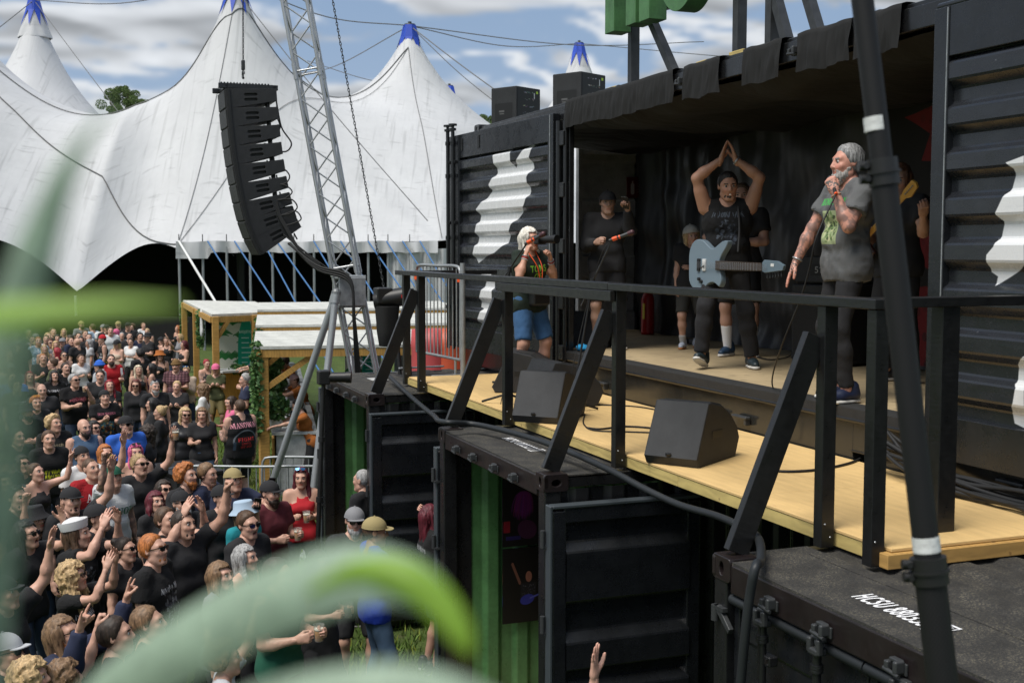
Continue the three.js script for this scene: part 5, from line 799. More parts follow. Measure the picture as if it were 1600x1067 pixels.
// ---- hats and glasses in head coordinates
function hatGeo(kind) {
  return memo('hat' + kind, () => {
    const dome = (r, h, y0, seg = 22) => { const p = []; for (let i = 0; i <= 8; i++) { const t = i / 8 * Math.PI / 2; p.push([r * Math.cos(t) + 1e-4, y0 + h * Math.sin(t)]); } return lathe(p, seg); };
    if (kind === 'cap' || kind === 'backcap') { const d = dome(0.104, 0.098, 0.038); d.scale(0.92, 1, 1.06); d.translate(0, 0, -0.012); const s = []; for (let i = 0; i <= 14; i++) { const t = i / 14 * Math.PI; s.push([0.076 * Math.cos(t), 0.075 * Math.sin(t)]); } const b = extrude(s, 0.004, 0.002), p = b.attributes.position; for (let i = 0; i < p.count; i++) { const x = p.getX(i), y = p.getY(i), z = p.getZ(i); p.setXYZ(i, x, 0.044 + z - 0.16 * y * y * 8 * 0.2 - 2.2 * x * x - y * 0.18, 0.082 + y); } b.computeVertexNormals(); const band = new THREE.TorusGeometry(0.1, 0.005, 6, 26); band.rotateX(Math.PI / 2); band.scale(0.93, 1, 1.06); band.translate(0, 0.04, -0.012); const btn = new THREE.SphereGeometry(0.009, 8, 6).translate(0, 0.137, -0.012); const g = join([d, b, band, btn]); if (kind === 'backcap') { g.translate(0, 0, 0.012); g.rotateY(Math.PI); g.translate(0, 0, -0.012); g.rotateX(-0.1); } return g; }
    if (kind === 'bucket') return join([lathe([[0.15, 0.015], [0.148, 0.02], [0.104, 0.062], [0.094, 0.125], [0.085, 0.14], [0.001, 0.146]], 26), lathe([[0.15, 0.015], [0.102, 0.055]], 26)]).translate(0, 0, -0.01);
    if (kind === 'beanie') { const d = dome(0.100, 0.125, 0.02); d.scale(0.95, 1, 1.08); const b = new THREE.TorusGeometry(0.1, 0.014, 8, 26); b.rotateX(Math.PI / 2); b.scale(0.95, 1.6, 1.08); b.translate(0, 0.035, 0); return join([d, b]).translate(0, 0.005, -0.014); }
    if (kind === 'sailor') return join([dome(0.098, 0.06, 0.075), lathe([[0.102, 0.045], [0.118, 0.11], [0.108, 0.112], [0.094, 0.05]], 28)]).rotateX(-0.06).translate(0, 0.004, -0.02);
    if (kind === 'brimmed') return join([lathe([[0.17, 0.050], [0.165, 0.055], [0.098, 0.052], [0.092, 0.13], [0.08, 0.142], [0.001, 0.135]], 28)]).translate(0, 0, -0.01);
    if (kind === 'bandana') { const d = dome(0.097, 0.098, 0.048); d.scale(0.94, 1, 1.06); return join([d, new THREE.TorusGeometry(0.095, 0.012, 6, 22).rotateX(Math.PI / 2).translate(0, 0.055, 0)]).translate(0, 0, -0.014); }
    return join([dome(0.1, 0.1, 0.04)]);
  });
}
function glassesGeo() {
  return memo('glasses', () => { const g = []; for (const s of [-1, 1]) { const l = extrude([[-0.026, 0.013], [0.026, 0.016], [0.027, -0.004], [0.016, -0.020], [-0.012, -0.020], [-0.025, -0.006]].map(([x, y]) => [x * s * -1, y]), 0.003, 0.001); l.rotateY(s * 0.2); l.translate(s * 0.034, 0.008, 0.100); g.push(l, bar([s * 0.060, 0.017, 0.094], [s * 0.083, 0.012, -0.01], 0.006, 0.004, V(0, 1, 0))); } g.push(bar([-0.009, 0.014, 0.106], [0.009, 0.014, 0.106], 0.004, 0.003, V(0, 0, 1))); return join(g); });
}
const shoeGeo = () => memo('shoe', () => {
  const up = surfaceNet([cap(V(0, 0.055, -0.06), V(0, 0.045, 0.05), 0.046, 0.043, 0.03), cap(V(0, 0.045, 0.05), V(0.004, 0.034, 0.135), 0.043, 0.034, 0.03), cap(V(0, 0.06, -0.055), V(0, 0.105, -0.05), 0.046, 0.046, 0.02)], 0.012, (x, y, z, d) => Math.max(d, 0.022 - y));
  const so = surfaceNet([cap(V(0, 0.012, -0.075), V(0, 0.012, 0.06), 0.041, 0.047, 0.02), cap(V(0, 0.012, 0.06), V(0.005, 0.012, 0.14), 0.047, 0.037, 0.02)], 0.012, (x, y, z, d) => Math.max(d, y - 0.028, 0.001 - y)); return [up, so];
});
// ---- cloth materials, shared by colour
const mats = new Map();
function cloth(c, kind = 'cotton') { const k = kind + c.map((v) => v.toFixed(3)).join(); if (!mats.has(k)) { const o = { color: lin(...c), roughness: 0.92 }; if (kind === 'denim') Object.assign(o, { bumpMap: rep(T.weave, 6), bumpScale: 0.001 }); if (kind === 'leather') o.roughness = 0.45; if (kind === 'hair') Object.assign(o, { vertexColors: true, roughness: 0.62 }); if (kind === 'gloss') o.roughness = 0.12; mats.set(k, std(o)); } return mats.get(k); }
M.skin = phys({ color: lin(1), vertexColors: true, roughness: 0.52, sheen: 0.15, sheenRoughness: 0.5 });
M.lens = std({ color: lin(0.012), roughness: 0.08 });
M.lensBlue = std({ color: lin(0.02, 0.10, 0.22), roughness: 0.08, metalness: 0.4 });
M.cup = phys({ color: lin(0.9, 0.9, 0.88), roughness: 0.2, transmission: 0.9, thickness: 0, ior: 1.3 });
M.beer = std({ color: lin(0.62, 0.27, 0.03), roughness: 0.2 });
M.foam = std({ color: lin(0.85, 0.82, 0.72), roughness: 0.7 });
M.phone = std({ color: lin(0.02), roughness: 0.2 });

const LOD = [{ body: 0.013, cl: 0.015, head: 0.0055, hand: 0.0048, hair: 0.0075 }, { body: 0.021, cl: 0.023, head: 0.0085, hand: 0.0065, hair: 0.0105 }, { body: 0.028, cl: 0.030, head: 0.0115, hand: 0.009, hair: 0.014 }, { body: 0.036, cl: 0.038, head: 0.016, hand: 0.012, hair: 0.019 }];
const ARM = {
  down: { u: [0.16, -1, 0.04], f: [0.06, -1, 0.22], h: 'relaxed', p: [-1, 0, 0] }, hold: { u: [0.14, -1, 0.15], f: [-0.35, 0.18, 0.9], h: 'grip', p: [-1, 0.0, -0.2] }, drink: { u: [0.2, -0.75, 0.6], f: [-0.5, 0.85, 0.25], h: 'grip', p: [-0.6, 0, -0.6] },
  up: { u: [0.45, 0.75, 0.5], f: [-0.05, 1, 0.25], h: 'open', p: [0, 0.1, 1] }, fist: { u: [0.35, 0.7, 0.65], f: [0.0, 1, 0.2], h: 'fist', p: [0, 0, 1] }, horns: { u: [0.45, 0.35, 0.85], f: [0.05, 1, 0.25], h: 'horns', p: [0, 0, 1] }, clap: { u: [0.15, -0.35, 0.95], f: [-0.52, 0.72, 0.45], h: 'open', p: [-1, 0.1, 0] }, claphigh: { u: [0.1, 0.25, 1], f: [-0.38, 0.9, 0.2], h: 'open', p: [-1, 0, 0] },
  phone: { u: [0.12, -0.35, 0.9], f: [-0.2, 0.85, 0.5], h: 'grip', p: [-0.5, 0, 0.8] }, phonelow: { u: [0.12, -0.95, 0.3], f: [-0.45, 0.35, 0.85], h: 'grip', p: [-0.3, 0.6, -0.5] }, cross: { u: [0.2, -0.95, 0.25], f: [-0.95, 0.08, 0.4], h: 'relaxed', p: [0, -0.2, -1] }, hip: { u: [0.6, -0.8, -0.15], f: [-0.65, -0.6, 0.45], h: 'relaxed', p: [-1, 0, 0] }, pocket: { u: [0.3, -0.95, -0.15], f: [-0.25, -0.9, 0.35], h: 'relaxed', p: [-1, 0, 0] }, face: { u: [0.25, -0.5, 0.85], f: [-0.45, 0.9, -0.12], h: 'relaxed', p: [-0.4, 0, -1] }, headback: { u: [0.75, 0.55, 0.35], f: [-0.75, 0.35, -0.55], h: 'relaxed', p: [-1, 0, 0] }, reach: { u: [0.1, -0.3, 0.95], f: [0, -0.1, 1], h: 'relaxed', p: [0, -1, 0] }, camera: { u: [0.2, -0.55, 0.8], f: [-0.25, 0.95, 0.2], h: 'grip', p: [-0.9, 0.1, -0.2] }
};
// build one person. px: see callers. Returns the group, with joints in userData-free map J
function person(o) {
  const H = o.H || 1.75, s = H / 1.75, L = LOD[o.q ?? 1], f = o.sex === 'f', bw = o.build || 1, skin = o.skin || [0.52, 0.30, 0.215], r = rng(o.seed || 1);
  const g = thing('person', o.label, 'person', [o.at.x, o.at.y, o.at.z], o.turn || 0, o.group);
  const yaw = (v, a) => V(v.x * Math.cos(a) + v.z * Math.sin(a), v.y, -v.x * Math.sin(a) + v.z * Math.cos(a));
  // skeleton
  const lean = o.lean || 0, side = o.side || 0, tw = o.twist || 0, hipY = o.hipY ?? 0.93 * s, sp = (y, x = 0, z = 0) => { const v = V(x, y, z); const a = V(v.x, v.y * Math.cos(lean) - v.z * Math.sin(lean), v.y * Math.sin(lean) + v.z * Math.cos(lean)); const b = V(a.x * Math.cos(side) + a.y * Math.sin(side), -a.x * Math.sin(side) + a.y * Math.cos(side), a.z); const c = yaw(b, tw); return V(c.x + (o.shift ? o.shift[0] : 0), c.y + hipY, c.z + (o.shift ? o.shift[1] : 0)); };
  const sw = (f ? 0.162 : 0.188) * s * (0.6 + 0.4 * bw), hw = (f ? 0.092 : 0.085) * s;
  const fwd = yaw(V(0, Math.sin(-lean) * 0 - Math.sin(lean), Math.cos(lean)), tw);
  const J = { pel: sp(0), waist: sp(0.15 * s), chest: sp(0.34 * s, 0, 0.005), neck: sp(0.52 * s, 0, -0.012), shL: sp(0.475 * s, sw), shR: sp(0.475 * s, -sw) };
  const [hy = 0, hp = 0, hr = 0] = o.head || []; const hq = new THREE.Quaternion().setFromEuler(new THREE.Euler(hp + lean * 0.3, hy + tw * 0.5, hr, 'YXZ')); const hc = sp(0.66 * s, 0, 0.015).add(V(0, 0, 0.0)); J.head = hc; J.hq = hq;
  const hs = s * (o.headScale || 1) * (f ? 0.96 : 1.0);
  for (const k of ['L', 'R']) {
    const sg = k === 'L' ? 1 : -1, A = typeof o['arm' + k] === 'string' || !o['arm' + k] ? ARM[o['arm' + k] || 'down'] : o['arm' + k], jit = (o.seed && !o.exact) ? 0.08 : 0, dv = (v) => yaw(V(v[0] * sg + (r() - 0.5) * jit, v[1] + (r() - 0.5) * jit, v[2] + (r() - 0.5) * jit).normalize(), tw);
    const u = dv(A.u), fo = dv(A.f); J['el' + k] = J['sh' + k].clone().addScaledVector(u, 0.285 * s); J['wr' + k] = J['el' + k].clone().addScaledVector(fo, 0.255 * s); const hd = A.hd ? dv(A.hd) : fo.clone(); const pn = yaw(V(A.p[0] * sg, A.p[1], A.p[2]), tw); const z = pn.addScaledVector(hd, -pn.dot(hd)).normalize(), x = hd.clone().cross(z); J['hm' + k] = new THREE.Matrix4().makeBasis(x, hd, z).setPosition(J['wr' + k]); J['ht' + k] = A.h; J['hd' + k] = hd; J['hp' + k] = z;
    const ft = o['foot' + k] || [0.10 * s * sg * (1 + 0.3 * r()), (r() - 0.5) * 0.16, 0.35 * sg]; J['hip' + k] = V(J.pel.x, J.pel.y, J.pel.z).add(yaw(V(hw * sg, -0.02, 0), tw * 0.5)); const an = V(ft[0], 0.085 * s + (ft[3] || 0), ft[1]); J['an' + k] = an; J['ftA' + k] = ft[2] ?? 0;
    // knee by two-bone solve, bending forward
    const d = an.clone().sub(J['hip' + k]), l1 = 0.43 * s, l2 = 0.42 * s, dl = Math.min(d.length(), l1 + l2 - 0.002), c = (l1 * l1 + dl * dl - l2 * l2) / (2 * dl), h = Math.sqrt(Math.max(0, l1 * l1 - c * c)), dn = d.clone().normalize(), kf = V(Math.sin(J['ftA' + k]), 0, Math.cos(J['ftA' + k])); kf.addScaledVector(dn, -kf.dot(dn)).normalize(); J['kn' + k] = J['hip' + k].clone().addScaledVector(dn, c).addScaledVector(kf, h);
  }
  // ---- bare body
  const torso = (e, k) => [cap(sp(0.33 * s, 0.078 * s * bw), sp(0.33 * s, -0.078 * s * bw), (f ? 0.098 : 0.112) * s * bw + e, undefined, k), cap(sp(0.15 * s, 0.055 * s * bw, 0.012), sp(0.15 * s, -0.055 * s * bw, 0.012), (f ? 0.088 : 0.104) * s * (bw * bw) + e, undefined, k), cap(sp(-0.01 * s, hw), sp(-0.01 * s, -hw), (f ? 0.102 : 0.094) * s * (0.5 + 0.5 * bw) + e, undefined, k), cap(sp(0.415 * s, 0.10 * s), sp(0.415 * s, -0.10 * s), 0.078 * s + e * 0.8, undefined, k * 0.8), cap(J.neck.clone().lerp(J.shL, 0.25), J.shL, 0.046 * s + e * 0.7, 0.050 * s + e * 0.8, k * 0.7), cap(J.neck.clone().lerp(J.shR, 0.25), J.shR, 0.046 * s + e * 0.7, 0.050 * s + e * 0.8, k * 0.7), ...(f ? [cap(sp(0.31 * s, 0.07 * s, 0.085), sp(0.31 * s, -0.07 * s, 0.085), 0.058 * s + e * 0.6, undefined, k)] : [])];
  const am = (f ? 0.86 : 1) * s * (0.55 + 0.45 * bw) * (o.arms || 1), arm = (k, e = 0) => [cap(J['sh' + k], J['el' + k].clone().lerp(J['sh' + k], 0.05), 0.055 * am + e, 0.041 * am + e, 0.04), cap(J['sh' + k].clone().lerp(J['el' + k], 0.2), J['sh' + k].clone().lerp(J['el' + k], 0.55), 0.051 * am + e, 0.049 * am + e, 0.03), cap(J['el' + k], J['el' + k].clone().lerp(J['wr' + k], 0.3), 0.039 * am + e, 0.043 * am + e, 0.03), cap(J['el' + k].clone().lerp(J['wr' + k], 0.3), J['wr' + k], 0.042 * am + e, 0.027 * am + e, 0.03)];
  const lm = s * (0.5 + 0.5 * bw), leg = (k, e = 0) => [cap(J['hip' + k], J['kn' + k], (f ? 0.090 : 0.086) * lm + e, 0.055 * lm + e, 0.05), cap(J['kn' + k], J['kn' + k].clone().lerp(J['an' + k], 0.35), 0.053 * lm + e, 0.056 * lm + e, 0.04), cap(J['kn' + k].clone().lerp(J['an' + k], 0.35), J['an' + k], 0.055 * lm + e, 0.036 * lm + e, 0.03)];
  const neckTop = hc.clone().add(V(0, -0.10 * hs, -0.02).applyQuaternion(hq));
  const prims = [...torso(0, 0.06), ...arm('L'), ...arm('R'), ...leg('L'), ...leg('R'), cap(J.neck.clone().add(V(0, -0.03, 0)), neckTop, (f ? 0.054 : 0.064) * s, (f ? 0.050 : 0.058) * s, 0.04)];
  const tone = (k) => [skin[0] * k, skin[1] * k, skin[2] * k];
  const body = paintGeo(surfaceNet(prims, L.body), o.ink ? (x, y, z) => { const p = V(x, y, z); const nl = Math.min(p.distanceTo(J.elL), p.distanceTo(J.wrL), p.distanceTo(J.elL.clone().lerp(J.wrL, 0.5)), p.distanceTo(J.shL.clone().lerp(J.elL, 0.6))), nr = Math.min(p.distanceTo(J.elR), p.distanceTo(J.wrR), p.distanceTo(J.elR.clone().lerp(J.wrR, 0.5)), p.distanceTo(J.shR.clone().lerp(J.elR, 0.6))); const near = Math.min(nl, nr) < 0.15 ? 1 : 0, n = N3(x * 20 + 3, y * 14, z * 20), m = N3(x * 55, y * 55 + 9, z * 55); const t = near * smooth(0.0, 0.22, Math.abs(n) < 0.16 ? 0.3 : n + 0.35 * m); return [mix(skin[0], 0.07, t * 0.62), mix(skin[1], 0.075, t * 0.62), mix(skin[2], 0.075, t * 0.62)]; } : (x, y, z) => tone(1 + 0.06 * N3(x * 9, y * 9, z * 9)));
  const geos = [body];
  const hm = new THREE.Matrix4().compose(hc, hq, V(hs * (o.faceW || 1), hs, hs)); J.hm = hm; const lip = f ? [skin[0] * 0.92, skin[1] * 0.50, skin[2] * 0.48] : [skin[0] * 0.88, skin[1] * 0.66, skin[2] * 0.62];
  const hair0 = o.hairColor || [0.06, 0.035, 0.02];
  const hd = paintGeo(headGeo(o.sex || 'm', L.head, o.mouth || 0).clone(), (x, y, z) => { const k = 1 + 0.05 * N3(x * 30, y * 30, z * 30); if (z > 0.07 && Math.abs(x) < 0.026 && y < -0.052 && y > -0.079) { if (o.mouth && z < 0.086 && Math.abs(y + 0.066) < 0.012) return [0.08, 0.015, 0.015]; return lip; } const ch = smooth(0.03, 0.0, Math.hypot(Math.abs(x) - 0.04, y + 0.03)) * (z > 0.04 ? 1 : 0); const sb = o.stubble && y < -0.035 && z > -0.02 ? 0.35 : 0; return [mix(skin[0] * k * (1 + 0.06 * ch), hair0[0], sb), mix(skin[1] * k * (1 - 0.12 * ch), hair0[1], sb), mix(skin[2] * k * (1 - 0.12 * ch), hair0[2], sb)]; }); geos.push(hd.applyMatrix4(hm));
  for (const k of [-1, 1]) { const e = new THREE.SphereGeometry(0.0118, 10, 8); e.rotateX(Math.PI / 2); e.deleteAttribute('uv'); paintGeo(e, (x, y, z) => (z > 0.0096 ? [0.02, 0.015, 0.012] : z > 0.0078 ? [0.10, 0.11, 0.11] : [0.62, 0.58, 0.55])); e.translate(k * 0.0325, 0.0085, 0.0800); geos.push(e.applyMatrix4(hm)); const b = bar([k * 0.018, 0.027, 0.0945], [k * 0.050, 0.029, 0.080], 0.008, 0.006, V(0, 1, 0)); b.deleteAttribute('uv'); paintGeo(b, () => hair0.map((v) => v * 0.8)); geos.push(b.applyMatrix4(hm)); }
  if (o.teeth) { const t = new THREE.CylinderGeometry(0.026, 0.026, 0.012, 12, 1, false, -0.8, 1.6); t.deleteAttribute('uv'); paintGeo(t, () => [0.72, 0.7, 0.64]); t.translate(0, -0.0635, 0.0685); geos.push(t.applyMatrix4(hm)); }
  for (const k of ['L', 'R']) { let h = handGeo(J['ht' + k], L.hand).clone(); if (k === 'L') { h.scale(-1, 1, 1); const ix = h.index.array; for (let i = 0; i < ix.length; i += 3) { const t = ix[i]; ix[i] = ix[i + 1]; ix[i + 1] = t; } h.computeVertexNormals(); } const hsz = s * (f ? 0.92 : 1.04); h.scale(hsz, hsz, hsz); paintGeo(h, (x, y, z) => { const k2 = 1 + 0.08 * N3(x * 40, y * 40, z * 40); const ti = y > 0.1 ? 0.06 : 0; if (o.ink && y < 0.085 && N3(x * 50 + 9, y * 50, z * 50) > 0.15) return [0.09, 0.085, 0.08]; return [skin[0] * k2 * (1 + ti), skin[1] * k2, skin[2] * k2]; }); geos.push(h.applyMatrix4(J['hm' + k])); }
  for (const q of geos) if (q.attributes.uv) q.deleteAttribute('uv');
  part(g, 'body', mergeGeometries(geos), M.skin);
  // ---- hair, beard, hat, glasses
  const onHead = (n, geo, mat, par = g, lab) => { const m = part(par, n, geo, mat, lab); m.applyMatrix4(hm); return m; };
  const strand = (geo, key) => memo('strand' + key, () => paintGeo(geo.clone(), (x, y, z) => { const az = Math.atan2(x, z + 0.02), k = 1 + 0.62 * N3(Math.cos(az) * 24, y * 5, Math.sin(az) * 24) + 0.25 * N3(x * 90, y * 20, z * 90); return [k, k, k]; }));
  if (o.hair) onHead('hair', strand(hairGeo(o.hair, L.hair), o.hair + L.hair), cloth(hair0, 'hair'));
  if (o.beard) onHead('beard', strand(beardGeo(o.beard, Math.min(L.hair, 0.012)), 'b' + o.beard + Math.min(L.hair, 0.012)), cloth(o.beardColor || hair0, 'hair'));
  if (o.hat) { const m = onHead(o.hat === 'backcap' ? 'cap' : o.hat === 'brimmed' ? 'hat' : o.hat, hatGeo(o.hat), cloth(o.hatColor || [0.02, 0.02, 0.022])); if (o.hair && !['short', 'slick', 'buzz'].includes(o.hair)) m.scale.multiplyScalar(1.12); if (o.hatTilt) m.rotateX(o.hatTilt); }
  if (o.glasses) { const m = onHead('sunglasses', glassesGeo(), o.glasses === 'blue' ? M.lensBlue : o.glasses === 'amber' ? std({ color: lin(0.5, 0.2, 0.02), roughness: 0.15 }) : M.lens); if (o.glassesUp) { m.translateY(0.062); m.translateZ(-0.012); m.rotateX(-0.55); } }
  // ---- shirt
  const fold = (x, y, z) => 0.007 * N3(x * 5 + (o.seed || 0), y * 7 + x * 4, z * 5) + 0.006 * (Math.abs(N3(x * 9 + y * 5, y * 8 - x * 5 + (o.seed || 0), z * 9)) - 0.3);
  const top = o.top || 'tee', tc = o.topColor || [0.018, 0.018, 0.02], tops = [];
  if (top !== 'none') {
    const e = o.loose ?? (f ? 0.014 : 0.020), tp = torso(e, 0.045); tp.push(cap(sp(-0.075 * s, hw * 0.9), sp(-0.075 * s, -hw * 0.9), (f ? 0.104 : 0.106) * s * (0.5 + 0.5 * bw) + e, undefined, 0.05), cap(sp(0.02 * s, hw), sp(0.02 * s, -hw), (f ? 0.103 : 0.108) * s * (0.5 + 0.5 * bw) + e * 0.8, undefined, 0.04)); if (top === 'dress') tp.push(cap(sp(0), V(J.pel.x, hipY - 0.45 * s, J.pel.z), 0.15 * s, 0.23 * s, 0.06));
    const sl = { tee: 0.62, long: 2, jacket: 2, vest: 0, tank: 0, dress: 0.15 }[top] ?? 0.62;
    for (const k of ['L', 'R']) { const a = J['sh' + k], b = J['el' + k], w = J['wr' + k]; if (sl >= 2) { tp.push(cap(a, b, 0.060 * am + e, 0.052 * am + e, 0.04), cap(b, b.clone().lerp(w, 0.93), 0.052 * am + e * 0.8, 0.036 * am + e * 0.8, 0.03, { end: true })); } else if (sl > 0) tp.push(cap(a, a.clone().lerp(b, sl), 0.056 * am + e * 0.8, 0.056 * am + e * 1.2, 0.035, { end: true })); }
    const hemY = top === 'dress' ? hipY - 0.42 * s : hipY - (o.hem ?? 0.10) * s, nk = J.neck.clone().add(fwd.clone().multiplyScalar(0.035)).add(V(0, 0.045, 0)), nr = top === 'tank' ? 0.115 : f ? 0.082 : 0.072;
    const up = sp(1).sub(sp(0)).normalize();
    const geo = surfaceNet(tp, L.cl, (x, y, z, d) => { d += fold(x, y, z); d = Math.max(d, hemY + 0.012 * Math.sin(x * 14 + z * 11) - y); d = Math.max(d, nr * s - Math.hypot(x - nk.x, (y - nk.y) * 0.8, z - nk.z)); if (top === 'tank') { const ty = (x - J.chest.x) * up.x + (y - J.chest.y) * up.y + (z - J.chest.z) * up.z; d = Math.max(d, ty - 0.055 * s - (Math.abs(Math.hypot(x - J.chest.x, z - J.chest.z) - 0.085 * s) < 0.024 ? 0.1 : 0)); } if (top === 'vest') { for (const k of ['L', 'R']) { const q = J['sh' + k]; d = Math.max(d, 0.062 * s - Math.hypot(x - q.x - (k === 'L' ? 0.03 : -0.03), y - q.y + 0.01, (z - q.z) * 0.9)); } } return d; });
    let mat = cloth(tc, o.topKind);
    if (o.print) { const gi = geo.index ? geo.toNonIndexed() : geo; const p = gi.attributes.position, uv = new Float32Array(p.count * 2), right = yaw(V(1, 0, 0), tw); const hs2 = 0.25 * s * bw, y0 = hipY - 0.1 * s, y1 = hipY + 0.56 * s; for (let i = 0; i < p.count; i += 3) { let fz = 0; for (let k = 0; k < 3; k++) fz += gi.attributes.normal.getX(i + k) * fwd.x + gi.attributes.normal.getZ(i + k) * fwd.z; for (let k = 0; k < 3; k++) { const q = V(p.getX(i + k) - J.chest.x, 0, p.getZ(i + k) - J.chest.z).dot(right), u = clamp(0.5 + q / (2 * hs2), 0.01, 0.99); uv[2 * (i + k)] = fz > 0 ? 0.5 * u : 0.5 + 0.5 * (1 - u); uv[2 * (i + k) + 1] = clamp((p.getY(i + k) - y0) / (y1 - y0)); } } gi.setAttribute('uv', new THREE.BufferAttribute(uv, 2)); gi.computeVertexNormals(); const sm = mergeVertices(gi); sm.computeVertexNormals(); tops.push(part(g, { tee: 'shirt', long: 'shirt', jacket: 'jacket', vest: 'vest', tank: 'top', dress: 'dress' }[top], sm, std({ map: o.print, roughness: 0.92 }))); }
    else tops.push(part(g, { tee: 'shirt', long: 'shirt', jacket: 'jacket', vest: 'vest', tank: 'top', dress: 'dress' }[top], geo, mat));
  }
  // ---- trousers or shorts
  const bot = o.bottom || 'trousers';
  if (bot !== 'none') {
    const e = o.slim ? 0.008 : 0.016, tp = [cap(sp(0.02 * s, hw), sp(0.02 * s, -hw), (f ? 0.106 : 0.100) * s * (0.5 + 0.5 * bw) + 0.008, undefined, 0.06)];
    for (const k of ['L', 'R']) { const [a, b, c] = leg(k, e); if (bot === 'shorts') tp.push(cap(J['hip' + k], J['hip' + k].clone().lerp(J['kn' + k], 0.93), (f ? 0.092 : 0.09) * lm + e, 0.066 * lm + e * 1.2, 0.05, { end: true })); else tp.push(a, b, cap(J['kn' + k].clone().lerp(J['an' + k], 0.35), J['an' + k].clone().lerp(J['kn' + k], 0.05), 0.056 * lm + e, (o.slim ? 0.040 : 0.048) * lm + e, 0.03, { end: true })); }
    const wy = hipY + 0.10 * s; part(g, bot === 'shorts' ? 'shorts' : 'trousers', surfaceNet(tp, L.cl, (x, y, z, d) => { d += 0.7 * fold(x * 1.3, y * 1.1, z * 1.3); return Math.max(d, y - wy); }), cloth(o.botColor || [0.016, 0.016, 0.018], o.botKind));
  }
  if (o.socks) for (const k of ['L', 'R']) part(g, 'sock', surfaceNet([cap(J['kn' + k].clone().lerp(J['an' + k], o.socks), J['an' + k], 0.056 * lm, 0.040 * lm, 0.03)], 0.012, (x, y, z, d) => { const t = J['kn' + k].clone().lerp(J['an' + k], o.socks); return Math.max(d, y - t.y); }), cloth(o.sockColor || [0.7, 0.7, 0.7]));
  // ---- shoes
  if ((o.q ?? 1) < 3 || o.shoes) for (const k of ['L', 'R']) { const [up, so] = shoeGeo(); const m = part(g, 'shoe', up, cloth(o.shoeColor || [0.02, 0.02, 0.022], 'leather')); const an = J['an' + k]; const kick = o['foot' + k] && o['foot' + k][4] || 0; m.scale.setScalar(s); m.position.set(an.x, an.y - 0.085 * s, an.z); m.rotation.order = 'YXZ'; m.rotation.y = J['ftA' + k]; m.rotation.x = kick; if (kick) m.position.y += 0.0; part(m, 'sole', so, cloth(o.soleColor || [0.5, 0.48, 0.45])); }
  g.updateMatrixWorld(true); J.group = g; J.s = s; return J;
}
// things held
const inHand = (J, k, x = 0, y = 0.075, z = 0.035) => V(k === 'L' ? -x : x, y * J.s, z * J.s).applyMatrix4(J['hm' + k]).applyMatrix4(J.group.matrixWorld);
function cupInHand(J, k, label, fill = 'beer') {
  const p = inHand(J, k, 0, 0.07, 0.045), c = thing('plastic_cup', label, 'cup', [p.x, p.y - 0.06, p.z], 0, 'cups held in the crowd');
  part(c, 'wall', lathe([[0.030, 0], [0.032, 0.002], [0.042, 0.13], [0.0435, 0.132], [0.041, 0.13], [0.030, 0.004], [0.001, 0.003]], 16), M.cup); part(c, 'drink', lathe([[0.001, 0.006], [0.029, 0.006], [0.036, 0.085], [0.001, 0.085]], 14), fill === 'milk' ? M.foam : fill === 'cola' ? std({ color: lin(0.05, 0.03, 0.02), roughness: 0.2 }) : M.beer); if (fill === 'beer') part(c, 'foam', lathe([[0.001, 0.0855], [0.0355, 0.0855], [0.0375, 0.10], [0.001, 0.102]], 14), M.foam);
}
function phoneInHand(J, k, label, col) { const p = inHand(J, k, 0, 0.085, 0.03), q = new THREE.Quaternion().setFromRotationMatrix(J['hm' + k]); const c = thing('mobile_phone', label, 'phone', p.toArray(), 0, 'phones held in the crowd'); c.quaternion.copy(J.group.quaternion).multiply(q); part(c, 'case', box(0.074, 0.15, 0.009, 0, 0.01, 0, 0.004), col ? std({ color: lin(...col), roughness: 0.5 }) : M.phone); part(c, 'lens_bump', box(0.03, 0.03, 0.004, -0.015, 0.06, -0.006, 0.002), M.plasticBlack); }
// =====================================================  PRINTS
function printTex(base, draw) { return canvasTex(512, 320, (g, w, h) => { g.fillStyle = base; g.fillRect(0, 0, w, h); draw(g, 128, 384); }); }
function metalLogo(g, cx, y, w, col, txt, seed) { const r = rng(seed); g.fillStyle = g.strokeStyle = col; if (txt) { g.font = 'bold ' + (w / txt.length * 1.5 | 0) + 'px serif'; g.textAlign = 'center'; g.save(); g.translate(cx, y); g.scale(Math.min(1, w / g.measureText(txt).width), 1.25); g.fillText(txt, 0, 0); g.restore(); } else for (let i = 0; i < 34; i++) { g.lineWidth = 1 + r() * 3; g.beginPath(); const x = cx + (r() - 0.5) * w; g.moveTo(x, y - 12 + r() * 8); g.lineTo(x + (r() - 0.5) * 20, y + 6 + r() * 12); g.stroke(); } }
function blobArt(g, cx, cy, w, h, cols, seed) { const r = rng(seed); for (let i = 0; i < 120; i++) { const a = r() * 6.28, q = Math.sqrt(r()); g.fillStyle = cols[r() * cols.length | 0]; g.globalAlpha = 0.25 + 0.6 * r(); g.beginPath(); g.ellipse(cx + Math.cos(a) * q * w / 2, cy + Math.sin(a) * q * h / 2, 2 + r() * w * 0.10, 2 + r() * h * 0.06, r() * 3, 0, 7); g.fill(); } g.globalAlpha = 1; }
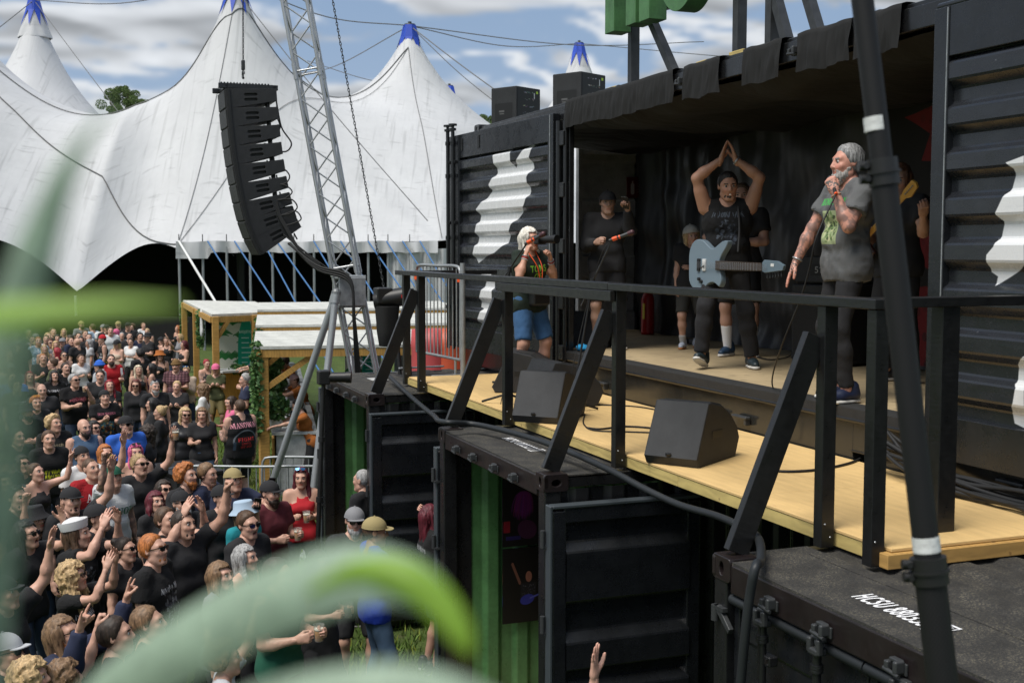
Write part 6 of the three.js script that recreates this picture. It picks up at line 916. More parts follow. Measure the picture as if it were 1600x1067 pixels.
const PR = {
  singer: printTex('#5a5b5c', (g, f, b) => { const r = rng(8); for (let i = 0; i < 500; i++) { g.fillStyle = `rgba(${r() < 0.5 ? '120,120,122' : '40,40,42'},${r() * 0.12})`; g.beginPath(); g.ellipse(r() * 512, r() * 320, 2 + r() * 22, 2 + r() * 30, 0, 0, 7); g.fill(); } g.fillStyle = '#3fae4a'; g.font = 'bold 26px sans-serif'; g.textAlign = 'center'; g.save(); g.translate(f, 86); g.scale(0.95, 1.25); g.fillText('MONUCTION', 0, 0); g.restore(); g.fillStyle = '#9aa67c'; g.fillRect(f - 46, 104, 92, 108); blobArt(g, f, 158, 80, 98, ['#4f6b3a', '#c9c79a', '#2d3a25', '#7c8f55'], 4); }),
  guitarist: printTex('#0b0b0d', (g, f) => { blobArt(g, f, 150, 90, 120, ['#3b4350', '#20242c', '#59616c', '#15171b'], 9); metalLogo(g, f, 70, 120, '#4a525c', null, 3); }),
  photographer: printTex('#16231a', (g, f, b) => { g.fillStyle = '#86c23a'; g.font = 'bold 40px sans-serif'; g.textAlign = 'center'; g.save(); g.translate(f, 120); g.transform(1, -0.08, -0.15, 1.2, 0, 0); g.fillText('TONS', 0, 0); g.fillText('OF', 0, 34); g.fillText('ROCK', 0, 74); g.restore(); g.fillStyle = '#a9cf74'; g.font = 'bold 22px sans-serif'; g.fillText('10', f + 34, 250); g.fillStyle = '#b03a34'; g.beginPath(); g.arc(f - 96, 96, 14, 0, 7); g.fill(); })
};
// =====================================================  PEOPLE ON THE STAGE
const FYs = FY + 0.004;
{
  // singer
  const p = atP(1338, 640, 'y', FYs); p.z = SZ0 - 0.16; p.x = atP(1322, 500, 'z', SZ0 - 0.16).x;
  const J = person({ label: 'grey-haired bearded singer in washed grey t-shirt holding a microphone to his mouth', q: 0, at: V(p.x, FYs, p.z), turn: -0.12, H: 1.88, build: 1.04, skin: [0.56, 0.27, 0.20], hair: 'short', hairColor: [0.24, 0.24, 0.24], beard: 'full', beardColor: [0.32, 0.30, 0.28], ink: true, exact: true, seed: 5, head: [-0.05, 0.0, 0], print: PR.singer, hem: 0.13, loose: 0.022,
    armL: { u: [0.20, -0.84, 0.46], f: [-0.34, 0.92, 0.22], h: 'fist', p: [-0.7, 0, -0.5] }, armR: { u: [0.20, -0.84, 0.44], f: [0.12, -0.90, 0.40], h: 'open', p: [-0.4, -0.3, -0.7] }, footL: [0.14, 0.06, 0.25], footR: [-0.13, -0.04, -0.3], slim: true, botColor: [0.012, 0.012, 0.014], shoeColor: [0.012, 0.018, 0.045], soleColor: [0.62, 0.6, 0.56] });
  const m = inHand(J, 'L', 0.0, 0.06, 0.03), hp = V(0, -0.062, 0.135).applyMatrix4(J.hm).applyMatrix4(J.group.matrixWorld), d = hp.clone().sub(m).normalize(); const mic = thing('handheld_microphone', 'black microphone in the grey-haired singer\'s fist', 'microphone'); part(mic, 'handle', rod(m.clone().addScaledVector(d, -0.13), m.clone().addScaledVector(d, 0.05), 0.011, 0.018, 14), M.plasticBlack); part(mic, 'head', new THREE.SphereGeometry(0.026, 16, 12).translate(...m.clone().addScaledVector(d, 0.07).toArray()), M.darkSteel); part(mic, 'band', rod(m.clone().addScaledVector(d, -0.145), m.clone().addScaledVector(d, -0.13), 0.0125, 0.0125, 12), M.orange);
  const tail = m.clone().addScaledVector(d, -0.14); solo('microphone_cable', tube([tail, atD(1276, 372, 8.3), atD(1264, 425, 8.4), atD(1250, 470, 8.5), atD(1222, 540, 8.7), atP(1208, 605, 'z', SZ0 - 0.1), atP(1228, 622, 'z', SZ0 + 0.04), atP(1218, 660, 'z', SZ0 + 0.1), atP(1212, 690, 'y', DY + 0.006)], 0.006, 100, 6), M.cable, 'thin black cable falling from the singer\'s microphone to the deck', 'cable');
  // wristwatch and pass
  const w = J.wrR.clone().applyMatrix4(J.group.matrixWorld); const band = new THREE.TorusGeometry(0.034, 0.007, 8, 20); const dd = J.wrR.clone().sub(J.elR).normalize(); band.applyQuaternion(new THREE.Quaternion().setFromUnitVectors(V(0, 0, 1), dd)); band.translate(...J.wrR.clone().addScaledVector(dd, -0.03).toArray()); part(J.group, 'bracelet', band, M.steel); const b2 = new THREE.TorusGeometry(0.034, 0.004, 6, 18); const d2 = J.wrL.clone().sub(J.elL).normalize(); b2.applyQuaternion(new THREE.Quaternion().setFromUnitVectors(V(0, 0, 1), d2)); b2.translate(...J.wrL.clone().addScaledVector(d2, -0.03).toArray()); part(J.group, 'bracelet', b2, std({ color: lin(0.5, 0.3, 0.2), roughness: 0.6 }));
}
{
  // clapping guitarist
  const a = atP(1088, 568, 'y', FYs), b = atP(1174, 578, 'y', FYs), c = a.clone().add(b).multiplyScalar(0.5), turn = 1.02;
  const J = person({ label: 'bearded guitarist in black clapping both hands above his head', q: 0, at: V(c.x + 0.05, FYs, c.z), turn, H: 1.84, build: 1.08, arms: 1.04, skin: [0.42, 0.22, 0.145], hair: 'slick', hairColor: [0.012, 0.01, 0.009], beard: 'stubble', beardColor: [0.03, 0.024, 0.02], teeth: true, exact: true, seed: 9, head: [0.22, 0.1, 0.05], print: PR.guitarist, top: 'vest', topKind: 'cotton', lean: 0.06,
    armL: { u: [0.26, 0.88, 0.30], f: [-0.84, 0.60, 0.06], h: 'open', p: [-1, 0, 0.1], hd: [-0.3, 1, 0.05] }, armR: { u: [0.26, 0.88, 0.30], f: [-0.84, 0.60, 0.06], h: 'spread', p: [-1, 0, 0.1], hd: [-0.3, 1, 0.05] }, footL: [0.24, 0.02, 0.2], footR: [-0.22, 0.18, -0.3, 0.04, -0.35], botColor: [0.011, 0.011, 0.013], shoeColor: [0.018, 0.03, 0.036], soleColor: [0.6, 0.58, 0.54] });
  // guitar hanging in front
  const M4 = J.group.matrixWorld, gt = thing('electric_guitar', 'grey blue electric guitar slung across the clapping guitarist', 'guitar');
  const pb = atD(1106, 413, 0), P1 = atP(1104, 414, 'z', c.z + 0.24), P2 = atP(1212, 418, 'z', c.z + 0.16), X = P2.clone().sub(P1).normalize(), Zt = CAM.p.clone().sub(P1); Zt.y *= 0.3; Zt.addScaledVector(X, -Zt.dot(X)).normalize(); const Y = Zt.clone().cross(X); gt.matrixAutoUpdate = true; gt.position.copy(P1); gt.quaternion.setFromRotationMatrix(new THREE.Matrix4().makeBasis(X, Y, Zt));
  const sc = P1.distanceTo(P2) / 0.70, sh = new THREE.Shape(); sh.moveTo(-0.17, 0.02); sh.bezierCurveTo(-0.18, 0.12, -0.12, 0.175, -0.03, 0.15); sh.bezierCurveTo(0.02, 0.13, 0.06, 0.085, 0.10, 0.10); sh.bezierCurveTo(0.15, 0.125, 0.20, 0.16, 0.235, 0.145); sh.bezierCurveTo(0.23, 0.11, 0.17, 0.08, 0.155, 0.03); sh.bezierCurveTo(0.15, 0.0, 0.15, -0.02, 0.165, -0.04); sh.bezierCurveTo(0.18, -0.075, 0.19, -0.10, 0.165, -0.125); sh.bezierCurveTo(0.12, -0.10, 0.09, -0.09, 0.04, -0.115); sh.bezierCurveTo(-0.03, -0.17, -0.13, -0.17, -0.16, -0.10); sh.bezierCurveTo(-0.17, -0.05, -0.165, -0.02, -0.17, 0.02);
  gt.scale.setScalar(sc); const bg = new THREE.ExtrudeGeometry(sh, { depth: 0.03, bevelEnabled: true, bevelSize: 0.006, bevelThickness: 0.006, bevelSegments: 3, curveSegments: 12 }); bg.translate(0, 0, -0.02); part(gt, 'guitar_body', bg, std({ color: lin(0.16, 0.215, 0.26), roughness: 0.42 }));
  const nk = part(gt, 'neck', extrude([[0.14, -0.026], [0.60, -0.021], [0.60, 0.021], [0.14, 0.026]], 0.018, 0.003).translate(0, 0, 0.008), std({ color: lin(0.05, 0.035, 0.025), roughness: 0.5 })); for (let i = 0; i < 20; i++) part(nk, 'fret', box(0.0018, 0.046, 0.003, 0.60 - 0.46 * (1 - Math.pow(0.944, i + 1)) * 1.28, 0, 0.031), M.steel); for (let i = 0; i < 6; i++) part(nk, 'string', rod([-0.06, -0.017 + i * 0.0068, 0.034], [0.66, -0.015 + i * 0.006, 0.034], 0.0006, 0.0006, 4), M.steel);
  const hs = part(gt, 'headstock', extrude([[0.60, -0.022], [0.63, -0.03], [0.79, -0.012], [0.80, 0.012], [0.74, 0.035], [0.62, 0.04], [0.60, 0.022]], 0.014, 0.003).translate(0, 0, 0.004), std({ color: lin(0.12, 0.17, 0.21), roughness: 0.45 })); for (let i = 0; i < 6; i++) part(hs, 'tuner', join([rod([0.64 + i * 0.026, -0.035 + i * 0.003, 0.008], [0.64 + i * 0.026, -0.055 + i * 0.003, 0.008], 0.004), box(0.012, 0.014, 0.008, 0.64 + i * 0.026, -0.06 + i * 0.003, 0.008, 0.003)]), M.plasticBlack);
  part(hs, 'logo', box(0.03, 0.018, 0.002, 0.70, 0.014, 0.0225), M.white);
  part(gt, 'pickup', box(0.035, 0.075, 0.01, 0.005, 0, 0.02, 0.003), M.white); part(gt, 'bridge', box(0.03, 0.08, 0.014, -0.055, 0, 0.02, 0.004), M.plasticBlack); for (const [x, y] of [[-0.045, -0.09], [-0.02, -0.105]]) part(gt, 'knob', rod([x, y, 0.016], [x, y, 0.03], 0.012, 0.01, 12), M.plasticBlack);
  // strap over the shoulder
  const sa = V(0.06, 0.40, 0.165), tp = [V(0.10, 0.10, 0.30), V(0.11, 0.30, 0.22), V(0.10, 0.46, 0.14), V(0.08, 0.55, 0.02), V(0.0, 0.46, -0.14), V(-0.18, 0.2, -0.17), V(-0.26, -0.05, 0.0), V(-0.2, -0.03, 0.2)].map((v) => v.add(V(0, 0.97, 0)).applyMatrix4(M4)); const st = tube(tp, 0.012, 60, 6); part(J.group, 'guitar_strap', st.applyMatrix4(M4.clone().invert()), std({ color: lin(0.02), roughness: 0.7 }));
  const bd = new THREE.TorusGeometry(0.036, 0.010, 8, 18); const dd = J.wrL.clone().sub(J.elL).normalize(); bd.applyQuaternion(new THREE.Quaternion().setFromUnitVectors(V(0, 0, 1), dd)); bd.translate(...J.wrL.clone().addScaledVector(dd, -0.01).toArray()); part(J.group, 'wristband', bd, M.steel);
}
{
  // bass player behind him
  const p = atP(1150, 556, 'y', FYs); person({ label: 'musician in black shorts and white socks mostly hidden behind the clapping guitarist', q: 1, at: V(p.x, FYs, p.z - 0.05), turn: 0.9, H: 1.80, seed: 12, hair: 'short', armR: 'hip', armL: 'cross', bottom: 'shorts', skin: [0.46, 0.26, 0.19], socks: 0.45, sockColor: [0.72, 0.72, 0.74], shoeColor: [0.02, 0.05, 0.10], soleColor: [0.65, 0.63, 0.6], shoes: true });
  // child
  const k = atP(1079, 545, 'y', FYs); person({ label: 'child with blond hair and backwards white cap standing behind the guitar', q: 0, at: V(k.x, FYs, k.z), turn: 1.2, H: 1.36, headScale: 1.16, sex: 'f', seed: 14, exact: true, hair: 'long', hairColor: [0.42, 0.30, 0.16], hat: 'backcap', hatColor: [0.48, 0.46, 0.42], skin: [0.50, 0.29, 0.215], armL: 'cross', armR: 'down', bottom: 'shorts', botColor: [0.035, 0.035, 0.032], loose: 0.03, socks: 0.72, sockColor: [0.4, 0.4, 0.4], shoeColor: [0.45, 0.5, 0.6], soleColor: [0.4, 0.17, 0.06], head: [0.15, 0, 0.12] });
  // man filming in the dark corner
  const d = atP(948, 545, 'y', FYs); const J = person({ label: 'person in black cap and jacket filming with a phone in the dark stage corner', q: 1, at: V(d.x, FYs, d.z), turn: 1.25, H: 1.76, seed: 15, hat: 'cap', hair: 'short', top: 'jacket', armL: 'phone', armR: 'hold', bottom: 'shorts', skin: [0.42, 0.25, 0.18] }); phoneInHand(J, 'L', 'phone held up by the person in the dark stage corner');
  // second guitarist at the back right
  const r = atP(1405, 560, 'y', FYs), rz = -3.35, rp = atP(1408, 250, 'z', rz); const K = person({ label: 'long-haired guitarist in black standing behind the singer', q: 1, at: V(rp.x, FYs, rz), turn: 0.35, H: 1.82, seed: 18, exact: true, hair: 'long', hairColor: [0.12, 0.055, 0.03], armL: { u: [0.3, -0.7, 0.4], f: [0.35, 0.45, 0.6], h: 'grip', p: [-0.5, 0, -0.6] }, armR: 'hold', head: [0.3, 0.15, 0] });
  const g2 = thing('electric_guitar', 'guitar with pale maple headstock held by the guitarist behind the singer', 'guitar'); const A = atP(1378, 345, 'z', rz + 0.32), B = atP(1432, 286, 'z', rz + 0.40), X = B.clone().sub(A).normalize(), Z = V(0.6, 0, 0.8).addScaledVector(X, -V(0.6, 0, 0.8).dot(X)).normalize(), Y = Z.clone().cross(X); g2.position.copy(A); g2.quaternion.setFromRotationMatrix(new THREE.Matrix4().makeBasis(X, Y, Z)); const Lm = A.distanceTo(B), mp = std({ color: lin(0.55, 0.31, 0.06), roughness: 0.4 });
  part(g2, 'neck', box(0.75, 0.045, 0.02, Lm - 0.18 - 0.375, 0, 0, 0.006), mp); const h2 = part(g2, 'headstock', extrude([[0, -0.022], [0.05, -0.045], [0.17, -0.03], [0.185, 0.0], [0.17, 0.035], [0.04, 0.03], [0, 0.022]], 0.014, 0.003).translate(Lm - 0.18, 0, -0.007), mp); for (let i = 0; i < 6; i++) part(h2, 'tuner', rod([Lm - 0.15 + i * 0.024, 0.0, 0.008], [Lm - 0.15 + i * 0.024, 0.0, 0.022], 0.006, 0.006, 8), M.steel); part(g2, 'guitar_body', box(0.38, 0.3, 0.045, Lm - 1.05, 0, 0, 0.02), std({ color: lin(0.05, 0.02, 0.015), roughness: 0.3 }));
}
{
  // photographer on the deck
  const p = atP(826, 606, 'y', DY); const J = person({ label: 'white-haired photographer in green print t-shirt and denim shorts aiming a camera', q: 0, at: V(p.x, DY + 0.002, p.z), turn: 2.0, H: 1.72, build: 1.16, sex: 'f', seed: 22, exact: true, skin: [0.55, 0.29, 0.2], hair: 'long', hairColor: [0.66, 0.62, 0.55], print: PR.photographer, armL: { u: [0.12, -0.78, 0.60], f: [-0.50, 0.82, 0.26], h: 'grip', p: [-0.9, 0.1, -0.2] }, armR: { u: [0.45, -0.75, 0.55], f: [-0.35, 0.95, 0.05], h: 'grip', p: [-0.9, 0.1, 0.2] }, bottom: 'shorts', botColor: [0.035, 0.10, 0.22], botKind: 'denim', hem: 0.13, footL: [0.17, 0.02, 0.3], footR: [-0.15, -0.05, -0.25], head: [0.02, 0, 0.1] });
  const e = V(0, -0.0, 0.12).applyMatrix4(J.hm).applyMatrix4(J.group.matrixWorld), d = V(0, 0.02, 1).transformDirection(J.group.matrixWorld); const c = thing('photo_camera', 'black camera with long zoom lens at the white-haired photographer\'s eye', 'camera');
  const up = V(0, 1, 0), rt = up.clone().cross(d).normalize(); c.position.copy(e); c.quaternion.setFromRotationMatrix(new THREE.Matrix4().makeBasis(rt, d.clone().cross(rt), d)); part(c, 'camera_body', join([box(0.135, 0.095, 0.06, 0, -0.01, 0.03, 0.012), box(0.05, 0.035, 0.05, 0, 0.05, 0.03, 0.01), box(0.03, 0.09, 0.05, -0.065, -0.012, 0.05, 0.012)]), M.plasticBlack); part(c, 'lens', join([rod([0, -0.01, 0.06], [0, -0.01, 0.15], 0.036, 0.037, 20), rod([0, -0.01, 0.15], [0, -0.01, 0.23], 0.037, 0.042, 20), rod([0, -0.01, 0.23], [0, -0.01, 0.27], 0.045, 0.046, 20)]), M.plasticBlack);
  const b = J.pel.clone().add(V(-0.06, 0.03, 0.17)); part(J.group, 'belt_bag', box(0.26, 0.16, 0.10, b.x + 0.06, b.y, b.z - 0.02, 0.035), M.plasticBlack); part(J.group, 'lanyard', tube([J.neck.clone().add(V(-0.06, 0.01, 0.05)), J.chest.clone().add(V(-0.03, 0.02, 0.15)), J.chest.clone().add(V(0.0, -0.16, 0.17)), J.chest.clone().add(V(0.04, 0.02, 0.15)), J.neck.clone().add(V(0.06, 0.01, 0.05))], 0.006, 30, 5), M.orange);
  for (const k of ['L', 'R']) for (let i = 0; i < 3; i++) { const dd = J['wr' + k].clone().sub(J['el' + k]).normalize(), t = new THREE.TorusGeometry(0.032, 0.005, 6, 16); t.applyQuaternion(new THREE.Quaternion().setFromUnitVectors(V(0, 0, 1), dd)); t.translate(...J['wr' + k].clone().addScaledVector(dd, -0.03 - i * 0.018).toArray()); part(J.group, 'wristband', t, [M.steel, M.red, cloth([0.5, 0.5, 0.5])][i]); }
}
// backline in the dark
{
  const amp = thing('guitar_amplifier', 'black guitar speaker cabinet marked 5150 behind the singer', 'amplifier'); const p = atP(1262, 560, 'y', FYs); amp.position.set(p.x, FYs, SZ1 + 0.62); const ap = atP(1262, 530, 'z', SZ1 + 0.9); amp.position.x = ap.x; amp.rotation.y = 0.25;
  part(amp, 'cabinet', box(0.72, 0.74, 0.36, 0, 0.39, 0, 0.02), M.speaker); part(amp, 'grille', box(0.64, 0.62, 0.02, 0, 0.36, 0.185, 0.004), M.grille); part(amp, 'amplifier_head', box(0.70, 0.26, 0.3, 0, 0.90, 0, 0.02), M.speaker);
  const t = canvasTex(256, 96, (g) => { g.fillStyle = '#070707'; g.fillRect(0, 0, 256, 96); g.fillStyle = '#9a9a9a'; g.font = 'bold 72px monospace'; g.textAlign = 'center'; g.fillText('5150', 128, 74); }); const pl = new THREE.PlaneGeometry(0.3, 0.11); pl.translate(0, 0.90, 0.152); part(amp, 'nameplate', pl, std({ map: t, roughness: 0.6 }));
  const ex = atP(1012, 520, 'z', SZ1 + 0.45); const fx = thing('fire_extinguisher', 'red fire extinguisher with yellow label beside the backdrop', 'extinguisher', [ex.x, FYs, SZ1 + 0.45]); part(fx, 'cylinder', lathe([[0, 0], [0.08, 0.0], [0.085, 0.03], [0.085, 0.45], [0.06, 0.52], [0.02, 0.55], [0, 0.55]], 20), M.red); part(fx, 'label', box(0.08, 0.2, 0.01, 0.03, 0.3, 0.078, 0.003), std({ color: lin(0.7, 0.5, 0.03), roughness: 0.6 })); part(fx, 'valve', join([rod([0, 0.55, 0], [0, 0.6, 0], 0.02), box(0.14, 0.02, 0.025, 0.04, 0.62, 0, 0.005)]), M.plasticBlack);
  const sg = canvasTex(128, 128, (g) => { g.fillStyle = '#5c0d10'; g.fillRect(0, 0, 128, 128); g.fillStyle = '#b9b0b0'; g.beginPath(); g.roundRect(26, 36, 26, 72, 12); g.fill(); g.fillRect(34, 22, 10, 18); g.strokeStyle = '#b9b0b0'; g.lineWidth = 6; for (let i = 0; i < 4; i++) { g.beginPath(); g.moveTo(74, 40 + i * 18); g.lineTo(104, 28 + i * 18); g.stroke(); } }); const sp = new THREE.BoxGeometry(0.012, 0.28, 0.28); const s = solo('fire_sign', sp, std({ map: sg, roughness: 0.6 }), 'red fire extinguisher sign on the grey end door', 'sign'); s.position.set(0.155, 4.98, SZ1 + 0.18);
  const mn = thing('stage_monitor', 'dark wedge monitor inside the stage at its left end', 'speaker', [atP(918, 560, 'z', SZ0 - 0.5).x, FYs, SZ0 - 0.5], 2.6); part(mn, 'cabinet', extrude([[0, 0], [0.5, 0], [0.55, 0.1], [0.3, 0.36], [0.12, 0.38]], 0.5, 0.01).translate(-0.2, 0.01, -0.25), M.speaker);
  const md = rng(44); const dk = thing('effects_pedals', 'row of small effect pedals on the floor by the backdrop', 'pedals'); for (let i = 0; i < 7; i++) { const q = atP(1020 + i * 9, 538, 'y', FYs); part(dk, 'pedal', box(0.08, 0.05, 0.12, q.x + 0.1 * md(), FYs + 0.028, SZ1 + 0.62 + 0.1 * md(), 0.008), M.darkSteel); }
  const cp = [[1175, 555], [1205, 562], [1230, 558], [1245, 545], [1268, 560], [1290, 566]].map(([x, y]) => atP(x, y, 'y', FYs + 0.008)); solo('floor_cable', tube(cp, 0.007, 60, 6), M.cable, 'black cable curling on the stage floor behind the guitarist', 'cable');
  const bl = atP(910, 549, 'y', FYs); solo('blue_cloth', surfaceNet([ell(V(0, 0.02, 0), [0.1, 0.035, 0.06], 0.02)], 0.012, (x, y, z, d) => d + 0.012 * N3(x * 30, y * 30, z * 30)).translate(bl.x, FYs + 0.02, Math.min(bl.z, SZ0 - 0.06)), cloth([0.02, 0.28, 0.55]), 'small bright blue cloth on the stage edge', 'cloth');
}
// =====================================================  THE CROWD
const HC = { bk: [0.012, 0.010, 0.010], db: [0.028, 0.017, 0.011], br: [0.075, 0.040, 0.021], lb: [0.17, 0.10, 0.052], bl: [0.44, 0.30, 0.15], wb: [0.55, 0.46, 0.33], gi: [0.36, 0.12, 0.03], re: [0.26, 0.012, 0.022], au: [0.10, 0.02, 0.012], gr: [0.30, 0.295, 0.29], pk: [0.55, 0.10, 0.22], wr: [0.09, 0.008, 0.016] };
const HN = { bk: 'black', db: 'dark', br: 'brown', lb: 'light brown', bl: 'blond', wb: 'pale blond', gi: 'ginger', re: 'red', au: 'auburn', gr: 'grey', pk: 'pink', wr: 'dark red' };
const TC = { bk: [0.014, 0.014, 0.016], wh: [0.66, 0.66, 0.66], gy: [0.20, 0.20, 0.21], lg: [0.42, 0.43, 0.45], be: [0.025, 0.115, 0.50], lb: [0.35, 0.45, 0.56], rd: [0.42, 0.012, 0.02], ol: [0.07, 0.08, 0.035], nv: [0.014, 0.02, 0.05], or: [0.36, 0.11, 0.02], dn: [0.055, 0.10, 0.17], pi: [0.62, 0.13, 0.25], bg: [0.48, 0.38, 0.30], tl: [0.01, 0.22, 0.26], bu: [0.10, 0.014, 0.022], pl: [0.20, 0.075, 0.085], kh: [0.30, 0.24, 0.11], gn: [0.01, 0.085, 0.05], br: [0.16, 0.09, 0.03], pu: [0.06, 0.02, 0.09], ye: [0.65, 0.5, 0.05] };
const TN = { bk: 'black', wh: 'white', gy: 'grey', lg: 'light grey', be: 'blue', lb: 'pale blue', rd: 'red', ol: 'olive', nv: 'navy', or: 'orange brown', dn: 'denim', pi: 'pink', bg: 'beige', tl: 'teal', bu: 'burgundy', pl: 'plaid', kh: 'khaki', gn: 'green', br: 'brown', pu: 'purple', ye: 'yellow' };
const CROP = { a: [0, 440, 0.3], b: [0, 700, 0.344], d: [340, 690, 0.3534], o: [0, 0, 1] };
// printed shirts: words and artwork seen in the photograph
const pr = (base, draw) => printTex(base, draw);
Object.assign(PR, {
  president: pr('#0d0d10', (g, f) => metalLogo(g, f, 110, 170, '#c9c9cc', 'PRESIDENT', 1)), maiden: pr('#0c0c10', (g, f) => { metalLogo(g, f, 96, 165, '#c06a80', 'IRON MAIDEN', 2); blobArt(g, f, 190, 150, 120, ['#1c4a6a', '#7a3a2a', '#2a6a70', '#b08040'], 6); }), pinkart: pr('#0c0b0d', (g, f) => { blobArt(g, f, 110, 130, 40, ['#a03a48', '#c06a70', '#7a2030'], 11); metalLogo(g, f, 110, 140, '#b86a72', null, 5); }), yellow: pr('#0c0c0e', (g, f) => { metalLogo(g, f, 150, 120, '#b8b820', null, 7); metalLogo(g, f, 180, 100, '#a8a818', null, 8); metalLogo(g, f, 205, 90, '#a8a818', null, 18); }),
  white1: pr('#0c0c0e', (g, f) => { metalLogo(g, f, 95, 130, '#c4c4c6', null, 21); blobArt(g, f + 10, 180, 110, 150, ['#8a8c90', '#4a4b50', '#c8cacc', '#202124'], 22); }), white2: pr('#0d0d0f', (g, f, b) => { metalLogo(g, f, 100, 150, '#bcbcc0', null, 31); metalLogo(g, b, 100, 150, '#a8a8ac', null, 32); }), art1: pr('#0e0d10', (g, f, b) => { blobArt(g, f, 165, 120, 150, ['#6a6f78', '#2e3238', '#98a0a8', '#40342c'], 41); blobArt(g, b, 165, 120, 150, ['#5a4a78', '#2e3238', '#9a8a58'], 42); }), art2: pr('#0e0e0f', (g, f, b) => { blobArt(g, f, 170, 130, 110, ['#8a3a1c', '#c07a2c', '#2e2018'], 51); metalLogo(g, f, 90, 130, '#b0a080', null, 52); blobArt(g, b, 150, 130, 140, ['#7a7a80', '#3a3a40'], 53); }),
  manowar: pr('#0d0d10', (g, f, b) => { metalLogo(g, b, 92, 190, '#d08a98', 'MANOWAR', 3); g.strokeStyle = '#6a7078'; g.lineWidth = 9; g.beginPath(); g.arc(b, 190, 78, Math.PI * 0.95, Math.PI * 2.05); g.stroke(); g.fillStyle = '#c42a2a'; g.font = 'bold 40px sans-serif'; g.textAlign = 'center'; g.fillText('FIGHT', b, 190); g.font = 'bold 24px sans-serif'; g.fillText('UNTIL', b, 216); g.fillText('WE DIE', b, 238); g.fillStyle = '#2a3a4a'; g.fillRect(b - 80, 190, 14, 60); g.fillRect(b + 66, 190, 14, 60); }),
  patches: pr('#101013', (g, f, b) => { const q = rng(61); for (let i = 0; i < 34; i++) { g.fillStyle = ['#7a1c1c', '#b08a2a', '#8a8c90', '#2a4a7a', '#c8c8c8', '#3a6a3a'][q() * 6 | 0]; g.fillRect(q() * 490, 60 + q() * 220, 14 + q() * 30, 8 + q() * 22); } }), football: pr('#a3121c', (g, f, b) => { g.fillStyle = '#d8d8d8'; g.fillRect(f - 110, 40, 26, 240); g.fillRect(f + 84, 40, 26, 240); g.fillRect(b - 20, 90, 12, 60); }), floral: pr('#8fa6b8', (g) => { const q = rng(71); for (let i = 0; i < 160; i++) { g.fillStyle = ['#c8d4dc', '#5a7a94', '#d8c8c8', '#7a94a4'][q() * 4 | 0]; g.beginPath(); g.ellipse(q() * 512, q() * 320, 5 + q() * 9, 4 + q() * 7, q() * 3, 0, 7); g.fill(); } }), plaid: pr('#5a3238', (g) => { for (let i = 0; i < 32; i++) { g.fillStyle = i % 2 ? 'rgba(20,20,26,0.5)' : 'rgba(200,190,190,0.18)'; g.fillRect(i * 17, 0, 8, 320); g.fillRect(0, i * 12, 512, 5); } }), altred: pr('#94101a', (g, f) => metalLogo(g, f, 120, 130, '#e0e0e0', 'ALTA', 9)), minor: pr('#c9cbcc', (g, f) => { g.fillStyle = '#1c6a44'; g.font = 'bold 52px serif'; g.textAlign = 'center'; g.fillText('MINOR', f, 150); }), jersey: pr('#10339c', (g, f, b) => { g.fillStyle = '#20306a'; for (let i = 0; i < 3; i++) g.fillRect(i * 10 + 4, 30, 5, 90); g.fillStyle = '#b0202a'; g.fillRect(f + 40, 84, 28, 34); g.fillStyle = '#c8c8c8'; g.fillRect(f + 46, 90, 16, 20); g.fillStyle = '#b02030'; g.fillRect(f - 110, 110, 46, 28); g.fillStyle = '#d8d8e0'; for (let i = 0; i < 3; i++) { g.beginPath(); g.moveTo(f - 104 + i * 13, 134); g.lineTo(f - 98 + i * 13, 116); g.lineTo(f - 92 + i * 13, 134); g.fill(); } })
});
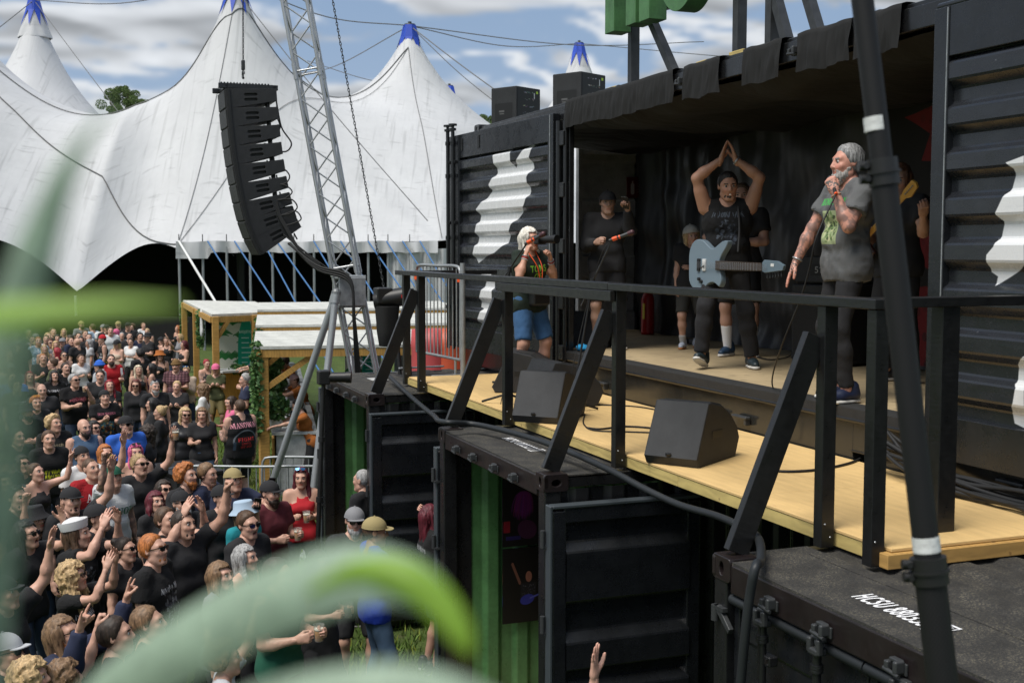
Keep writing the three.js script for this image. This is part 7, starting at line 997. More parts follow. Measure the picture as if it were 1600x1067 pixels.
// crop x y sex hair colour top topColour armLeft armRight extras
const CROWD = `
a 420 225 m short db tee gy down down hat:cap:kh bd:full
a 482 240 m short br long lb down down turn:2.4
a 330 262 f long bl tee bk down down
a 440 275 m short br tee lg down hold
a 268 260 m short db tee bk down down
a 195 312 m short gi tee lb hold down bd:full print:floral lm:pale-blue-floral-shirt
a 98 332 m short db tee bk down down hat:cap:gy g
a 256 320 f long au tee bk down down g
a 228 352 f long bl tank bk down down
a 292 368 f straight re tank bk down down turn:2
a 362 302 m short db tee nv down down turn:2.2
a 398 318 m none br tee bk down down turn:2.6
a 462 322 f bob gr tee lg down down turn:1.4
a 532 302 m short bk vest bk down down hat:bandana:rd print:patches turn:1.5 lm:red-bandana
a 602 268 f long pk tee wh down down hat:cap:pi turn:1.2 lm:pink-cap
a 686 238 f curly br tee bk phonelow phonelow turn:.8
a 766 262 f pony bl tank bg down down turn:.6
a 772 292 m short bk tee bk hold down hat:brimmed:bk turn:1.2 b:1.15
a 682 316 f bun db tee wh hold hold turn:.7
a 606 328 f long bl tank bg hold hold hat:cap:bk turn:.8
a 726 378 m messy bk tee bk down down turn:2.6
a 866 308 f long br tank bk claphigh down turn:.4
a 926 246 f longer gi tank bk down hold turn:1.1
a 956 330 f long wr tank bk hold hold turn:1.3
a 936 292 f long bl tee gy hold down turn:1.4
a 44 384 m short br tee ol down hold
a 220 402 m buzz gi tee bk phonelow phonelow
a 276 428 m short br tee ol down down turn:2
a 330 388 f bun db tank bk down down g
a 416 402 f pony br tee wh hold hold g gu
a 574 408 m slick db tee rd hold down bd:full print:football lm:red-football-shirt
a 514 442 m short br tee lg down down hat:beanie:be turn:2.2 lm:blue-beanie
a 830 388 f long br tank bk down hold hat:bucket:or g lm:orange-bucket-hat
a 916 438 m short br tee pl hold down hat:beanie:br print:plaid turn:.5
a 790 452 f long bk tank pu down down turn:1.9
a 716 462 f long wb tank bk down down lm:smiling-pale-blond-woman
a 970 468 f bun bl long bg phonelow phonelow g gu gb turn:.6
a 1074 430 f bun re tank bk down phonelow lm:tattooed-red-haired-woman turn:-.2 ink
a 1122 458 f long bl tee ol phonelow phonelow hat:cap:pi bot:shorts:kh turn:.3
a 336 452 m short db tee bk down down print:art1
a 280 492 f bob bk tee bk hold down print:white2
a 150 497 f longer re tank bk down down lm:bright-red-haired-woman
a 56 458 m short gr tee gy down down hat:cap:gy g
a 60 505 m short br tee be down down H:1.82 b:1.1
a 520 492 m short db tee bk down down turn:.4
a 568 542 f longer re tee bk phonelow phonelow
a 382 516 m short gr tee bk drink hold g print:pinkart b:1.22 H:1.86 cupL lm:big-man-drinking
a 80 545 m curly br tee bk down down print:president lm:PRESIDENT-shirt b:1.1
a 214 568 m none br tee bk down hold b:1.15 turn:.2
a 706 540 f longer au jacket bk down down g turn:.3
a 800 548 m buzz gr tee bk down down bd:full g gu b:1.12 turn:-.2 lm:grey-bearded-man
a 920 548 f bun bl tee bk phonelow phonelow turn:.5 b:1.1
a 1060 568 f curlylong lb long wh down down turn:2 lm:curly-haired-white-blouse
a 540 602 m short db tee bk hold phonelow hat:backcap:bk print:maiden lm:pink-lettered-shirt
a 180 634 m short gi tee bk down down g gu ga
a 136 682 m short db tee bk cross cross hat:bucket:bk bd:full print:patches
a 790 640 f straight bk tee bk down down turn:1.8
a 840 682 f bun bl jacket bk down down turn:2.2
a 962 692 f long bl jacket bk down down g turn:.2 topk:leather
a 1050 694 f long lb tee bk down hold turn:.3 bot:trousers:dn lm:blonde-in-jeans
a 652 748 m short br tee be down down hat:cap:bk g b:1.2 H:1.84 lm:bright-blue-t-shirt
a 276 742 m curly bl tee bk down down print:art2
a 436 762 m none db vest dn down down bd:full turn:.1
a 484 764 f bob bk tee bk down hold g
a 766 792 f curlylong db tee bk down down turn:2.2
a 80 812 m slick db tee bk down down print:patches b:1.1
a 250 824 m short br tee bk down down print:yellow lm:yellow-print-shirt
a 1210 632 f longer db tee pi down hold turn:1.6
a 1246 655 m buzz br vest bk hold down print:manowar turn:2.9 b:1.25 H:1.84 ink bot:shorts:bk lm:MANOWAR-vest
a 1282 512 m short gr tee nv hold hold turn:1.7
a 1322 446 m short db tee bk hold hold hat:beanie:nv turn:1.9
a 22 952 m short br tee bk down down hat:cap:ol g gb
a 106 952 f bob db tee bk down down g
a 424 912 m short db tee wh phone down hat:backcap:bk phL:ye
a 546 894 f long gi tee bk down down
a 704 892 f long pk tank bk down down g gu
a 722 956 m short bl tee bk up down g cupL lm:sunglasses-man-raising-beer
a 470 976 m buzz br tee rd up down print:altred
a 582 1018 m short br tee wh down fist hat:cap:gn print:minor ink lm:green-cap
a 182 996 f bun br tank bk horns down
a 970 1014 m curly gi tee bk down down bd:full lm:ginger-curly-man
a 1076 1004 m short lb tee nv down hold bd:stubble turn:-.5
a 1206 1034 m short br tee nv phone down hat:cap:kh phL
a 12 1046 f long db tee bk down down
b 60 228 m slick db tee bk down down bd:stubble g gu
b 312 238 m short db tee bk up down hat:cap:bk bd:stubble
b 150 326 f straight db tee bk down fist hat:bucket:bk
b 112 392 m longer bk tee bk claphigh down g mouth lm:long-haired-shouting-man
b 352 392 m long br tee bk claphigh claphigh hat:sailor:wh print:art1 lm:white-sailor-hat
b 428 318 m short db tee bk down down hat:cap:bk
b 742 192 f long db tee bk down down g
b 702 246 f bob wr tee bk down down
b 822 252 m short gr tee bk down down hat:cap:bk g bd:long bdc:gr lm:long-grey-beard
b 1002 226 m short db tee bk phone down hat:cap:bk phL
b 1100 300 f bob lb tee tl down down hat:bucket:lb lm:pale-blue-bucket-hat
b 1124 348 m slick br tee bk down down g
b 742 330 m short br tee bk claphigh claphigh
b 822 348 m short db tee bk fist down bd:stubble b:1.15 H:1.84 lm:stubbled-man-raising-fist
b 560 462 f bun db tee bk down down g
b 684 462 m short gi tee bk down down bd:stubble g b:1.2 H:1.84 print:white1 lm:man-with-white-print-shirt
b 332 586 f curlylong bl tee bk claphigh claphigh g print:white2 lm:curly-blond-woman-clapping
b 272 846 m longer lb jacket nv horns horns bd:long bdc:gi g lm:long-haired-man-making-horns
b 20 935 m short br tee bk down down hat:cap:lg g
b 985 582 f bob lb tee gy down down
b 1104 500 f long gr tank bk down down
b 520 852 m short db tee bk down down
b 665 800 m short lb tee bk down down
b 130 1050 f curlylong bl tee bk down down
b 295 1052 f curlylong lb tee bk fist down
b 15 660 m short db tee bk up down hat:cap:bk
b 1010 960 f curly lb tee lg fist down hair0
d 228 228 m short db tee bu hold hold hat:cap:bk bd:full cupL lm:burgundy-shirt-man
d 368 160 f longer wr tank rd hold hold g gu gb cupL turn:.5 lm:dark-red-haired-woman
d 604 352 m short gr tee bk hold down hat:cap:gy g bd:full bdc:gr turn:.6 bot:shorts:bk
d 690 400 m short br tee be hold hold hat:cap:kh print:jersey turn:-.9 bot:trousers:dn H:1.80 skin:tan lm:blue-football-jersey
d 945 332 f long wr tee bk headback hold g turn:-1.1 bot:shorts:dn cupR print:white2 H:1.70 lm:woman-with-hand-behind-head
d 640 172 m buzz gr tee bk down down turn:2.6
d 265 590 m short db tee gn hold hold cupL turn:.3
d 440 540 f bob bk dress bk hold hold cupL turn:.2
`;
const KEYED = []; const clean = (t) => t.replace(/-/g, ' ');
{
  const crowdR = rng(2024), rows = CROWD.trim().split('\n').map((l) => l.trim().split(/\s+/)); const extra = [];
  // people farther back under the leaf and beyond, less distinct
  for (let i = 0; i < 26; i++) { const x = 15 + crowdR() * 250, y = 508 + crowdR() * 26 + (x < 120 ? 8 : 0), f = crowdR() < 0.45; extra.push(['o', x.toFixed(1), y.toFixed(1), f ? 'f' : 'm', f ? ['long', 'bob', 'bun', 'pony'][crowdR() * 4 | 0] : ['short', 'short', 'messy', 'buzz'][crowdR() * 4 | 0], ['db', 'br', 'bl', 'bk', 'lb', 'gr'][crowdR() * 6 | 0], 'tee', ['bk', 'bk', 'bk', 'gy', 'nv', 'wh', 'ol'][crowdR() * 7 | 0], 'down', 'down', 'far', ...(crowdR() < 0.3 ? ['hat:cap:' + ['bk', 'gy', 'kh'][crowdR() * 3 | 0]] : [])]); }
  const used = new Set(); const aim = V(8, 0, -2.2); const list = [...rows, ...extra].map((r) => { const [c, zx, zy] = r, [ox, oy, k] = CROP[c]; return { r, x: ox + k * +zx, y: oy + k * +zy, ex: Object.fromEntries(r.slice(10).map((e) => { const [a, ...b] = e.split(':'); return [a, b.length ? b : [true]]; })) }; });
  const marks = list.filter((q) => q.ex.lm);
  list.forEach((q, i) => {
    const [, , , sex, hair, hc, top, tc, aL, aR] = q.r, ex = q.ex, f = sex === 'f'; const H = ex.H ? +ex.H[0] : (f ? 1.66 : 1.79) + (crowdR() - 0.5) * 0.08, p = atP(q.x, q.y, 'y', 1.59 * H / 1.75), D = p.distanceTo(CAM.p); p.y = 0;
    const lod = D < 9.5 ? 0.6 : D < 14 ? 1 : D < 24 ? 2 : 3, dir = aim.clone().sub(p), turn = Math.atan2(dir.x, dir.z) + (ex.turn ? -(+ex.turn[0]) : (crowdR() - 0.5) * 0.5);
    const hat = ex.hat, ht = hat && hat[0] !== true ? hat : null;
    // label
    const act = { up: 'raising an arm', fist: 'raising a fist', horns: 'making a horns sign', claphigh: 'clapping', phone: 'holding up a phone', drink: 'drinking', headback: 'one hand behind the head', cross: 'arms crossed' }; const a0 = act[aL] || act[aR]; const topw = { tee: 't-shirt', long: 'shirt', jacket: 'jacket', vest: 'vest', tank: 'top', dress: 'dress' }[top];
    const who = [ht ? '' : hair === 'none' ? 'bald' : HN[hc] + '-haired', ex.bd && ex.bd[0] !== 'stubble' ? 'bearded' : '', f ? 'woman' : 'man', ex.g && !ex.gu ? 'with sunglasses' : '', ht ? 'in ' + (TN[ht[1]] || '') + ' ' + (ht[0] === 'backcap' ? 'backwards cap' : ht[0] === 'bucket' ? 'bucket hat' : ht[0] === 'brimmed' ? 'brimmed hat' : ht[0] === 'sailor' ? 'sailor hat' : ht[0]) : '', (ht ? 'and ' : 'in ') + TN[tc] + ' ' + topw, a0 || ''].filter(Boolean).join(' ');
    let label = who, grp = 'people in the crowd'; if (used.has(label) || ex.far) { const near = marks.filter((m) => m !== q).map((m) => ({ m, d: Math.hypot(m.x - q.x, (m.y - q.y) * 1.3) })).sort((a, b) => a.d - b.d); for (const { m, d } of near) { const rel = Math.abs(m.x - q.x) > Math.abs(m.y - q.y) ? (q.x < m.x ? 'left of' : 'right of') : (q.y < m.y ? 'behind' : 'in front of'); label = who + ', ' + (d > 60 ? 'far ' : '') + rel + ' the ' + clean(m.ex.lm[0]); if (!used.has(label)) break; } }
    used.add(label); const wd = label.split(' '); if (wd.length > 16) label = wd.slice(0, 16).join(' ');
    const tanR = crowdR(), sk = ex.skin ? [0.30, 0.15, 0.085] : [0.50 + 0.08 * tanR, 0.285 + 0.05 * tanR, 0.20 + 0.05 * tanR];
    const J = person({ label, group: 'people in the crowd', q: lod === 0.6 ? 1 : lod, at: p, turn, H, build: (ex.b ? +ex.b[0] : 0.96 + crowdR() * 0.14), sex, seed: i * 7 + 3, skin: sk, hair: hair === 'none' || (ht && ['short', 'slick', 'messy'].includes(hair) && ht[0] !== 'backcap') ? (hair === 'none' ? null : 'buzz') : ht && hair === 'curly' ? 'messy' : hair, hairColor: HC[hc], beard: ex.bd ? ex.bd[0] : null, beardColor: ex.bdc ? HC[ex.bdc[0]] : null, hat: ht ? ht[0] : null, hatColor: ht ? TC[ht[1]] : null, glasses: ex.g ? (ex.gb ? 'blue' : ex.ga ? 'amber' : 'dark') : null, glassesUp: !!ex.gu, top, topColor: TC[tc], topKind: ex.topk ? ex.topk[0] : undefined, print: ex.print ? PR[ex.print[0]] : null, armL: aL, armR: aR, bottom: ex.bot ? ex.bot[0] : 'trousers', botColor: ex.bot ? TC[ex.bot[1]] : [[0.014, 0.014, 0.017], [0.02, 0.035, 0.065], [0.014, 0.014, 0.016]][crowdR() * 3 | 0], head: [(crowdR() - 0.5) * 0.4, q.x > 380 || ex.turn ? (crowdR() - 0.3) * 0.1 : -0.12 - 0.1 * crowdR(), (crowdR() - 0.5) * 0.12], ink: !!ex.ink, mouth: ex.mouth ? 1 : crowdR() < 0.2 ? 0.5 : 0, lean: (crowdR() - 0.4) * 0.06 });
    const nm = ex.lm ? clean(ex.lm[0]) : who.split(' ').slice(0, 7).join(' '); for (const k of ['L', 'R']) { if (ex['cup' + k]) cupInHand(J, k, 'clear plastic cup of drink held by the ' + nm, hc === 'bk' ? 'cola' : 'beer'); if (ex['ph' + k]) phoneInHand(J, k, 'phone held up by the ' + nm, ex['ph' + k][0] === 'ye' ? TC.ye : null); }
  });
}
// a lone fan by the nearest container raises one hand into view
{ const p = atD(985, 1010, 6.3); p.y = 0; person({ label: 'fan close to the nearest container, only the raised hand showing', q: 1, at: V(p.x - 0.25, 0, p.z + 0.1), turn: 2.6, H: 1.74, seed: 777, exact: true, hair: 'short', skin: [0.58, 0.33, 0.25], armR: { u: [0.12, 0.98, 0.1], f: [0.0, 1, 0.02], h: 'spread', p: [0.2, 0, 1] } }); }
// =====================================================  WOODEN BARS
M.wood = std({ map: rep(T.timber, 0.7, 2), color: lin(0.85, 0.62, 0.42), roughness: 0.8 });
M.roofPanel = std({ color: lin(0.60, 0.60, 0.56), map: rep(T.grime, 0.6), roughness: 0.6 });
M.counter = std({ color: lin(0.58, 0.59, 0.60), roughness: 0.35, map: rep(T.grime, 1) });
M.leafGreen = std({ vertexColors: true, roughness: 0.6, side: THREE.DoubleSide });
const LEAFC = [[0.05, 0.13, 0.025], [0.035, 0.10, 0.02], [0.09, 0.17, 0.04]];
function slab(q, y, th) { const top = q.map((p) => V(p.x, y, p.z)), bot = q.map((p) => V(p.x, y - th, p.z)), pos = [], f = (a, b, c, d) => { for (const v of [a, b, c, a, c, d]) pos.push(v.x, v.y, v.z); }; f(...top); f(bot[3], bot[2], bot[1], bot[0]); for (let i = 0; i < 4; i++) { const j = (i + 1) % 4; f(bot[i], bot[j], top[j], top[i]); } const g = new THREE.BufferGeometry(); g.setAttribute('position', new THREE.Float32BufferAttribute(pos, 3)); g.computeVertexNormals(); return uvm(g); }
const boardTex = canvasTex(320, 512, (g, w, h) => {
  g.fillStyle = '#d9d8cc'; g.fillRect(0, 0, w, h); const q = rng(81); g.strokeStyle = '#2d7a3c';
  for (let i = 0; i < 16; i++) { const x = q() * w * 0.6, y = q() * h, a = -1.2 + q() * 1.4; for (let k = -7; k <= 7; k++) { g.lineWidth = 7; g.beginPath(); g.moveTo(x, y); g.quadraticCurveTo(x + k * 5, y - 30, x + k * 9 + 30 * Math.cos(a), y - 60 + Math.abs(k) * 7); g.stroke(); } }
  g.fillStyle = '#12a184'; g.beginPath(); g.ellipse(215, 250, 62, 225, 0, 0, 7); g.fill(); g.fillRect(153, 250, 124, 262); g.fillStyle = '#d8efe6'; g.font = 'bold 26px sans-serif'; g.textAlign = 'center'; g.fillText('MOJITOS', 215, 130); g.font = '14px sans-serif'; for (let i = 0; i < 7; i++) g.fillRect(180, 160 + i * 34, 40 + q() * 34, 6); g.fillStyle = '#10231c'; g.beginPath(); g.moveTo(180, 400); g.lineTo(195, 470); g.lineTo(240, 470); g.lineTo(262, 380); g.lineTo(235, 420); g.lineTo(215, 385); g.fill();
});
function ivy(parent, a, b, n, seed) { const blobs = []; const L = a.distanceTo(b); for (let i = 0; i < 9; i++) { const p = a.clone().lerp(b, i / 8); blobs.push([p.x, p.y, p.z, 0.12, 0.14]); } part(parent, 'vine', leafCloud('v', n, 0.05, blobs, seed, LEAFC), M.leafGreen); }
// far kiosk
{
  const y = 2.55, q = [[330, 491], [437, 487], [398, 471], [285, 469]].map(([x, p]) => atP(x, p, 'y', y)); const k = thing('bar_kiosk', 'wooden bar kiosk with flat pale roof, farthest from the stage', 'kiosk', [0, 0, 0], 0, 'wooden bar kiosks');
  part(k, 'roof', slab(q, y, 0.06), M.roofPanel); const [A, B, C, D] = q, L = (p, r, t) => p.clone().lerp(r, t);
  const post = (p) => part(k, 'post', bmm([p.x - 0.08, 0, p.z - 0.08], [p.x + 0.08, y - 0.06, p.z + 0.08], 0.01), M.wood); [L(A, B, 0.05), L(A, B, 0.62), L(A, D, 0.5), L(A, D, 0.95), L(B, C, 0.9)].forEach(post);
  part(k, 'beam', bar(V(A.x, y - 0.14, A.z), V(B.x, y - 0.14, B.z), 0.14, 0.08, V(0, 1, 0)), M.wood); part(k, 'beam', bar(V(A.x, y - 0.14, A.z), V(D.x, y - 0.14, D.z), 0.14, 0.08, V(0, 1, 0)), M.wood);
  part(k, 'brace', bar(L(A, B, 0.05).setY(1.9), L(A, B, 0.25).setY(2.42), 0.09, 0.09, V(0, 1, 0)), M.wood);
  const fr = L(A, D, 0.15), fb = L(B, C, 0.15); part(k, 'front_panel', bar(V(L(A, B, 0.08).x, 0.55, L(A, B, 0.08).z), V(L(A, B, 0.98).x, 0.55, L(A, B, 0.98).z), 1.1, 0.05, V(0, 1, 0)), M.wood); part(k, 'counter_top', bar(V(L(A, B, 0.06).x, 1.13, L(A, B, 0.06).z), V(B.x, 1.13, B.z), 0.05, 0.6, V(0, 1, 0)), M.counter);
  const bp = L(L(A, B, 0.52), L(D, C, 0.52), 0.3), g = new THREE.BoxGeometry(1.15, 2.0, 0.06); const b = solo('menu_board', g, std({ map: boardTex, roughness: 0.6 }), 'white and teal tropical menu board inside the far kiosk', 'board', 'tropical menu boards'); b.position.set(bp.x, 1.40, bp.z); b.lookAt(CAM.p.x, 1.40, CAM.p.z); part(k, 'back_panel', bar(V(L(D, C, 0.55).x, 1.2, L(D, C, 0.55).z), V(C.x, 1.2, C.z), 2.4, 0.05, V(0, 1, 0)), M.blackWood);
  ivy(k, V(D.x, 2.4, D.z), V(D.x + 0.1, 1.3, D.z), 700, 51); ivy(k, L(A, D, 0.35).setY(2.4), L(A, D, 0.35).setY(1.6), 500, 52); ivy(k, L(A, B, 0.3).setY(1.15), L(A, B, 0.85).setY(1.0), 700, 53); const pc = solo('white_cloth', surfaceNet([cap(V(0, 0, 0), V(0, -0.5, 0), 0.12, 0.16, 0.02, { n: V(0, 0, 1), flat: 0.3 })], 0.04).translate(L(A, D, 0.3).x, 2.45, L(A, D, 0.3).z), cloth([0.6, 0.6, 0.6]), 'small white cloth hung on the far kiosk corner', 'cloth');
  const bt = atP(372, 534, 'y', 1.59); person({ label: 'ginger-haired bartender in orange brown shirt serving at the far kiosk', q: 3, at: V(bt.x, 0, bt.z), turn: -1.9, H: 1.68, sex: 'f', hair: 'bun', hairColor: HC.gi, topColor: TC.or, armL: 'hold', armR: 'reach', seed: 401 });
}
// three kiosks in a row, one behind the other
{
  const NL = atP(405, 547, 'y', 2.5), FL = atP(410, 489, 'y', 2.5), ax = FL.clone().sub(NL), len = ax.length(); ax.normalize(); const rt = V(-ax.z, 0, ax.x); if (rt.dot(RT) < 0) rt.negate(); const Wk = 4.6, names = ['nearest', 'middle', 'rear'];
  const P = (a, r, y) => NL.clone().addScaledVector(ax, a).addScaledVector(rt, r).setY(y);
  for (let i = 0; i < 3; i++) {
    const a0 = i * len / 3, a1 = (i + 1) * len / 3 - 0.12, yy = 2.5 + 0.11 * i, k = thing('bar_kiosk', names[i] + ' of the three pale-roofed bar kiosks behind the far container', 'kiosk', [0, 0, 0], 0, 'wooden bar kiosks');
    part(k, 'roof', slab([P(a0, -0.1, 0), P(a0, Wk, 0), P(a1, Wk, 0), P(a1, -0.1, 0)], yy + 0.06, 0.05), M.roofPanel); for (let j = 1; j < 1; j++) part(k, 'roof_batten', bar(P(a0 + (a1 - a0) * j / 2, -0.1, yy + 0.075), P(a0 + (a1 - a0) * j / 2, Wk, yy + 0.075), 0.03, 0.06, V(0, 1, 0)), M.roofPanel);
    part(k, 'beam', bar(P(a0 + 0.05, -0.1, yy - 0.06), P(a0 + 0.05, Wk, yy - 0.06), 0.13, 0.08, V(0, 1, 0)), M.wood); part(k, 'beam', bar(P(a0, 0, yy - 0.06), P(a1, 0, yy - 0.06), 0.12, 0.08, V(0, 1, 0)), M.wood);
    for (const [a, r] of [[a0 + 0.1, 0.05], [a1 - 0.1, 0.05], [a0 + 0.1, Wk - 0.1], [a1 - 0.1, Wk - 0.1]]) { const p = P(a, r, 0); part(k, 'post', bmm([p.x - 0.08, 0, p.z - 0.08], [p.x + 0.08, yy - 0.13, p.z + 0.08], 0.01), M.wood); }
    part(k, 'brace', bar(P(a0 + 0.1, 0.08, 1.85), P(a0 + 0.1, 0.85, yy - 0.12), 0.09, 0.09, V(0, 1, 0)), M.wood);
    part(k, 'counter', join([bar(P(a0 + 0.2, 0.55, 1.08), P(a1 - 0.1, 0.55, 1.08), 0.05, 0.75, V(0, 1, 0)), bar(P(a0 + 0.25, 0.5, 0.53), P(a1 - 0.15, 0.5, 0.53), 1.04, 0.5, V(0, 1, 0))]), M.counter, 'white bar counter'); part(k, 'counter_front', bar(P(a0 + 0.22, 0.2, 0.5), P(a1 - 0.12, 0.2, 0.5), 1.0, 0.04, V(0, 1, 0)), M.wood);
    for (let j = 0; j < 3; j++) { const c = P(a0 + 0.6 + j * 0.95, 0.62, 1.2); solo('drinks_bin', join([box(0.34, 0.2, 0.3, c.x, 1.21, c.z, 0.02), box(0.30, 0.02, 0.26, c.x, 1.315, c.z)]), [M.counter, M.plasticBlack, M.galv][j], ['white', 'black', 'steel'][j] + ' drinks bin on the counter of the ' + names[i] + ' kiosk', 'bin', 'bins on the bar counters'); }
    ivy(k, P(a0 + 0.05, -0.05, 2.5), P(a0 + 0.05, -0.05, 1.2), 650, 60 + i);
    const pp = P(a0 + 0.35, 0.25, 1.1), pot = thing('potted_plant', 'leafy plant in a white pot on the ' + names[i] + ' kiosk counter', 'plant', [pp.x, 1.11, pp.z], 0, 'plants on the bar counters'); part(pot, 'pot', lathe([[0.001, 0], [0.09, 0], [0.12, 0.2], [0.11, 0.2], [0.1, 0.18], [0.001, 0.18]], 16), M.white); part(pot, 'foliage', leafCloud('p', 420, 0.075, [[0, 0.38, 0, 0.24, 0.2], [0.05, 0.5, 0.02, 0.15, 0.14]], 70 + i, LEAFC), M.leafGreen);
  }
  part(scene.getObjectByName('bar_kiosk_001'), 'back_screen', bar(P(0.4, 3.4, 1.25), P(len - 0.3, 3.4, 1.25), 2.4, 0.05, V(0, 1, 0)), std({ color: lin(0.03, 0.035, 0.045), roughness: 0.8, bumpMap: rep(T.creaseN, 0.5), bumpScale: 0.02 }));
  const bb = P(6.8, 2.2, 1.5), mb = solo('menu_board', new THREE.BoxGeometry(0.8, 1.3, 0.05), std({ map: boardTex, roughness: 0.6 }), 'teal menu board hanging inside the row of kiosks', 'board', 'tropical menu boards'); mb.position.copy(bb); mb.lookAt(CAM.p.x, 1.5, CAM.p.z);
  // staff
  const st = [[460, 570, 'm', 'messy', 'db', 'or', 'bartender with messy dark hair leaning over the counter'], [478, 600, 'm', 'short', 'br', 'or', 'bartender in pink headscarf reaching across the counter'], [423, 562, 'm', 'buzz', 'lb', 'bk', 'man in dark shirt behind the counter post'], [486, 640, 'f', 'bun', 'db', 'or', 'bartender in brown shirt at the near end of the counter']];
  st.forEach(([x, y, sx, h, hc, tc, lab], i) => { const b = atP(x, y, 'y', 1.45); person({ label: lab, q: 2, at: V(b.x, 0, b.z), turn: Math.atan2(-rt.x, -rt.z) + 0.2, H: 1.72, sex: sx, hair: i === 1 ? 'buzz' : h, hat: i === 1 ? 'bandana' : null, hatColor: [0.55, 0.35, 0.33], hairColor: HC[hc], topColor: TC[tc], armL: 'reach', armR: 'reach', lean: 0.35, head: [0, 0.25, 0], seed: 410 + i, group: 'bar staff' }); });
  for (let i = 0; i < 3; i++) { const b = atP(530 + i * 6, 615 - i * 4, 'y', 1.2); solo('juice_bottle', lathe([[0.001, 0], [0.09, 0], [0.09, 0.3], [0.03, 0.38], [0.03, 0.42], [0.001, 0.42]], 14).translate(b.x, 1.0, b.z), std({ color: lin(0.7, 0.42, 0.03), roughness: 0.3 }), ['left', 'middle', 'right'][i] + ' yellow juice bottle on the shelf behind the tower', 'bottle', 'yellow juice bottles'); }
  const sh = P(1.6, 3.05, 0.98); solo('bottle_shelf', bar(P(0.6, 3.0, 0.95), P(3.2, 3.0, 0.95), 0.05, 0.5, V(0, 1, 0)), M.wood, 'wooden shelf of drinks behind the truss tower', 'shelf');
}
// barriers, case and camera between crowd and bars
{
  const b1 = atP(400, 740, 'y', 0.95), b2 = atP(530, 725, 'y', 0.95); for (const [b, lab] of [[b1, 'steel crowd barrier behind the vest wearer and camo cap'], [b2, 'steel crowd barrier beside the container corner']]) { const o = barrier(lab, b.x, 0, b.z, 0, 2.3, 1.05, 'crowd barriers on the grass'); o.rotation.y = Math.atan2(-RT.z, RT.x); }
  const c = atP(288, 735, 'y', 0.9), fc = thing('flight_case', 'black road case lying between the crowd and the barrier', 'case', [c.x, 0, c.z], 0.3); part(fc, 'case_body', box(1.15, 0.86, 0.75, 0, 0.46, 0, 0.02), M.speaker); part(fc, 'lid', box(1.17, 0.06, 0.77, 0, 0.92, 0, 0.015), M.plasticBlack); for (const x of [-0.3, 0.3]) for (const z of [-0.18, 0.18]) part(fc, 'lid_recess', box(0.3, 0.012, 0.09, x, 0.952, z, 0.004), M.plasticBlack); part(fc, 'edge_strip', box(0.03, 0.03, 0.78, 0, 0.95, 0), M.galv);
  const tp = thing('video_camera', 'black video camera on a tall monopod in front of the far container', 'camera'), a = atD(505, 600, 12.6), gy = V(atD(488, 800, 12.6).x, 0, atD(488, 800, 12.6).z); part(tp, 'monopod', join([rod(gy, a, 0.028, 0.022, 10), ...[0.3, 0.55, 0.78].map((t) => rod(gy.clone().lerp(a, t), gy.clone().lerp(a, t + 0.02), 0.036, 0.036, 10))]), M.plasticBlack); const F2 = RT.clone(); part(tp, 'camera_body', box(0.14, 0.15, 0.12, a.x, a.y + 0.07, a.z, 0.015), M.plasticBlack); part(tp, 'lens', join([rod(a.clone().add(V(0, 0.07, 0)), a.clone().add(V(0, 0.07, 0)).addScaledVector(RT, 0.24), 0.05, 0.055, 18), rod(a.clone().add(V(0, 0.07, 0)).addScaledVector(RT, 0.24), a.clone().add(V(0, 0.07, 0)).addScaledVector(RT, 0.29), 0.06, 0.06, 18)]), M.plasticBlack);
}
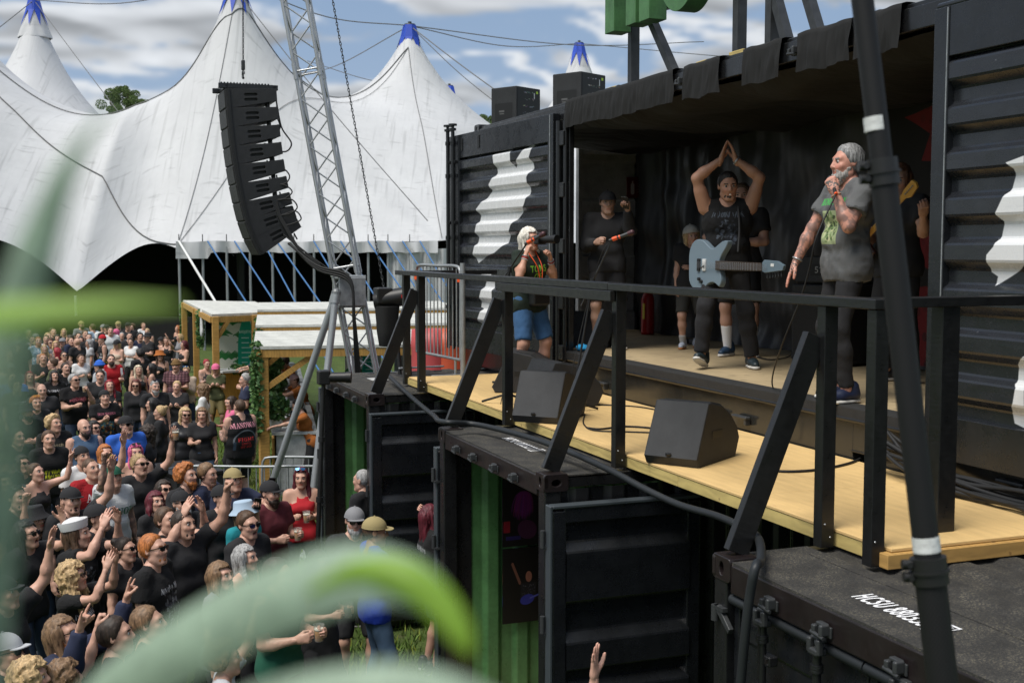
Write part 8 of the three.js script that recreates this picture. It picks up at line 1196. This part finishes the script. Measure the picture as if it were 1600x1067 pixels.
// =====================================================  FOREGROUND: carbon mast and a plant right before the lens
{
  const m = thing('carbon_mast', 'dark carbon fibre mast with clamps and white bands, close to the camera', 'mast');
  T.carbon = dataTex(128, 128, (u, v) => { const k = ((Math.floor(u * 16) + Math.floor(v * 16)) % 2) ? 0.014 : 0.008; return [k, k, k * 1.08]; });
  const carb = phys({ map: rep(T.carbon, 3, 40), roughness: 0.55, specularIntensity: 0.6 });
  const D = 2.4, P = (x, y) => atD(x, y, D), axis = [[1334, -60], [1341, 0], [1370, 195], [1380, 265], [1445, 850], [1452, 890], [1476, 1067], [1482, 1130]].map(([x, y]) => P(x, y)); const k = D / CAM.f;
  const dir = P(1476, 1067).sub(P(1380, 265)).normalize(), a0 = P(1380, 265), top = a0.clone().addScaledVector(dir, -0.7), low = P(1452, 885), bot = low.clone().addScaledVector(dir, (low.y) / -dir.y);
  part(m, 'upper_tube', rod(top, a0, 17 * k, 17.5 * k, 28), carb); part(m, 'middle_tube', rod(a0, low, 20.5 * k, 20.5 * k, 28), carb); part(m, 'lower_tube', rod(low, bot, 24 * k, 24 * k, 28), carb);
  const band = (x, y, h, r) => { const c = P(x, y); part(m, 'white_band', rod(c.clone().addScaledVector(dir, -h * k / 2), c.clone().addScaledVector(dir, h * k / 2), r * k, r * k, 28), M.white); }; band(1369, 194, 22, 18.2); band(1448, 850, 24, 21.2);
  for (const [x, y, r] of [[1381, 268, 24], [1453, 890, 28]]) { const c = P(x, y), cl = part(m, 'clamp', rod(c.clone().addScaledVector(dir, -20 * k), c.clone().addScaledVector(dir, 22 * k), r * k, r * k, 24), M.plasticBlack); for (const dy of [-8, 12]) part(cl, 'clamp_screw', join([rod(c.clone().addScaledVector(dir, dy * k).addScaledVector(RT, -r * k), c.clone().addScaledVector(dir, dy * k).addScaledVector(RT, -(r + 14) * k), 8 * k, 8 * k, 10), rod(c.clone().addScaledVector(dir, dy * k).addScaledVector(RT, -(r + 4) * k).addScaledVector(FW, -10 * k), c.clone().addScaledVector(dir, dy * k).addScaledVector(RT, -(r + 4) * k).addScaledVector(FW, 10 * k), 5 * k, 5 * k, 8)]), M.plasticBlack); part(cl, 'clamp_ridge', rod(c.clone().addScaledVector(dir, 0), c.clone().addScaledVector(dir, 4 * k), (r + 3) * k, (r + 3) * k, 24), M.plasticBlack); }
}
{
  // long arching leaves of a potted plant; each leaf follows a spine of points with its own width
  const matA = phys({ color: lin(0.34, 0.47, 0.345), roughness: 0.55, transmission: 0.3, thickness: 0, side: THREE.DoubleSide, map: rep(T.grime, 1) }), matB = phys({ color: lin(0.23, 0.42, 0.015), roughness: 0.55, transmission: 0.45, thickness: 0, side: THREE.DoubleSide });
  const plant = thing('potted_plant', 'plant with long arching strap leaves right in front of the camera', 'plant', [0, 0, 0]);
  const leafBlade = (pts, wid, mat, lab, tilt = 0.4) => {
    const c = new THREE.CatmullRomCurve3(pts), n = 70, m = 10, pos = [], idx = [], up = V(0, 1, 0), uv = [];
    for (let i = 0; i <= n; i++) { const t = i / n, p = c.getPoint(t), d = c.getTangent(t), view = CAM.p.clone().sub(p).normalize(); let nrm = view.clone().multiplyScalar(Math.cos(tilt)).addScaledVector(up, Math.sin(tilt)); nrm.addScaledVector(d, -nrm.dot(d)).normalize(); const s = d.clone().cross(nrm).normalize(), w = wid(t); for (let j = 0; j <= m; j++) { const u = j / m * 2 - 1, q = p.clone().addScaledVector(s, u * w).addScaledVector(nrm, -0.35 * w * u * u + 0.03 * w * Math.cos(u * 20)); pos.push(q.x, q.y, q.z); uv.push(u * w * 20, t * 6); } }
    for (let i = 0; i < n; i++) for (let j = 0; j < m; j++) { const a = i * (m + 1) + j; idx.push(a, a + 1, a + m + 2, a, a + m + 2, a + m + 1); }
    const g = new THREE.BufferGeometry(); g.setAttribute('position', new THREE.Float32BufferAttribute(pos, 3)); g.setAttribute('uv', new THREE.Float32BufferAttribute(uv, 2)); g.setIndex(idx); g.computeVertexNormals(); part(plant, 'leaf', g, mat, lab);
  };
  const px = (l) => l.map(([x, y, d]) => atD(x, y, d)); const W = (a, d) => a * d / CAM.f;
  const q3 = (l) => l.map(([x, y, d]) => atD(x, y, d * 0.62));
  leafBlade(q3([[40, 1230, 0.62], [170, 1085, 0.60], [320, 985, 0.58], [450, 922, 0.565], [560, 893, 0.555], [640, 905, 0.55], [695, 950, 0.545], [732, 1005, 0.54]]), (t) => W(4 + 56 * Math.pow(Math.max(0, Math.sin(Math.PI * Math.pow(Math.min(1, 0.12 + t * 0.88), 0.8))), 0.9), 0.56 * 0.62), matA, 'broad leaf arching over the crowd', 0.35);
  leafBlade(q3([[480, 925, 0.56], [560, 890, 0.552], [630, 897, 0.545], [685, 938, 0.54], [722, 992, 0.535], [735, 1025, 0.533]]), (t) => W(3 + 25 * Math.pow(Math.max(0, Math.sin(Math.PI * t)), 0.8), 0.54 * 0.62), matB, 'yellow green leaf tip bending down before the containers', 0.2);
  leafBlade(q3([[160, 1300, 0.50], [330, 1140, 0.49], [520, 1085, 0.48], [680, 1078, 0.475], [860, 1140, 0.47]]), (t) => W(8 + 40 * Math.sin(Math.PI * t), 0.48 * 0.62), matA, 'leaf along the bottom edge', 0.3);
  leafBlade(q3([[-60, 1250, 0.46], [-25, 900, 0.455], [10, 560, 0.45], [62, 370, 0.45], [115, 245, 0.45], [172, 165, 0.45]]), (t) => W(4 + 42 * Math.pow(Math.max(0, Math.sin(Math.PI * (0.35 + 0.64 * t))), 1.6), 0.45 * 0.62), matA, 'upright leaf at the left edge', 0.1);
  leafBlade(q3([[-120, 500, 0.42], [0, 486, 0.42], [100, 480, 0.42], [190, 474, 0.42], [285, 474, 0.42]]), (t) => W(4 + 24 * Math.sin(Math.PI * (0.35 + 0.65 * t)), 0.42 * 0.62), matB, 'yellow green leaf seen edge on at the left', 0.55);
  const base = atD(-80, 1350, 0.34); base.y -= 0.30; const root = base.clone();
  for (const p of [[40, 1230, 0.384], [160, 1300, 0.31], [-60, 1250, 0.285], [-120, 500, 0.26]]) part(plant, 'stem', tube([root, root.clone().lerp(atD(...p), 0.5).add(V(0.01, 0.05, 0)), atD(...p)], 0.006, 20, 6), std({ color: lin(0.10, 0.17, 0.06), roughness: 0.6 }));
  part(plant, 'pot', lathe([[0.001, -0.3], [0.12, -0.3], [0.16, 0.0], [0.15, 0.0], [0.14, -0.03], [0.001, -0.03]], 24).translate(root.x, root.y, root.z), std({ color: lin(0.2, 0.08, 0.05), roughness: 0.8 }));
  // the balcony that carries plant, mast and camera
  const bal = thing('balcony_platform', 'black steel platform that carries the plant next to the camera', 'platform'); part(bal, 'platform_deck', bmm([CAM.p.x - 0.30, 2.50, CAM.p.z - 0.2], [CAM.p.x + 2.2, 2.56, CAM.p.z + 1.6]), M.black); part(bal, 'plant_shelf', bmm([root.x - 0.2, root.y - 0.34, root.z - 0.2], [root.x + 0.2, root.y - 0.305, root.z + 0.2]), M.black); part(bal, 'shelf_post', rod([root.x, 2.56, root.z], [root.x, root.y - 0.34, root.z], 0.03), M.black); for (const [x, z] of [[CAM.p.x - 0.2, CAM.p.z - 0.1], [CAM.p.x + 2.1, CAM.p.z + 1.5], [CAM.p.x + 2.1, CAM.p.z - 0.1], [CAM.p.x - 0.2, CAM.p.z + 1.5]]) part(bal, 'leg', rod([x, 0, z], [x, 2.5, z], 0.05), M.black);
}
renderer.render(scene, camera);
